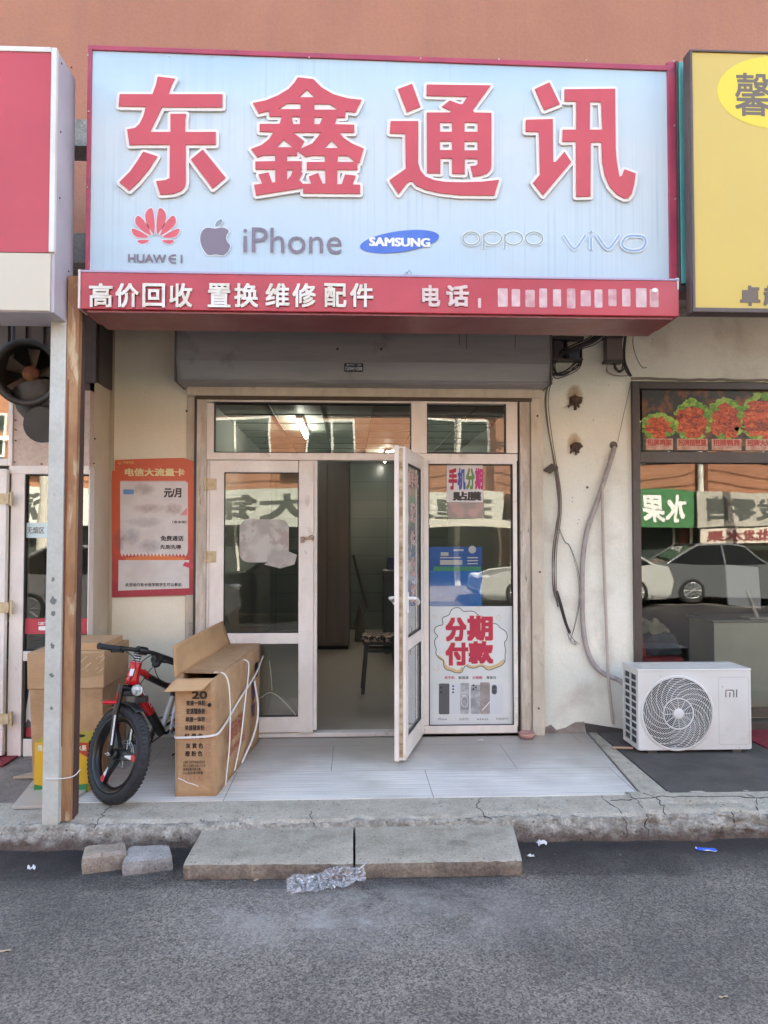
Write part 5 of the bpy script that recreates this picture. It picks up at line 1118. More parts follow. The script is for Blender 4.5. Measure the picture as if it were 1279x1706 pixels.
g = MB(); ribbon(g, f, [tp(110, 115), tp(140, 125), tp(160, 100)], .004, .0016); ribbon(g, f, [tp(120, 95), tp(140, 125), tp(130, 135)], .003, .0017); TT.part('logo_print', g, M('gold letters'  , '#d9b160'), TS)
g = MB()
for (u0, v0, u1, v1) in [(830, 640, 918, 720)]: g.poly(f, [tp(*q) for q in [(u0, v1), (u1, v1), (u1, 625), (870, 680)]], n0=.0012)
TT.part('pink_print', g, M('pink patch', '#cf8a88', .5), TS)
# faded blotches in the worn middle of the panel
random.seed(14)
for k, (u, v, ru, rv, c) in enumerate([(430, 420, 130, 80, '#a88f8a'), (480, 640, 190, 60, '#c9a59c'), (760, 650, 110, 70, '#c39490'), (430, 800, 210, 60, '#bdb6b2'), (280, 970, 110, 100, '#b9b9c6'), (480, 1080, 130, 90, '#bfb6b8'), (130, 1010, 70, 130, '#b98782')]):
    TT.part('faded_blotch', MB().poly(f, [tp(*q) for q in [(u - ru * 1.3, v + rv * 1.3), (u + ru * 1.3, v + rv * 1.3), (u + ru * 1.3, v - rv * 1.3), (u - ru * 1.3, v - rv * 1.3)]], n0=.0011 + k * .00003), stain('faded blotch %d' % k, c, hard=.8, ns=18, amt=.8), TS)
g = MB(); g.slab([at(180 + u / 6.9625, 755 + v / 6.9625, yp - .004) for u, v in [(865, 1305), (1000, 1350), (1008, 1275), (890, 1262)]], .001)
TT.part('red_tape', g, M('red tape', '#c9455a', .3), label='red tape on the right edge of the poster')
g = MB(); tpx(g, '工程安装', 314, 1035, 321, 1060, -.0765, n0=0); single('stencil_text', 'small faded stencil print on the left guide rail above the open carton', 'marking', g, M('grey stencil', '#7d766e', .7), at(318, 1047, -.0765))

for k, (x, y) in enumerate([(2.62, 1.6), (3.3, 2.6)]):
    tube_lamp(x, y, y + 1.2, 2.78, ['nearer', 'farther'][k] + ' lit tube lamp on the ceiling of the right neighbouring shop')
# ------------------------------------------------------------------ cartons
def carton_text(T, items, fr, mt, parent=None, nm='lettering', bold=.03):
    g = MB()
    for s, x0, x1, z0, z1 in items: text(g, s, fr, x0, x1, z0, z1, n0=.0012, bold=bold, step=.00004)
    return T.part(nm, g, mt, parent)
INK = M('black box ink', '#33261e', .7); INKR = M('red box ink', '#a3483a', .7)
# long open carton beside the door
yf0 = onz(325, 1328, 0).y
A0 = at(292, 1300, yf0); A1 = at(361, 1300, yf0); wC = A1.x - A0.x
yb0 = -.14; xb1 = PX(431, yb0, 1200); xb0 = xb1 - wC * .98
zt_c = PZ(1131, yf0, 320); ztb = PZ(1073, yb0, 420)
LC = Thing('long_carton', 'long narrow brown carton by the door, one flap open, white straps round it', 'carton', ((A0.x + xb1) / 2, (yf0 + yb0) / 2, .004))
fl0, fl1 = (A0.x, yf0, .005), (A1.x, yf0, .005); bk0, bk1 = (xb0, yb0, .005), (xb1, yb0, .005)
tF0, tF1 = (A0.x - .01, yf0 + .01, zt_c), (A1.x - .025, yf0 + .02, zt_c); tB0, tB1 = (xb0 - .005, yb0, ztb), (xb1 + .01, yb0, ztb)
def bow(a, b2, c, d, n, amt, seed): # bowed cardboard panel a,b bottom, d,c top
    a, b2, c, d = map(Vector, (a, b2, c, d)); nm = (b2 - a).cross(d - a).normalized()
    return lambda u, v: (a * (1 - u) + b2 * u) * (1 - v) + (d * (1 - u) + c * u) * v + nm * (amt * math.sin(math.pi * u) * math.sin(math.pi * v) + .006 * hn(u * 4, v * 4, seed) * math.sin(math.pi * u) ** .5)
g = MB(); g.sheet(bow(fl0, fl1, tF1, tF0, 1, .004, 1), 10, 14); g.sheet(bow(fl1, bk1, tB1, tF1, 1, .014, 2), 24, 14); g.sheet(bow(bk0, fl0, tF0, tB0, 1, .006, 3), 16, 10)
g.sheet(bow(bk1, bk0, tB0, tB1, 1, .0, 4), 4, 4)
g.add([fl0, fl1, bk1, bk0], [(0, 3, 2, 1)])
body = LC.part('body', g, KRAFT)
sol = body.modifiers.new('thickness', 'SOLIDIFY'); sol.thickness = .004; sol.offset = -1
# closed top flap over the back half, open front gap
T0, T1, T2, T3 = map(Vector, (tF0, tF1, tB1, tB0))
g = MB(); m0 = T0.lerp(T3, .13); m1 = T1.lerp(T2, .10); g.slab([m0 + Vector((.002, 0, .002)), m1 + Vector((0, 0, .002)), T2 + Vector((0, 0, .002)), T3 + Vector((.002, 0, .002))], .004)
LC.part('top_flap', g, KRAFT)
# side flap standing up
h0 = at(303, 1126, T0.y + .03); f0 = at(289, 1076, T0.y + .0); f1 = at(371, 1034, yb0 - .05); h1 = at(384, 1072, yb0 - .02)
h0 = T0 + Vector((.0, .01, .0)); h1 = Vector((tB0[0], tB0[1], ztb))
dirf = at(289, 1076, h0.y - .0) - at(303, 1126, h0.y); 
F0p = at(289, 1076, h0.y); F1p = at(371, 1034, h1.y); H1p = at(384, 1072, h1.y)
fp = bow(h0, H1p, F1p, F0p, 1, -.012, 7); g = MB().sheet(fp, 16, 8)
o = LC.part('open_flap', g, KRAFTIN); sol = o.modifiers.new('thickness', 'SOLIDIFY'); sol.thickness = .005
# front flap folded out and down
q = [Vector((A0.x - .002, yf0 + .0, zt_c)), Vector((A1.x - .02, yf0 + .0, zt_c)), Vector((A1.x - .075, yf0 - .07, zt_c - .055)), Vector((A0.x - .055, yf0 - .075, zt_c - .06))]
g = MB().sheet(bow(q[0], q[1], q[2], q[3], 1, .003, 9), 8, 5); o = LC.part('front_flap', g, KRAFTIN); sol = o.modifiers.new('thickness', 'SOLIDIFY'); sol.thickness = .004
# print on the front face (its own frame, offset a little proud of the bowed panel)
U = Vector(fl1) - Vector(fl0); wd = U.length; U.normalize(); Vv = Vector(tF0) - Vector(fl0); Vv = (Vv - U * Vv.dot(U)).normalized()
ff = frame(Vector(fl0) + Vector((0, -.006, 0)), U, Vv); H = zt_c
def fz(py): return PZ(py, yf0, 325)
def fx(px, py): 
    k = (1328 - py) / (1328 - 1131); return (px - 292) / 69 * wd
rows = [('变速一体轮', 1168, 1177, 309, 341), ('变速辐条轮', 1181, 1191, 309, 341), ('单速一体轮', 1195, 1204, 308, 341), ('单速辐条轮', 1209, 1218, 307, 340), ('红 黄 色', 1223, 1232, 307, 338), ('灰 黄 色', 1239, 1248, 309, 338), ('橙 粉 色', 1252, 1261, 308, 337)]
it = [(s_, fx(a_, 0), fx(b2, 0), fz(d_), fz(c_)) for s_, c_, d_, a_, b2 in rows]
it.append(('20', fx(318, 0), fx(344, 0), fz(1166), fz(1153)))
LT = carton_text(LC, it, ff, INK, body)
g = MB()
for s_, c_, d_, a_, b2 in rows:
    x, z0, z1 = fx(343, 0), fz(d_), fz(c_); sz = .022; ribbon(g, ff, [(x, z0), (x + sz, z0), (x + sz, z0 + sz), (x, z0 + sz)], .0018, .0012, closed=True)
LC.part('tick_box_print', g, INKR, body)
g = MB().poly(ff, ell(fx(348, 0), fz(1176), .011, .012, 14), n0=.0016); LC.part('handle_hole', g, BLACKM, body)
carton_text(LC, [('上海凤飞自行车制造有限公司', fx(305, 0), fx(341, 0), fz(1273), fz(1268)), ('地址工业园区大道八十八号', fx(305, 0), fx(342, 0), fz(1279), fz(1274)), ('规格数量净重毛重', fx(305, 0), fx(334, 0), fz(1285), fz(1280)), ('小心轻放请勿倒置', fx(304, 0), fx(338, 0), fz(1291), fz(1286))], ff, INK, body, bold=.01)
g = MB()
for k in range(5): x = fx(304 + k * 7, 0); ribbon(g, ff, [(x, fz(1302)), (x + .018, fz(1302)), (x + .018, fz(1293)), (x, fz(1293))], .0016, .0012, closed=True)
LC.part('symbol_print', g, INKR, body)
g = MB(); g.tube(smooth_path([ff(fx(297, 0), fz(1297), .003), ff(fx(306, 0), fz(1300), .004), ff(fx(313, 0), fz(1304), .012), ff(fx(322, 0), fz(1306), .01), ff(fx(331, 0), fz(1311), .003)]), .003, 6)
LC.part('white_tape', g, WHITEM)
# side prints
Us = (Vector(bk1) - Vector(fl1)); ls = Us.length; Us.normalize(); fs = frame(Vector(fl1) + Vector((.016, 0, 0)), Us, Vector((0, 0, 1)))
carton_text(LC, [('儿童自行车', ls * .15, ls * .5, .24, .36), ('CHILDREN BICYCLE', ls * .12, ls * .55, .16, .20)], fs, INKR, body, bold=.02)
g = MB(); g.poly(fs, ell(ls * .78, .42, .06, .07, 20), n0=.001); g.poly(fs, [(ls * .73, .33), (ls * .83, .33), (ls * .80, .24), (ls * .76, .24)], n0=.001); LC.part('emblem_print', g, M('purple brown print', '#5a4350', .7), body)
g = MB(); g.poly(fs, [(ls * .82, .60), (ls * .9, .60), (ls * .89, .50), (ls * .83, .50)], n0=.001); LC.part('hand_hole', g, BLACKM, body)
# strapping
STRAP = M('white plastic strap', '#d8d4cf', .35)
def band(pts, w=.012, nm='strap', T=LC):
    pts = [Vector(p) for p in pts]; g = MB(); k = len(pts); vs = []
    for i, p in enumerate(pts):
        t = (pts[min(i + 1, k - 1)] - pts[max(i - 1, 0)]).normalized(); side = t.cross(Vector((.5, -.8, .1))).normalized() * w / 2; vs += [p + side, p - side]
    g.add(vs, [(2 * i, 2 * i + 1, 2 * i + 3, 2 * i + 2) for i in range(k - 1)]); o = T.part(nm, g, STRAP); s_ = o.modifiers.new('thickness', 'SOLIDIFY'); s_.thickness = .002
zs = fz(1227)
band(smooth_path([(fl0[0] - .014, yf0 + .4, zs + .02), (fl0[0] - .014, yf0 - .012, zs), (fl0[0] + .02, yf0 - .024, zs), (fl1[0] - .02, yf0 - .024, zs + .006), (fl1[0] + .02, yf0 + .03, zs + .02), (fl1[0] + .05, yf0 + .45, zs + .10), (xb1 + .02, yb0 - .35, zs + .2), (xb1 + .03, yb0 - .02, zs + .28)], 3))
def side_pt(k, z, o=.03): p = Vector(fl1).lerp(Vector(bk1), k); return (p.x + o, p.y, z)
band(smooth_path([side_pt(.12, zt_c + .012, -.06), side_pt(.16, zt_c - .0, .012), side_pt(.15, .5, .034), side_pt(.13, .25, .036), side_pt(.13, .10, .02), side_pt(.14, .01, .01)], 3), .008)
band(smooth_path([side_pt(.45, zt_c + .008, -.1), side_pt(.62, zt_c + .004, .02), side_pt(.55, .6, .04), side_pt(.42, .40, .045), side_pt(.36, .2, .04), side_pt(.33, .03, .01)], 3), .008)
band(smooth_path([side_pt(.74, .5, .03), side_pt(.76, .3, .06), side_pt(.68, .15, .05), side_pt(.5, .02, .01)], 3), .013)
# loose wire loop in front of the door glass
single('wire_loop', 'thin pale wire looping from behind the open carton across the lower door pane', 'wire', MB().tube(smooth_path([at(424, 1160, -.12), at(430, 1166, -.12), at(446, 1153, -.13), at(458, 1155, -.13), at(472, 1168, -.12), at(488, 1185, -.1), at(492, 1192, -.09)]), .003, 6).tube(smooth_path([at(448, 1100, -.09), at(452, 1126, -.1), at(453, 1150, -.1)]), .0025, 6), M('pale wire', '#b3b39a', .5), at(455, 1190, -.1))

# tall carton behind the bicycle
yB0, yB1 = -1.0, -.50
b0 = at(53, 1200, yB0); b1 = at(172, 1200, yB0); ztb_ = PZ(1087, yB0, 110)
TC = Thing('tall_carton', 'tall brown carton with a shiny taped lid, standing behind the bicycle', 'carton', ((b0.x + b1.x) / 2, -.75, 0))
xbR = b1.x + .0
g = MB(); g.hexa([(b0.x + .01, yB0, .005), (b1.x, yB0, .005), (xbR, yB1, .005), (b0.x, yB1, .005)], [(b0.x - .02, yB0, ztb_ - .2), (b1.x - .005, yB0 - .002, ztb_ - .2), (xbR, yB1, ztb_ - .2), (b0.x - .02, yB1, ztb_ - .2)])
TC.part('body', g, KRAFT, bevel=.006)
zl = PZ(1148, yB0, 110); g = MB(); g.hexa([(b0.x - .028, yB0 - .008, zl), (b1.x + .004, yB0 - .010, zl + .005), (xbR + .006, yB1 + .01, zl + .005), (b0.x - .028, yB1, zl)], [(b0.x - .035, yB0 - .004, ztb_), (b1.x + .002, yB0 - .002, ztb_ + .006), (xbR + .01, yB1 + .012, ztb_ + .012), (b0.x - .03, yB1, ztb_ + .004)])
lid = TC.part('lid', g, M('lid cardboard', '#bb9772', .8, col2='#ae8a65', vs=3, bump=.002, bs=9, bstretch=(1, 1, 10)), bevel=.006)
q = at(84, 1066, yB0 + .1); g = MB().box(b0.x + .14, b1.x - .02, yB0 + .05, yB1 - .04, ztb_ + .005, ztb_ + .05)
TC.part('inner_flap', g, KRAFTIN, bevel=.004)
g = MB(); random.seed(4)
for k in range(16):
    x = random.uniform(b1.x - .20, b1.x - .01); z = random.uniform(ztb_ - .14, ztb_ - .02); a = random.uniform(.4, .9); l = random.uniform(.02, .06)
    g.slab([(x, yB0 - .0075, z), (x + l * math.cos(a), yB0 - .0075, z + l * math.sin(a)), (x + l * math.cos(a) - .004, yB0 - .011, z + l * math.sin(a) + .006), (x - .004, yB0 - .011, z + .005)], .0006)
TC.part('tape_glints', g, M('clear tape glint', '#d8c0a4', .15), lid)  # pale slivers painted in as glints on the packing tape
g = MB().box(b1.x - .2, b1.x - .0, yB0 - .0072, yB0 - .0062, zl + .03, ztb_ - .01); TC.part('packing_tape', g, M('brown tape', '#a98a66', .18), lid)
g = MB(); fr_ = wallf(yB0 - .0075)
for k in range(6): z = ztb_ - .02 - k * .012; ribbon(g, fr_, [(b0.x + .04, z), (b0.x + .12, z)], .002, 0)
TC.part('faint_print', g, M('pale ink', '#c79b77', .8), lid)

# yellow carton
yY = -1.24; y0_ = at(57, 1270, yY); y1_ = at(147, 1270, yY); zY = PZ(1237, yY, 100); yYb = -.95
YC = Thing('yellow_carton', 'small yellow, red and green printed fruit carton in front of the tall brown carton', 'carton', ((y0_.x + y1_.x) / 2, yY + .14, 0))
g = MB().box(y0_.x, y1_.x, yY, yYb, .005, zY); YC.part('body', g, M('yellow carton print', '#d9a92c', .5, col2='#cfa026', vs=3), bevel=.004)
fy = wallf(yY)
YC.part('top_panel', MB().slab([(y0_.x, yY, zY + .001), (y1_.x, yY, zY + .001), (y1_.x, yYb, zY + .001), (y0_.x, yYb, zY + .001)], .004), M('olive yellow top', '#b3a03a', .5))
g = MB(); xm_ = (y0_.x + y1_.x) / 2; g.add([(y1_.x - .13 + .07 * math.cos(a), yY + .12 + .05 * math.sin(a), zY + .0056) for a in [2 * math.pi * i / 20 for i in range(20)]], [list(range(20))]); YC.part('hand_hole', g, BLACKM)
YC.part('green_band', MB().poly(fy, [(y0_.x + .001, .006), (y1_.x - .001, .006), (y1_.x - .001, .055), (y0_.x + .09, .04), (y0_.x + .001, .055)], n0=.0012), M('green carton print', '#2f7a43', .5))
YC.part('red_band', MB().poly(fy, [(y0_.x + .19, zY - .002), (y1_.x - .001, zY - .002), (y1_.x - .001, zY - .09), (y1_.x - .05, zY - .06), (y0_.x + .22, zY - .06)], n0=.0012), M('red carton print', '#b4432c', .5))
YC.part('red_side', MB().box(y1_.x + .0005, y1_.x + .0015, yY + .004, yYb - .004, .055, zY - .004), M('red brown side print', '#a8532f', .55, col2='#97492b', vs=4))
g = MB(); text(g, '精品酥梨', fy, y0_.x + .02, y0_.x + .13, zY - .05, zY - .01, n0=.0024, bold=.03); YC.part('lettering', g, M('cream carton letters', '#e3d9b8', .5)); g = MB(); text(g, '水果', fy, y1_.x - .07, y1_.x - .01, zY - .05, zY - .015, n0=.0024, bold=.03); YC.part('lettering', g, MATS['cream carton letters']); g = MB(); text(g, '产地直供新鲜水果', fy, y0_.x + .01, y0_.x + .12, .012, .026, n0=.0024, bold=.02)
YC.part('lettering', g, M('cream carton letters', '#e3d9b8', .5))
g = MB(); g.poly(fy, blob(y0_.x + .10, .11, .03, .045, 3, .2), n0=.0022); YC.part('pear_print', g, M('pear print', '#9db044', .5, col2='#6f8a35', vs=30))
# loose tile slab on the ground left
a, b2, c, d = onz(20, 1348, .003), onz(76, 1347, .003), onz(110, 1300, .003), onz(60, 1305, .003)
single('loose_tile', 'white loose floor tile lying on the ground left of the white post', 'tile', MB().slab([(a.x, a.y, .003), (b2.x + .1, a.y, .003), (b2.x + .16, c.y, .003), (d.x - .02, d.y, .003)], .018), TILE, a, bevel=.002)
a = onz(22, 1297, .003); single('wood_strip', 'pale thin board lying behind the posts beside the yellow carton', 'board', MB().slab([(a.x, a.y, .003), (a.x + .24, a.y + .0, .003), (a.x + .25, a.y + .12, .003), (a.x + .1, a.y + .12, .003)], .012), M('pale board', '#b5a48f', .7, col2='#a3917b', vs=6, stretch=(1, 6, 1)), a)

# ------------------------------------------------------------------ bicycle
HB_ = at(197, 1252, -1.40)
axv = Vector((.64, .73, -.24)).normalized()          # wheel axle, pointing to the bike's left
fwv = Vector((.75, -.66, 0)); fwv = (fwv - axv * fwv.dot(axv)).normalized(); upv = axv.cross(fwv) * -1
if upv.z < 0: upv = -upv
RT = .234; rt = .034
# drop the hub so that the tyre just touches the tiles
low = RT * math.sqrt(1 - axv.z ** 2) + rt; Hf = Vector((HB_.x, -1.40, .007 + low))
BK = Thing('bicycle', 'red and black fat tyre bicycle parked between the cartons with its front wheel turned', 'bicycle', (Hf.x, Hf.y + .5, .004))
TY = M('black tyre rubber', '#242426', .75, col2='#2e2d2f', vs=30); RIM = M('black rim paint', '#161618', .3); REDF = M('red frame paint', '#c01822', .22); BLKF = M('black frame paint', '#17171a', .28); WHF = M('white accent', '#d9dadd', .3); SILV = M('silver alloy', '#aeb0b2', .28, metal=.85)
def wheel(H, ax, fw, up, spokes=True, ang0=0):
    N = 44
    prof = []
    for j in range(14): a = 2 * math.pi * j / 14; prof.append((RT + rt * math.cos(a), rt * 1.02 * math.sin(a)))
    g = MB(); g.lathe(H, ax, prof, N, closed=True)
    W = BK.part('wheel', MB().lathe(H, ax, [(.055 * .6, -.035), (.02, -.05), (.02, .05), (.055 * .6, .035), (.055 * .6, -.035)], 20), RIM)
    ty = BK.part('tyre', g, TY, W)
    g = MB(); 
    for k in range(64):  # tread knobs
        for s_ in (-1, 1):
            a = 2 * math.pi * (k + (.5 if s_ > 0 else 0)) / 64; d = fw * math.cos(a) + up * math.sin(a); t = -fw * math.sin(a) + up * math.cos(a)
            c = H + d * (RT + rt * .86) + ax * s_ * rt * .55; n_ = (d * .86 + ax * s_ * .5).normalized(); sd = t.cross(n_)
            g.hexa([c + t * .007 + sd * .010, c - t * .007 + sd * .010, c - t * .007 - sd * .010, c + t * .007 - sd * .010], [p + n_ * .0035 for p in (c + t * .006 + sd * .009, c - t * .006 + sd * .009, c - t * .006 - sd * .009, c + t * .006 - sd * .009)])
    BK.part('tread', g, TY, W)
    g = MB(); g.lathe(H, ax, [(.204, -.028), (.212, -.032), (.212, .032), (.204, .028), (.178, .012), (.178, -.012)], N, closed=True); BK.part('rim', g, RIM, W)
    for k in range(3):
        a = ang0 + 2 * math.pi * k / 3; d = fw * math.cos(a) + up * math.sin(a); t = -fw * math.sin(a) + up * math.cos(a)
        def P(r, w, n_): return H + d * r + t * w + ax * n_
        g = MB().hexa([P(.02, -.028, -.018), P(.02, .028, -.018), P(.02, .028, .018), P(.02, -.028, .018)], [P(.19, -.016, -.010), P(.19, .016, -.010), P(.19, .016, .010), P(.19, -.016, .010)])
        sp_ = BK.part('spoke', g, RIM, W, bevel=.004)
        for sg in (-1, 1):
            g = MB(); n1, n2_ = sg * .019, sg * .0125
            g.add([P(.09, -.004, n1 + .0 * sg), P(.09, .004, n1), P(.145, .012, n2_ + sg * .003), P(.145, -.012, n2_ + sg * .003)], [(0, 1, 2, 3)]); BK.part('white_accent', g, WHF, W)
            g = MB(); g.add([P(.145, -.013, n2_ + sg * .003), P(.145, .013, n2_ + sg * .003), P(.176, .02, n2_ + sg * .003), P(.186, 0, n2_ + sg * .003), P(.176, -.02, n2_ + sg * .003)], [(0, 1, 2, 3, 4)]); BK.part('red_accent', g, REDF, W)
    return W
# angles of the spokes found from the photograph: one to the right of the hub, one down left
Wf = wheel(Hf, axv, fwv, upv, ang0=R(2))
g = MB()
for r0, r1 in ((.058, .066), (.074, .082)): g.lathe(Hf + axv * .042, axv, [(r0, 0), (r1, 0), (r1, .002), (r0, .002)], 40, closed=True)
for k in range(10):
    a = 2 * math.pi * k / 10; d = fwv * math.cos(a) + upv * math.sin(a); d2_ = fwv * math.cos(a + .35) + upv * math.sin(a + .35); c = Hf + axv * .043; g.tube([c + d * .03, c + d2_ * .078], .003, 5)
BK.part('brake_disc', g, SILV, Wf)
BK.part('axle_nut', MB().cyl(Hf - axv * .07, Hf - axv * .052, .011, 6, smooth=False).cyl(Hf - axv * .085, Hf - axv * .05, .005, 8).cyl(Hf + axv * .052, Hf + axv * .075, .010, 6, smooth=False), SILV, Wf)
# fork
crown = Hf + upv * .362 - fwv * .02
g = MB()
for s_ in (-1, 1):
    top = crown + axv * s_ * .062; lo_ = Hf + axv * s_ * .058
    g.tube([top + upv * .02, top - upv * .14], .019, 12); g.tube([top - upv * .14, lo_ + upv * .05, lo_], [.015, .015, .011], 12)
g.tube([crown - axv * .07, crown + axv * .07], .022, 12)
FK = BK.part('fork', g, BLKF)
for s_ in (-1, 1):
    g = MB(); top = crown + axv * s_ * .062 - upv * .15; lo_ = Hf + axv * s_ * .058 + upv * .05; g.tube([top - fwv * -.012 - axv * .008, lo_ + fwv * .012 - axv * .008], .0055, 6); BK.part('fork_decal', g, WHF, FK)
# head tube (red, chunky) and stem
hb = crown + upv * .025; ht = crown + upv * .140
d_ = at(268, 1212, -.92); BB = Vector((d_.x, -.92, .27))
sc_ = at(291, 1150, -.80); SCl = Vector((sc_.x, -.80, sc_.z))
rear = Vector((PX(318, -.52, 1180), -.50, .30))
BK.part('head_tube', MB().lathe(hb, (ht - hb), [(.001, -.004), (.036, 0), (.037, .03), (.033, .065), (.032, .10), (.034, .13), (.001, .133)], 20), REDF)
g = MB(); fh = frame(hb.lerp(ht, .5) + (fwv * -.0 + Vector((-.1, -1, 0)).normalized() * .0345), U=Vector((1, -.1, 0)).normalized(), V=upv)
g.poly(fh, rrect(-.014, .0, .014, .04, .008), n0=.001); BK.part('head_badge', g, WHF)
g = MB(); g.lathe(ht, upv, [(.03, 0), (.03, .008), (.022, .01), (.022, .075), (.0, .075)], 16); BK.part('steerer', g, BLKF)
g = MB()
for k in range(4): g.lathe(ht + upv * (.012 + k * .014), upv, [(.0225, 0), (.0235, .001), (.0235, .005), (.0225, .006)], 16)
BK.part('spacer_ring', g, M('pale ring print', '#c9c9c9', .3))
clamp = ht + upv * .085 + fwv * .03
BK.part('stem', MB().tube([ht + upv * .06, ht + upv * .085, clamp], [.026, .027, .025], 14).cyl(clamp - axv * .03, clamp + axv * .03, .024, 14), BLKF)
hz = Vector((axv.x, axv.y, axv.z * .8)).normalized()
Lg = at(176, 1066, clamp.y - .22); Lg = clamp - axv * .28 - upv * .01; Rg = clamp + axv * .28 - upv * .035
bar = smooth_path([Lg, clamp - axv * .16 - upv * .005, clamp - axv * .06, clamp + axv * .06, clamp + axv * .16 - upv * .015, Rg], 2)
HBAR = BK.part('handlebar', MB().tube(bar, .0125, 12), BLKF)
for s_, E_ in ((-1, Lg), (1, Rg)):
    I_ = E_ - axv * s_ * .12
    BK.part('grip', MB().tube([I_, E_], .017, 12).tube([E_ - axv * s_ * .004, E_ + axv * s_ * .003], .019, 12), M('rubber grip', '#2b2a2f', .8), HBAR)
    BK.part('brake_lever', MB().cyl(I_ - axv * s_ * .035, I_ - axv * s_ * .01, .02, 12).tube(smooth_path([I_ - axv * s_ * .02 + fwv * .02, I_ + fwv * .045 - upv * .01, I_ + axv * s_ * .07 + fwv * .05 - upv * .02]), .006, 8), BLACK, HBAR)
# gear shifter block on the right hand and cables
c = Rg - axv * .17; BK.part('shifter', MB().tube([c - axv * .02, c + axv * .03], .028, 10).ball(c - upv * .03 + fwv * .01, .026, .026, .02, 8), BLACK, HBAR)
g = MB()
for pts in ([Lg + axv * .14 + fwv * .03, clamp - axv * .1 + fwv * .12 - upv * .05, clamp - axv * .09 + fwv * .10 - upv * .16, crown + upv * .08 - axv * .03 + fwv * .03, crown - axv * .04 + fwv * .02],
            [Rg - axv * .14 + fwv * .02, clamp + axv * .07 + fwv * .11 - upv * .02, clamp + fwv * .11 - upv * .10, hb + fwv * .05 + axv * .02, hb + axv * .04],
            [Rg - axv * .15, clamp + axv * .05 + fwv * .06 + upv * .0, clamp - axv * .04 + fwv * .07 - upv * .06, ht + fwv * .06 - axv * .01 - upv * .03, hb + upv * .05 + fwv * .04],
            [Rg - axv * .2, SCl + Vector((-.02, -.35, .12)), SCl + Vector((.0, -.05, .05))]): g.tube(smooth_path(pts), .0028, 6)
BK.part('cable', g, BLACK)
# main frame
g = MB(); hm = hb.lerp(ht, .75); g.tube(smooth_path([hm, hm + (SCl - hm) * .22 + Vector((0, 0, .012)), hm + (SCl - hm) * .3], 2), [.021] * 24 if False else .021, 12); TTb = BK.part('top_tube', g, REDF)
a = hm + (SCl - hm) * .28; g = MB().tube([a, SCl], [.0215, .019], 12); BK.part('top_tube', g, BLKF)
hl = hb.lerp(ht, .2); mid = hl.lerp(BB, .58)
BK.part('down_tube', MB().tube([hl, hl.lerp(BB, .2), mid], [.030, .033, .031], 16), REDF)
BK.part('down_tube', MB().tube([mid - (BB - hl).normalized() * .002, BB], [.0315, .029], 16), BLKF)
g = MB(); dd = (BB - hl).normalized(); rg = Vector((1, -.25, 0)); rg = (rg - dd * rg.dot(dd)).normalized()
fdn = frame(hl + rg.cross(dd) * -.0 + Vector((0, -1, .1)).normalized() * .0, U=dd, V=rg.cross(dd)); 
nn_ = dd.cross(rg.cross(dd)).normalized()
s_ = 1 if nn_.dot(Vector((0, -1, 0))) > 0 or nn_.dot(Vector((1, 0, 0))) > 0 else -1
ff2 = frame(hl + nn_ * s_ * .0335, U=dd, V=(nn_ * s_).cross(dd)); L_ = (mid - hl).length
text(g, 'SPORT', ff2, L_ * .3, L_ * .85, -.010, .010, n0=.0005, bold=.02); BK.part('frame_lettering', g, WHF)
BK.part('seat_tube', MB().tube([BB, BB.lerp(SCl, .85)], .018, 12), M('silver seat tube', '#b3b1ab', .35, col2='#c6c4be', vs=8)); BK.part('seat_clamp', MB().cyl(BB.lerp(SCl, .85), BB.lerp(SCl, 1.08), .021, 12), BLKF)
su = (SCl - BB).normalized(); SD = SCl + su * .16
BK.part('seat_post', MB().cyl(SCl, SD, .013, 10), BLKF)
g = MB(); g.ball((SD.x, SD.y + .06, SD.z + .02), .075, .09, .028, 10).ball((SD.x - .01, SD.y - .06, SD.z + .018), .028, .10, .022, 8); BK.part('saddle', g, BLACK)
rax = Vector((1, .12, -.22)).normalized(); rfw = Vector((-.14, -1, 0)); rfw = (rfw - rax * rfw.dot(rax)).normalized(); rup = rax.cross(rfw); rup = rup if rup.z > 0 else -rup
rear = Vector((rear.x, rear.y, .006 + RT * math.sqrt(1 - rax.z ** 2) + rt))
wheel(rear, rax, rfw, rup)
g = MB()
for s_ in (-1, 1): e_ = rear + rax * s_ * .065; g.tube([BB + rax * s_ * .03, e_], .010, 8).tube([SCl + rax * s_ * .02, e_], .009, 8)
BK.part('rear_stays', g, BLKF)
cr = BB - rax * .045
g = MB(); g.lathe(cr, rax, [(.066, -.003), (.078, -.003), (.078, .003), (.066, .003)], 36, closed=True)
for k in range(5): a = 2 * math.pi * k / 5; d = rfw * math.cos(a) + rup * math.sin(a); g.tube([cr + d * .01, cr + d * .07], .008, 6)
for k in range(36): a = 2 * math.pi * k / 36; d = rfw * math.cos(a) + rup * math.sin(a); g.tube([cr + d * .076, cr + d * .083], .0035, 4)
CR = BK.part('chainring', g, BLKF)
BK.part('chain_guard', MB().lathe(cr - rax * .008, rax, [(.080, -.002), (.088, -.002), (.088, .004), (.080, .004)], 36, closed=True), BLACK, CR)
ca = (rup * -.3 + rfw * .95).normalized()
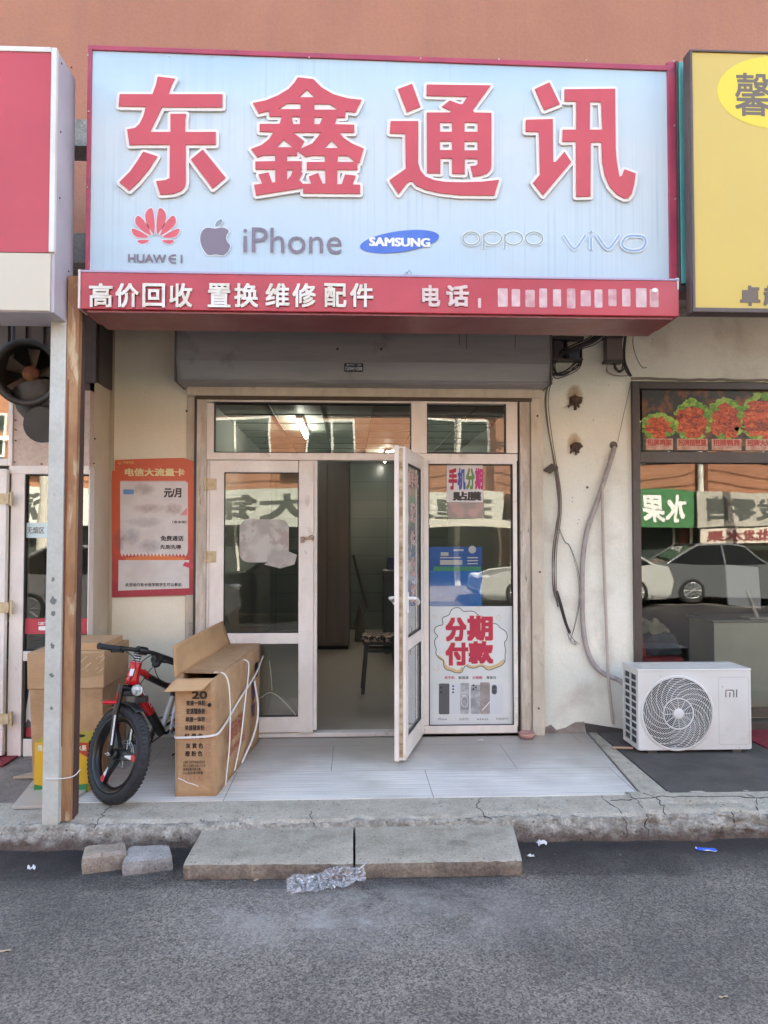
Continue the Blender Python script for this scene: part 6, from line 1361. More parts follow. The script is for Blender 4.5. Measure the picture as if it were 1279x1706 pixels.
for s_ in (-1, 1):
    c0 = BB + rax * s_ * .06; c1 = c0 + ca * s_ * -.13
    BK.part('crank', MB().tube([c0, c1], [.012, .009], 8), SILV)
    g = MB(); pcn = c1 + rax * s_ * .05; g.hexa([pcn + rax * -.045 + rfw * -.035 + rup * -.01, pcn + rax * .045 + rfw * -.035 + rup * -.01, pcn + rax * .045 + rfw * .035 + rup * -.01, pcn + rax * -.045 + rfw * .035 + rup * -.01], [pcn + rax * -.045 + rfw * -.035 + rup * .01, pcn + rax * .045 + rfw * -.035 + rup * .01, pcn + rax * .045 + rfw * .035 + rup * .01, pcn + rax * -.045 + rfw * .035 + rup * .01]); BK.part('pedal', g, BLACK, bevel=.003)
BK.part('chain', MB().tube([cr + rup * .078, rear - rax * .05 + rup * .03], .004, 6).tube([cr - rup * .078, rear - rax * .05 - rup * .03], .004, 6), M('dark chain', '#3a3836', .4, metal=.6))
ks = at(291, 1200, -.78); kb_ = onz(293, 1258, .006); BK.part('kickstand', MB().tube([at(293, 1195, -.75), Vector((kb_.x, kb_.y, .02)), Vector((kb_.x - .02, kb_.y - .02, .012))], .008, 8), BLACK)
# headlight, reflector, brake arch
hp = crown + upv * .01 + Vector((.06, -.085, .0)); la = Vector((.12, -1, .05)).normalized()
HL = BK.part('headlight', MB().lathe(hp, la, [(.0, -.05), (.018, -.045), (.032, -.01), (.034, .004), (.031, .006)], 24), M('chrome lamp body', '#8b8d90', .2, metal=.7)); BK.part('lens', MB().lathe(hp, la, [(.031, .004), (.022, .012), (.0, .015)], 24), M('clear ribbed lens', '#c3c5c4', .12, col2='#8f9294', vs=60, vd=0), HL)
BK.part('lamp_bracket', MB().tube([hp - la * .04, crown + upv * .01], .007, 6).box(hp.x + .0, hp.x + .05, hp.y + .0, hp.y + .05, hp.z - .07, hp.z - .04), BLACK)
rp = at(182, 1170, Hf.y - .05); g = MB(); g.ball(rp, .045, .02, .012, 10).tube([Vector((rp.x + .03, rp.y, rp.z)), crown - axv * .07 - upv * .02], .004, 6); BK.part('red_fender_tip', g, REDF)
# narrow black mud arch under the crown
g = MB(); 
def arch(u, v): a = R(62) + R(60) * u; d = fwv * math.cos(a) + upv * math.sin(a); return Hf + d * (RT + rt + .022 - .012 * (2 * v - 1) ** 2) + axv * (2 * v - 1) * .036
g.sheet(arch, 14, 6); o = BK.part('mudguard', g, BLACK); s_ = o.modifiers.new('thickness', 'SOLIDIFY'); s_.thickness = .003
g = MB(); c = crown - upv * .05 + fwv * .05; g.box(c.x - .05, c.x + .03, c.y - .03, c.y + .03, c.z + .02, c.z + .05); BK.part('suspension_bridge', g, BLACK, bevel=.006)
# white wrapping on the rear stays
g = MB(); fq = lambda px, py, y_=-.80: at(px, py, y_); g.tube([fq(284, 1215, -.98), fq(291, 1177, -.9)], .009, 6).tube([fq(290, 1196, -.93), fq(298, 1187, -.93)], .004, 6).tube([fq(287, 1205, -.96), fq(299, 1222, -.93)], .006, 6).tube([fq(298, 1222, -.92), fq(292, 1180, -.92)], .006, 6)
BK.part('white_wrapping', g, M('white foam wrap', '#d5d6da', .6))

# ------------------------------------------------------------------ air conditioner
yA = onz(1150, 1254, .015).y; yAb = yA + .30
ax0 = PX(1063, yA, 1190); ax1 = PX(1251, yA, 1190); az1 = PZ(1117, yA, 1150); az0 = .035
ACW = M('white air conditioner case', '#d5d3cf', .38, col2='#cbc8c2', vs=3, col3='#b5ab9c', s3=4, lo3=.62, hi3=.85)
AC = Thing('air_conditioner', 'white outdoor air conditioner unit with round spiral fan grille under the right window', 'air conditioner', ((ax0 + ax1) / 2, yA + .15, .012))
# case with a round opening in its front
fa = wallf(yA); gc = at(1128, 1188, yA); rg_ = (PX(1190, yA, 1190) - gc.x) * .945
g = MB(); g.poly(fa, rrect(ax0, az0, ax1, az1, .012), [ell(gc.x, gc.z, rg_, rg_, 60)], n0=0, th=.012)
g.box(ax0 + .002, ax1 - .002, yA + .0125, yAb, az0, az0 + .01); g.box(ax0 + .002, ax1 - .002, yA + .0125, yAb, az1 - .012, az1 - .002); g.box(ax1 - .012, ax1 - .002, yA + .0125, yAb, az0 + .01, az1 - .012); g.box(ax0 + .02, ax1 - .012, yAb - .01, yAb, az0 + .01, az1 - .012)
CASE = AC.part('case', g, ACW)
g = MB(); g.hexa([(ax0 - .006, yA - .004, az1 - .0015), (ax1 + .006, yA - .004, az1 - .0015), (ax1 + .006, yAb + .004, az1 - .0015), (ax0 - .006, yAb + .004, az1 - .0015)], [(ax0 - .004, yA - .002, az1 + .012), (ax1 + .004, yA - .002, az1 + .012), (ax1 + .004, yAb, az1 + .012), (ax0 - .004, yAb, az1 + .012)])
TP_ = AC.part('top_cover', g, ACW, bevel=.004)
g = MB()
for k in range(3): y_ = yA + .06 + k * .07; g.box(ax0 + .05, ax1 - .05, y_, y_ + .02, az1 + .0122, az1 + .016)
AC.part('top_rib', g, ACW, TP_, bevel=.002)
# left side vent grid
g = MB(); yv0, yv1 = yA + .04, yAb - .02; g.box(ax0, ax0 + .012, yA + .013, yv0, az0, az1 - .012); g.box(ax0, ax0 + .012, yv1, yAb, az0, az1 - .012); ym = (yv0 + yv1) / 2; n_ = 10; zg0, zg1 = az0 + .03, az1 - .035; dz = (zg1 - zg0) / n_
g.box(ax0, ax0 + .012, yv0, yv1, az0, zg0); g.box(ax0, ax0 + .012, yv0, yv1, zg1, az1 - .012); g.box(ax0 + .001, ax0 + .012, ym - .005, ym + .005, zg0, zg1)
for k in range(1, n_): g.box(ax0 + .0005, ax0 + .012, yv0, ym - .005, zg0 + k * dz - .0045, zg0 + k * dz + .0045); g.box(ax0 + .0005, ax0 + .012, ym + .005, yv1, zg0 + k * dz - .0045, zg0 + k * dz + .0045)
AC.part('side_vent', g, ACW)
AC.part('condenser', MB().box(ax0 + .016, ax0 + .03, yA + .03, yAb - .015, az0 + .012, az1 - .015), M('dark condenser fins', '#3c4146', .5, metal=.3, bump=.002, bs=200))
# fan behind the grille
AC.part('inner_shroud', MB().lathe((gc.x, yA + .013, gc.z), (0, 1, 0), [(rg_, 0), (rg_ * .97, .04), (rg_ * .95, .12), (0, .12)], 40), M('dark shroud', '#2c3136', .5))
g = MB()
for k in range(3):
    a = 2 * math.pi * k / 3 + .4
    def bl(u, v, a=a):
        an = a + R(75) * u; r = .04 + (rg_ * .9 - .04) * v; return (gc.x + r * math.cos(an), yA + .05 + .05 * u, gc.z + r * math.sin(an))
    g.sheet(bl, 10, 6)
AC.part('fan_blade', g, M('grey fan', '#5d646b', .4))
# spiral grille
g = MB(); nr = 19; rh = rg_ * .42
yg = yA - .006
def gp(r, a, y_=yg): 
    k = r / rg_; return (gc.x + r * math.cos(a), y_ - .014 * (1 - k * k), gc.z + r * math.sin(a))
for i in range(nr):
    r = .045 + (rg_ - .05) * i / (nr - 1); g.tube([gp(r, 2 * math.pi * j / 64) for j in range(64)], .0023, 4, closed=True)
for k in range(18):
    a = 2 * math.pi * k / 18; g.tube([gp(rh + (rg_ - rh) * t, a - 1.15 * t ** 1.1, yg - .002) for t in [j / 12 for j in range(13)]], .0024, 5)
for k in range(12): a = 2 * math.pi * k / 12; g.tube([gp(.03, a, yg - .002), gp(rh, a + .05, yg - .002)], .0026, 5)
g.tube([gp(rh, 2 * math.pi * j / 64, yg - .002) for j in range(64)], .0035, 6, closed=True)
GR = AC.part('fan_grille', g, ACW)
g = MB(); g.lathe((gc.x, yA - .001, gc.z), (0, -1, 0), [(rg_ + .012, -.002), (rg_ + .010, .006), (rg_ - .002, .008), (rg_ - .006, .0)], 60); AC.part('grille_rim', g, ACW, GR)
g = MB(); g.lathe((gc.x, yA - .018, gc.z), (0, -1, 0), [(.038, 0), (.038, .006), (.03, .009), (0, .010)], 32); AC.part('grille_hub', g, ACW, GR)
# right service panel seam and logo
g = MB(); f = fa; rr_ = rect(1197, 1128, 1247, 1240, yA); ribbon(g, f, rrect(rr_[0], rr_[2], rr_[1], rr_[3], .012), .0018, .0006, closed=True); AC.part('panel_seam', g, M('seam line grey', '#9b9893', .6), CASE)  # panel joint drawn as a thin grey line
LGm = M('grey logo', '#4f4d4c', .4)
def mp_(u, v): q = at(880 + u / 3.2055, 980 + v / 3.2067, yA); return (q.x, q.z)
g = MB(); ribbon(g, f, [mp_(1054, 582), mp_(1054, 544), mp_(1090, 544)], .0075, .001); ribbon(g, f, chaikin([mp_(1082, 544), mp_(1094, 544), mp_(1096, 556), mp_(1096, 582)], 2, False), .0075, .0012); ribbon(g, f, [mp_(1075, 556), mp_(1075, 582)], .0075, .0011); ribbon(g, f, [mp_(1111, 540), mp_(1111, 582)], .0075, .0011); AC.part('logo', g, LGm, CASE)
for x in (ax0 + .1, ax1 - .1): AC.part('foot', MB().box(x - .03, x + .03, yA + .01, yAb - .01, .012, az0 - .001), DARKM)
g = MB().box(ax1 - .005, ax1 + .015, yA + .14, yA + .2, .15, .2); AC.part('valve_cover', g, ACW, bevel=.004)
g = MB()
for px, py in [(1100, 1126), (1075, 1250), (1091, 1251), (1231, 1245), (1203, 1144)]: q = at(px, py, yA); g.cyl((q.x, yA, q.z), (q.x, yA - .003, q.z), .003, 6)
AC.part('screw', g, DARKM)
q = onz(1019, 1246, .02); single('wood_stick', 'short thin wooden stick on the floor by the left foot of the air conditioner', 'stick', MB().tube([(q.x - .0, q.y, .024), (ax0 - .01, yA + .08, .03)], .009, 6), M('pale stick', '#a98a72', .8), (q.x, q.y, .013))

# ------------------------------------------------------------------ pipes, cables and boxes on the white wall
YW = -.03
W_ = lambda px, py, y_=YW: at(px, py, y_)
PINK = M('pinkish wrapped pipe', '#a8a09c', .6, col2='#9b908b', vs=20, bump=.002, bs=40, bstretch=(1, 1, 3))
single('insulated_pipe', 'thick pinkish wrapped pipe curving down the white wall to the air conditioner', 'pipe', MB().tube(smooth_path([W_(1023, 742, .02), W_(1022, 752), W_(1010, 790), W_(995, 835), W_(978, 880), W_(971, 920), (W_(969, 970)), W_(970, 1040), W_(976, 1080), W_(988, 1108), W_(1008, 1125), W_(1036, 1134, -.06), Vector((ax0 + .03, yAb - .06, PZ(1140, -.1, 1040)))], 3), .019, 12), PINK, W_(1023, 745))
single('drain_hose', 'thin pale hose hanging straight down the white wall from the thick pipe', 'hose', MB().tube(smooth_path([W_(1003, 806, -.06), W_(1003, 830, -.055), W_(1004, 900), W_(1008, 1000), W_(1011, 1080), W_(1013, 1130, -.058), W_(1018, 1180), W_(1021, 1206)], 3), .011, 10), M('pale hose', '#b5a79e', .6), W_(1021, 1206))
g = MB().lathe(W_(1022, 742, -.002), (0, -1, 0), [(.0, .0), (.032, .0), (.026, .01), (0.012, .013), (0, .012)], 16)
single('pipe_sleeve', 'dark sealed hole where the thick pipe enters the white wall', 'pipe sleeve', g, M('grey putty', '#6e625c', .9, bump=.004, bs=60), W_(1022, 742, 0))
CB = M('dark cable', '#37302f', .6); CB2 = M('grey brown cable', '#6a5d55', .6)
random.seed(8)
def bunch(lab, path, n, r, spread, mt, zoff=-.03, jit=6):
    g = MB()
    for k in range(n):
        o = Vector((random.uniform(-1, 1) * spread, random.uniform(-1, 0) * spread, random.uniform(-1, 1) * spread * .5))
        pts = [W_(px + random.uniform(-jit, jit) * .25, py + random.uniform(-jit, jit) * .3, y_) + o * (1 if 0 < i < len(path) - 1 else .7) for i, (px, py, y_) in enumerate(path)]
        g.tube(smooth_path(pts, 2), r * random.uniform(.7, 1.2), 6)
    return single('cable_bundle', lab, 'cables', g, mt, W_(path[-1][0], path[-1][1], -.02))
bunch('thick bundle of dark cables running from under the sign to the open junction box', [(1012, 545, -.22), (1000, 558, -.15), (980, 572, -.10), (960, 578, -.08), (935, 590, -.07)], 18, .006, .035, CB)
bunch('tangle of dark cables hanging below the open junction box', [(965, 600, -.06), (960, 612, -.07), (940, 625, -.07), (920, 628, -.06), (918, 612, -.05), (925, 600, -.05)], 9, .005, .025, CB, jit=16)
bunch('dark cable pair dropping beside the small meter box', [(1043, 545, -.15), (1040, 575, -.06), (1038, 600, -.04), (1045, 618, -.04), (1050, 627, -.03)], 4, .006, .015, CB)
bunch('long thin cables running down the left edge of the white wall', [(918, 628, -.05), (907, 660, -.03), (911, 700, -.03), (920, 750, -.03), (930, 810, -.03), (932, 850, -.03), (928, 880, -.03), (921, 920, -.03), (922, 980, -.03), (930, 1010, -.03)], 5, .0035, .012, CB2, jit=8)
bunch('dark taped cable end hanging low on the white wall', [(926, 985, -.03), (934, 1012, -.035), (942, 1040, -.035), (948, 1055, -.03)], 5, .006, .008, CB, jit=4)
bunch('loose wires with bare ends looping beside the taped cable', [(930, 880, -.03), (942, 905, -.03), (948, 906, -.03), (962, 945, -.03), (967, 990, -.03), (958, 1040, -.03), (950, 1066, -.03)], 2, .0022, .006, CB2, jit=3)
bunch('bare frayed wire ends under the taped cable', [(944, 1052, -.03), (950, 1065, -.04), (958, 1072, -.04)], 6, .0022, .022, M('bare wire', '#8d8a84', .4, metal=.3), jit=10)
bunch('thin wire running down from the foam seam to the pipe hole', [(1050, 632, -.02), (1045, 660, -.02), (1036, 700, -.02), (1028, 738, -.02)], 1, .002, 0, CB2)
bunch('thin dark wire hooked to a nail above the right shop window', [(1056, 545, -.1), (1053, 570, -.02), (1060, 595, -.02), (1070, 613, -.02), (1076, 612, -.02)], 1, .0025, 0, CB)
bunch('loop of wires under the small meter box', [(1022, 605, -.05), (1025, 616, -.05), (1032, 620, -.05), (1038, 612, -.05), (1038, 600, -.05)], 4, .004, .012, CB, jit=8)
bunch('pale wires curling from the meter box to the corner of the shop window', [(1012, 604, -.04), (1009, 618, -.04), (1020, 626, -.04), (1040, 627, -.04), (1050, 624, -.03)], 2, .0035, .006, M('beige cable', '#8f8272', .6), jit=3)
# open junction box frame
e = rect(918, 562, 968, 602, -.05); jb = Thing('junction_box', 'open dark junction box frame full of cables beside the shutter box', 'junction box', ((e[0] + e[1]) / 2, -.02, e[2]))
g = MB().box(e[0], e[1] + .01, -.09, -.002, e[3] - .025, e[3]).box(e[0], e[1], -.10, -.002, e[2], e[2] + .012).box(e[0] + .11, e[0] + .117, -.085, -.002, e[2] + .012, e[3] - .025).box(e[1] - .006, e[1], -.08, -.002, e[2] + .012, e[2] + .10)
jb.part('frame', g, DARKM, bevel=.002); q = rect(947, 580, 965, 600, -.08); jb.part('blue_switch', MB().box(q[0], q[1], -.085, -.01, q[2], q[3]), M('slate blue box', '#3c4250', .5), bevel=.004); q = rect(922, 568, 936, 598, -.07); jb.part('dark_switch', MB().box(q[0], q[1], -.07, -.01, q[2], q[3]), M('purple grey box', '#3d353d', .5), bevel=.003)
e = rect(1008, 561, 1037, 602, -.08); t = Thing('meter_box', 'small brown grey meter box on the white wall under the right end of the sign', 'meter box', ((e[0] + e[1]) / 2, -.02, e[2]))
t.part('case', MB().box(e[0] + .01, e[1], -.085, -.002, e[2] + .012, e[3] - .012), M('grey brown box paint', '#6f625e', .5), bevel=.005); t.part('top_bracket', MB().box(e[0], e[1] + .004, -.095, -.002, e[3] - .011, e[3] + .008), DARKM, bevel=.002); t.part('terminal_strip', MB().box(e[0] + .0, e[1] + .002, -.092, -.002, e[2] - .01, e[2] + .011), DARKM, bevel=.002)
# old brackets with rust stains
RS = stain('rust stain', '#b08a5a', ns=14, hard=.5, amt=.8); IRON = M('rusted iron', '#4a3b33', .9, col2='#5e4a3d', vs=30, bump=.004, bs=60)
for k, (px, py, s_, lab) in enumerate([(958, 668, 1.0, 'upper rusted bracket stump on the white wall with an orange stain above it'), (958, 745, .85, 'lower rusted bracket stump on the white wall with an orange stain above it')]):
    c = at(px, py, 0); t = Thing('rusted_bracket', lab, 'bracket', c, 'rusted bracket stumps on the white wall')
    g = MB(); g.ball((c.x, -.008, c.z), .05 * s_, .022, .042 * s_, 8); g.ball((c.x + .035 * s_, -.012, c.z + .012), .022, .022, .02, 6); 
    for a, l in ((-2.4, .08), (-1.7, .075), (-1.2, .06)): g.tube([(c.x, -.02, c.z - .01), (c.x + l * math.cos(a) * s_, -.03, c.z + l * math.sin(a) * s_)], .009, 5)
    g.xf(lambda v, c=c: v + Vector((.012 * hn(v.x * 40, v.z * 40, 1), .0, .012 * hn(v.x * 40, v.z * 40, 8)))); t.part('iron_stub', g, IRON)
    g = MB().poly(wallf(-.0015), [(c.x - .09 * s_, c.z - .05), (c.x + .08 * s_, c.z - .05), (c.x + .08 * s_, c.z + .15 * s_), (c.x - .09 * s_, c.z + .15 * s_)], n0=0); t.part('rust_stain', g, RS)
q = at(918, 784, 0); g = MB().slab([(q.x - .07, -.03, q.z + .0), (q.x - .02, -.05, q.z - .03), (q.x + .04, -.03, q.z + .02), (q.x + .0, -.01, q.z + .05)], .01).ball((q.x + .02, -.02, q.z + .02), .03, .02, .025, 6); single('cable_clamp', 'torn grey clamp holding the thin cables against the wall edge', 'clamp', g, M('grey brown clamp', '#5f554c', .8), (q.x, 0, q.z))
g = MB(); 
for px, py, r_ in [(978, 812, .010), (953, 829, .004), (953, 836, .004), (964, 866, .004), (962, 872, .004), (988, 700, .004), (1087, 566, .004), (1086, 571, .004), (1013, 642, .003), (986, 636, .003)]: c = at(px, py, -.001); g.poly(wallf(-.0012), ell(c.x, c.z, r_, r_, 10), n0=0)
B.part('drill_holes', g, M('dark drill hole', '#5b4f48', .9))
# pink pot shard at the foot of the guide rail
q = onz(880, 1232, .006); single('pink_tub', 'small faded pink plastic tub at the foot of the right guide rail', 'tub', MB().lathe((q.x, q.y + .05, .006), (0, 0, 1), [(0, 0), (.05, 0), (.062, .035), (.058, .042), (.05, .036), (.0, .03)], 20), M('faded pink plastic', '#b58a80', .6), (q.x, q.y + .05, .006))
g = MB(); q = onz(802, 1234, .008); g.ball((q.x, q.y, .014), .014, .012, .006, 6); g.tube([(q.x - .03, q.y, .012), (q.x + .02, q.y - .005, .012)], .003, 5); single('paper_scrap', 'small white scrap on the tiles below the fixed pane', 'litter', g, WHITEM, (q.x, q.y, .006))

# ------------------------------------------------------------------ step slabs, blocks, bag and litter
SLAB = M('grey step slab', '#aaa293', .92, col2='#989080', vs=9, vd=9, bump=.005, bs=140, col3='#bab2a3', s3=4, lo3=.5, hi3=.75)
SLABF = M('muddy slab edge', '#8b7d6f', .95, col2='#6f6257', vs=9, bump=.008, bs=60)
zt3 = -.04
def slab_thing(corn, lab, seed):
    # corners: back-left, back-right, front-right, front-left at the top level
    P = [onz(px, py, zt3) for px, py in corn]
    def S(u, v):
        p = P[0] * (1 - u) * (1 - v) + P[1] * u * (1 - v) + P[2] * u * v + P[3] * (1 - u) * v
        e = min(u, 1 - u) * 2; ev = min(v, 1 - v) * 2
        j = .010 * hn(p.x * 8, p.y * 8, seed); jj = .008 * hn(p.x * 25, seed, 3)
        return p, j, jj
    nu, nv, nz = 60, 16, 5; g = MB()
    def top(u, v):
        p, j, jj = S(u, v); k = .0 if 0 < v < 1 and 0 < u < 1 else 1
        drop = .008 * max(0, (v - .93) / .07) + .004 * abs(hn(p.x * 14, p.y * 14, seed + 2)) * (v > .9)
        return Vector((p.x, p.y + (jj if v > .97 else 0), p.z + .003 * hn(p.x * 6, p.y * 6, seed) - drop))
    g.sheet(lambda u, v: top(u, v), nu, nv, 0)
    def side(fu, fv):
        def F_(u, v):
            t = top(*(fu(u), fv(u))); dn = v; return Vector((t.x + .004 * hn(t.x * 30, dn * 8, seed), t.y + .007 * math.sin(math.pi * dn) * hn(t.x * 20, dn * 6, seed + 4) - .004 * math.sin(math.pi * dn), t.z + (ZR + .003 - t.z) * dn))
        return F_
    g.sheet(side(lambda t: t, lambda t: 1.0), nu, nz, 1); g.sheet(side(lambda t: 0.0, lambda t: t), nv, nz, 1); g.sheet(side(lambda t: 1.0, lambda t: 1 - t), nv, nz, 1); g.sheet(side(lambda t: 1 - t, lambda t: 0.0), nu, nz, 1)
    c = (P[0] + P[2]) / 2
    # oily round spots on the right slab
    return single('step_slab', lab, 'slab', g, [SLAB, SLABF], (c.x, c.y, ZR), 'concrete slabs laid as a step')
slab_thing([(343, 1372), (588, 1370), (588, 1436), (306, 1438)], 'left concrete step slab lying against the kerb, with a chipped back edge', 2)
slab_thing([(592, 1369), (852, 1368), (869, 1431), (592, 1436)], 'right concrete step slab lying against the kerb, with round damp spots', 5)
g = MB(); random.seed(6)
for px, py, r_ in [(762, 1404, .055), (700, 1410, .05), (722, 1402, .04), (800, 1412, .045), (800, 1388, .05), (830, 1415, .035)]:
    q = onz(px, py, zt3 + .0045); g.add([(q.x + r_ * math.cos(a), q.y + r_ * .8 * math.sin(a), zt3 + .0045) for a in [2 * math.pi * i / 20 for i in range(20)]], [list(range(20))])
single('damp_spots', 'round dark damp spots on the right step slab', 'stain', g, stain('damp concrete', '#6f6b64', axes=(0, 1), ns=14, hard=.8, amt=.5), onz(762, 1404, zt3 + .004))
def block(corn_top, zt_, lab, mt, seed):
    P = [onz(px, py, zt_) for px, py in corn_top]; g = MB(); N_ = 10
    c = sum(P, Vector()) / 4
    def disp(v): return v + Vector((.006 * hn(v.x * 25, v.z * 25, seed), .006 * hn(v.y * 25, v.z * 20, seed + 1), .005 * hn(v.x * 22, v.y * 22, seed + 2)))
    def Tt(u, v, z=None):
        p = P[0] * (1 - u) * (1 - v) + P[1] * u * (1 - v) + P[2] * u * v + P[3] * (1 - u) * v; return p
    def rnd(p, z): # soften the top rim
        return disp(Vector((p.x, p.y, z)))
    g.sheet(lambda u, v: rnd(Tt(u, v), zt_ - .012 * (max(abs(2 * u - 1), abs(2 * v - 1)) ** 8)), N_, N_)
    for fu, fv in ((lambda t: t, lambda t: 1.0), (lambda t: 0.0, lambda t: t), (lambda t: 1.0, lambda t: 1 - t), (lambda t: 1 - t, lambda t: 0.0)):
        g.sheet(lambda u, v, fu=fu, fv=fv: rnd(c + (Tt(fu(u), fv(u)) - c) * (1 + .03 * math.sin(math.pi * v)), (zt_ - .012) + (ZR - .002 - zt_ + .012) * v), N_, 7)
    return single('paving_block', lab, 'stone', g, mt, (c.x, c.y, ZR), 'paving blocks beside the step')
block([(142, 1407), (208, 1400), (212, 1419), (137, 1427)], -.035, 'left, browner paving block on the road beside the step', M('brown grey block', '#a39484', .92, col2='#8b7d70', vs=7, bump=.008, bs=60, col3='#a39b90', s3=5), 3)
block([(214, 1407), (282, 1404), (287, 1424), (204, 1434)], -.045, 'right, greyer paving block on the road between the other block and the step', M('grey block', '#a19c98', .92, col2='#8c8783', vs=8, bump=.006, bs=60), 8)
# crumpled clear plastic bag
def bag():
    m = bpy.data.materials.new('clear plastic film'); m.use_nodes = True; nt = m.node_tree; N = nt.nodes; L = nt.links; N.remove(N['Principled BSDF']); out = N['Material Output']
    t = N.new('ShaderNodeBsdfTransparent'); g_ = N.new('ShaderNodeBsdfGlossy'); g_.inputs['Roughness'].default_value = .18; d_ = N.new('ShaderNodeBsdfDiffuse'); d_.inputs[0].default_value = (.8, .8, .86, 1)
    m1 = N.new('ShaderNodeMixShader'); m1.inputs[0].default_value = .45; L.new(d_.outputs[0], m1.inputs[1]); L.new(g_.outputs[0], m1.inputs[2])
    tc = N.new('ShaderNodeTexCoord'); n = N.new('ShaderNodeTexNoise'); n.inputs['Scale'].default_value = 26; n.inputs['Detail'].default_value = 4; n.inputs['Distortion'].default_value = 2.5; L.new(tc.outputs['Object'], n.inputs[0])
    r = N.new('ShaderNodeMapRange'); r.inputs[1].default_value = .42; r.inputs[2].default_value = .66; r.inputs[3].default_value = .06; r.inputs[4].default_value = .55; L.new(n.outputs[0], r.inputs[0])
    m2 = N.new('ShaderNodeMixShader'); L.new(r.outputs[0], m2.inputs[0]); L.new(t.outputs[0], m2.inputs[1]); L.new(m1.outputs[0], m2.inputs[2]); L.new(m2.outputs[0], out.inputs[0])
    bp = N.new('ShaderNodeBump'); bp.inputs['Distance'].default_value = .01; L.new(n.outputs[0], bp.inputs['Height']); L.new(bp.outputs[0], g_.inputs['Normal']); return m
pc = onz(545, 1478, ZR)
def bagP(u, v):
    s = (u - .5) * .36; w_ = .062 * (1 - .5 * abs(2 * u - 1) ** 2) * (1 + .4 * hn(u * 5, 2, 1)); a = v * 2 * math.pi
    ra = 1 + .55 * hn(math.cos(a) * 2 + u * 6, math.sin(a) * 2, u * 7) + .25 * hn(math.cos(a) * 6, math.sin(a) * 6 + u * 20, 5)
    x = pc.x + s + .02 * hn(u * 9, a, 2); y = pc.y + s * .32 + w_ * ra * math.cos(a); z = ZR + .006 + max(0.0, .030 + .030 * ra * math.sin(a) * (1 + .8 * hn(u * 4, 8, 8)))
    if u > .8: z += .02 * (u - .8) * 5 * max(0, math.sin(a))
    return (x, y, z)
single('plastic_bag', 'crumpled clear plastic bag lying on the road against the front of the step slabs', 'bag', MB().sheet(bagP, 60, 36, smooth=False), bag(), (pc.x, pc.y, ZR))
def scrap(lab, px, py, w_, d_, ang, mt, seed, h=.012):
    q = onz(px, py, ZR); g = MB()
    def P(u, v):
        x = (u - .5) * w_; y = (v - .5) * d_; return (q.x + x * math.cos(ang) - y * math.sin(ang), q.y + x * math.sin(ang) + y * math.cos(ang), ZR + .003 + h * max(0, .4 + hn(u * 3, v * 3, seed)))
    g.sheet(P, 8, 6, smooth=False); o = single('litter_scrap', lab, 'litter', g, mt, (q.x, q.y, ZR), 'scraps of litter along the kerb'); s_ = o.modifiers.new('t', 'SOLIDIFY'); s_.thickness = .001; return o
scrap('blue and white wrapper scrap on the road in front of the right shop', 1176, 1417, .10, .03, -.25, M('blue wrapper', '#2c58c8', .3, col2='#d4d6dc', vs=14, vd=0, lo=.5, hi=.52), 1)
scrap('white crumpled tissue scrap near the right end of the step', 902, 1408, .05, .03, .3, M('white scrap', '#d5d5d8', .7), 2, .03)
scrap('small pale scrap just below the white tissue near the step', 884, 1428, .035, .02, .1, WHITEM, 3)
scrap('flattened dark red wrapper in the gutter right of the step', 962, 1399, .12, .02, -.05, M('dull red wrapper', '#8b3f44', .5), 4, .008)
scrap('small white scrap on the road at the left, before the paving blocks', 52, 1449, .035, .03, .5, MATS['white scrap'], 5, .02)
scrap('pale straw scrap at the far left of the road', 4, 1586, .06, .012, .1, M('straw', '#a9967c', .8), 6, .006)
scrap('pale straw scrap beside the front of the left step slab', 430, 1466, .05, .01, .7, MATS['straw'], 7, .006)
scrap('thin pale stick in the gutter before the right shop', 1228, 1392, .06, .008, .1, MATS['straw'], 8, .004)
scrap('short straw on the road at the lower right', 1205, 1662, .035, .008, .2, MATS['straw'], 9, .004)
random.seed(31); PEB = M('small stones', '#8b857d', .95, col2='#6c665f', vs=30)
g = MB()
for k in range(420):
    px = random.uniform(-20, 1300); q = onz(px, random.choice([random.uniform(1392, 1425), random.uniform(1392, 1410), random.uniform(1400, 1650)]), ZR)
    if YE - .2 > q.y > -9 and not (onz(300, 1460, ZR).x < q.x < onz(872, 1460, ZR).x and q.y > onz(600, 1460, ZR).y): r_ = random.uniform(.002, .006); g.ball((q.x, q.y, ZR + r_ * .4), r_ * 1.3, r_, r_ * .7, 3)
o = link('gravel', g, PEB); o['kind'] = 'stuff'; o['label'] = 'loose grit and small stones scattered along the kerb'; o['category'] = 'gravel'
# damp dirt along the gutter; round slabs and blocks also painted contact shade
for k, (a_, b_, c_, d_, lab) in enumerate([(286, 1370, 895, 1482, 'around the step slabs, with contact shade painted in'), (112, 1398, 300, 1486, 'around the two paving blocks, with contact shade painted in'), (870, 1396, 1180, 1460, 'in the gutter right of the step'), (-30, 1400, 130, 1470, 'in the gutter at the left')]):
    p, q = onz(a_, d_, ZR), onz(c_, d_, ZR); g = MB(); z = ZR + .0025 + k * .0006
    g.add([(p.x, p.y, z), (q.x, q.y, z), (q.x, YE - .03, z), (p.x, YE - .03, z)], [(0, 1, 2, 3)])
    o = link('road_dirt_and_shade', g, stain('damp road dirt and shade', '#353132', axes=(0, 1), ns=9, hard=.7, box=True, amt=.5)); o['kind'] = 'structure'; o['category'] = 'dirt'; o['label'] = 'dark damp dirt on the road ' + lab
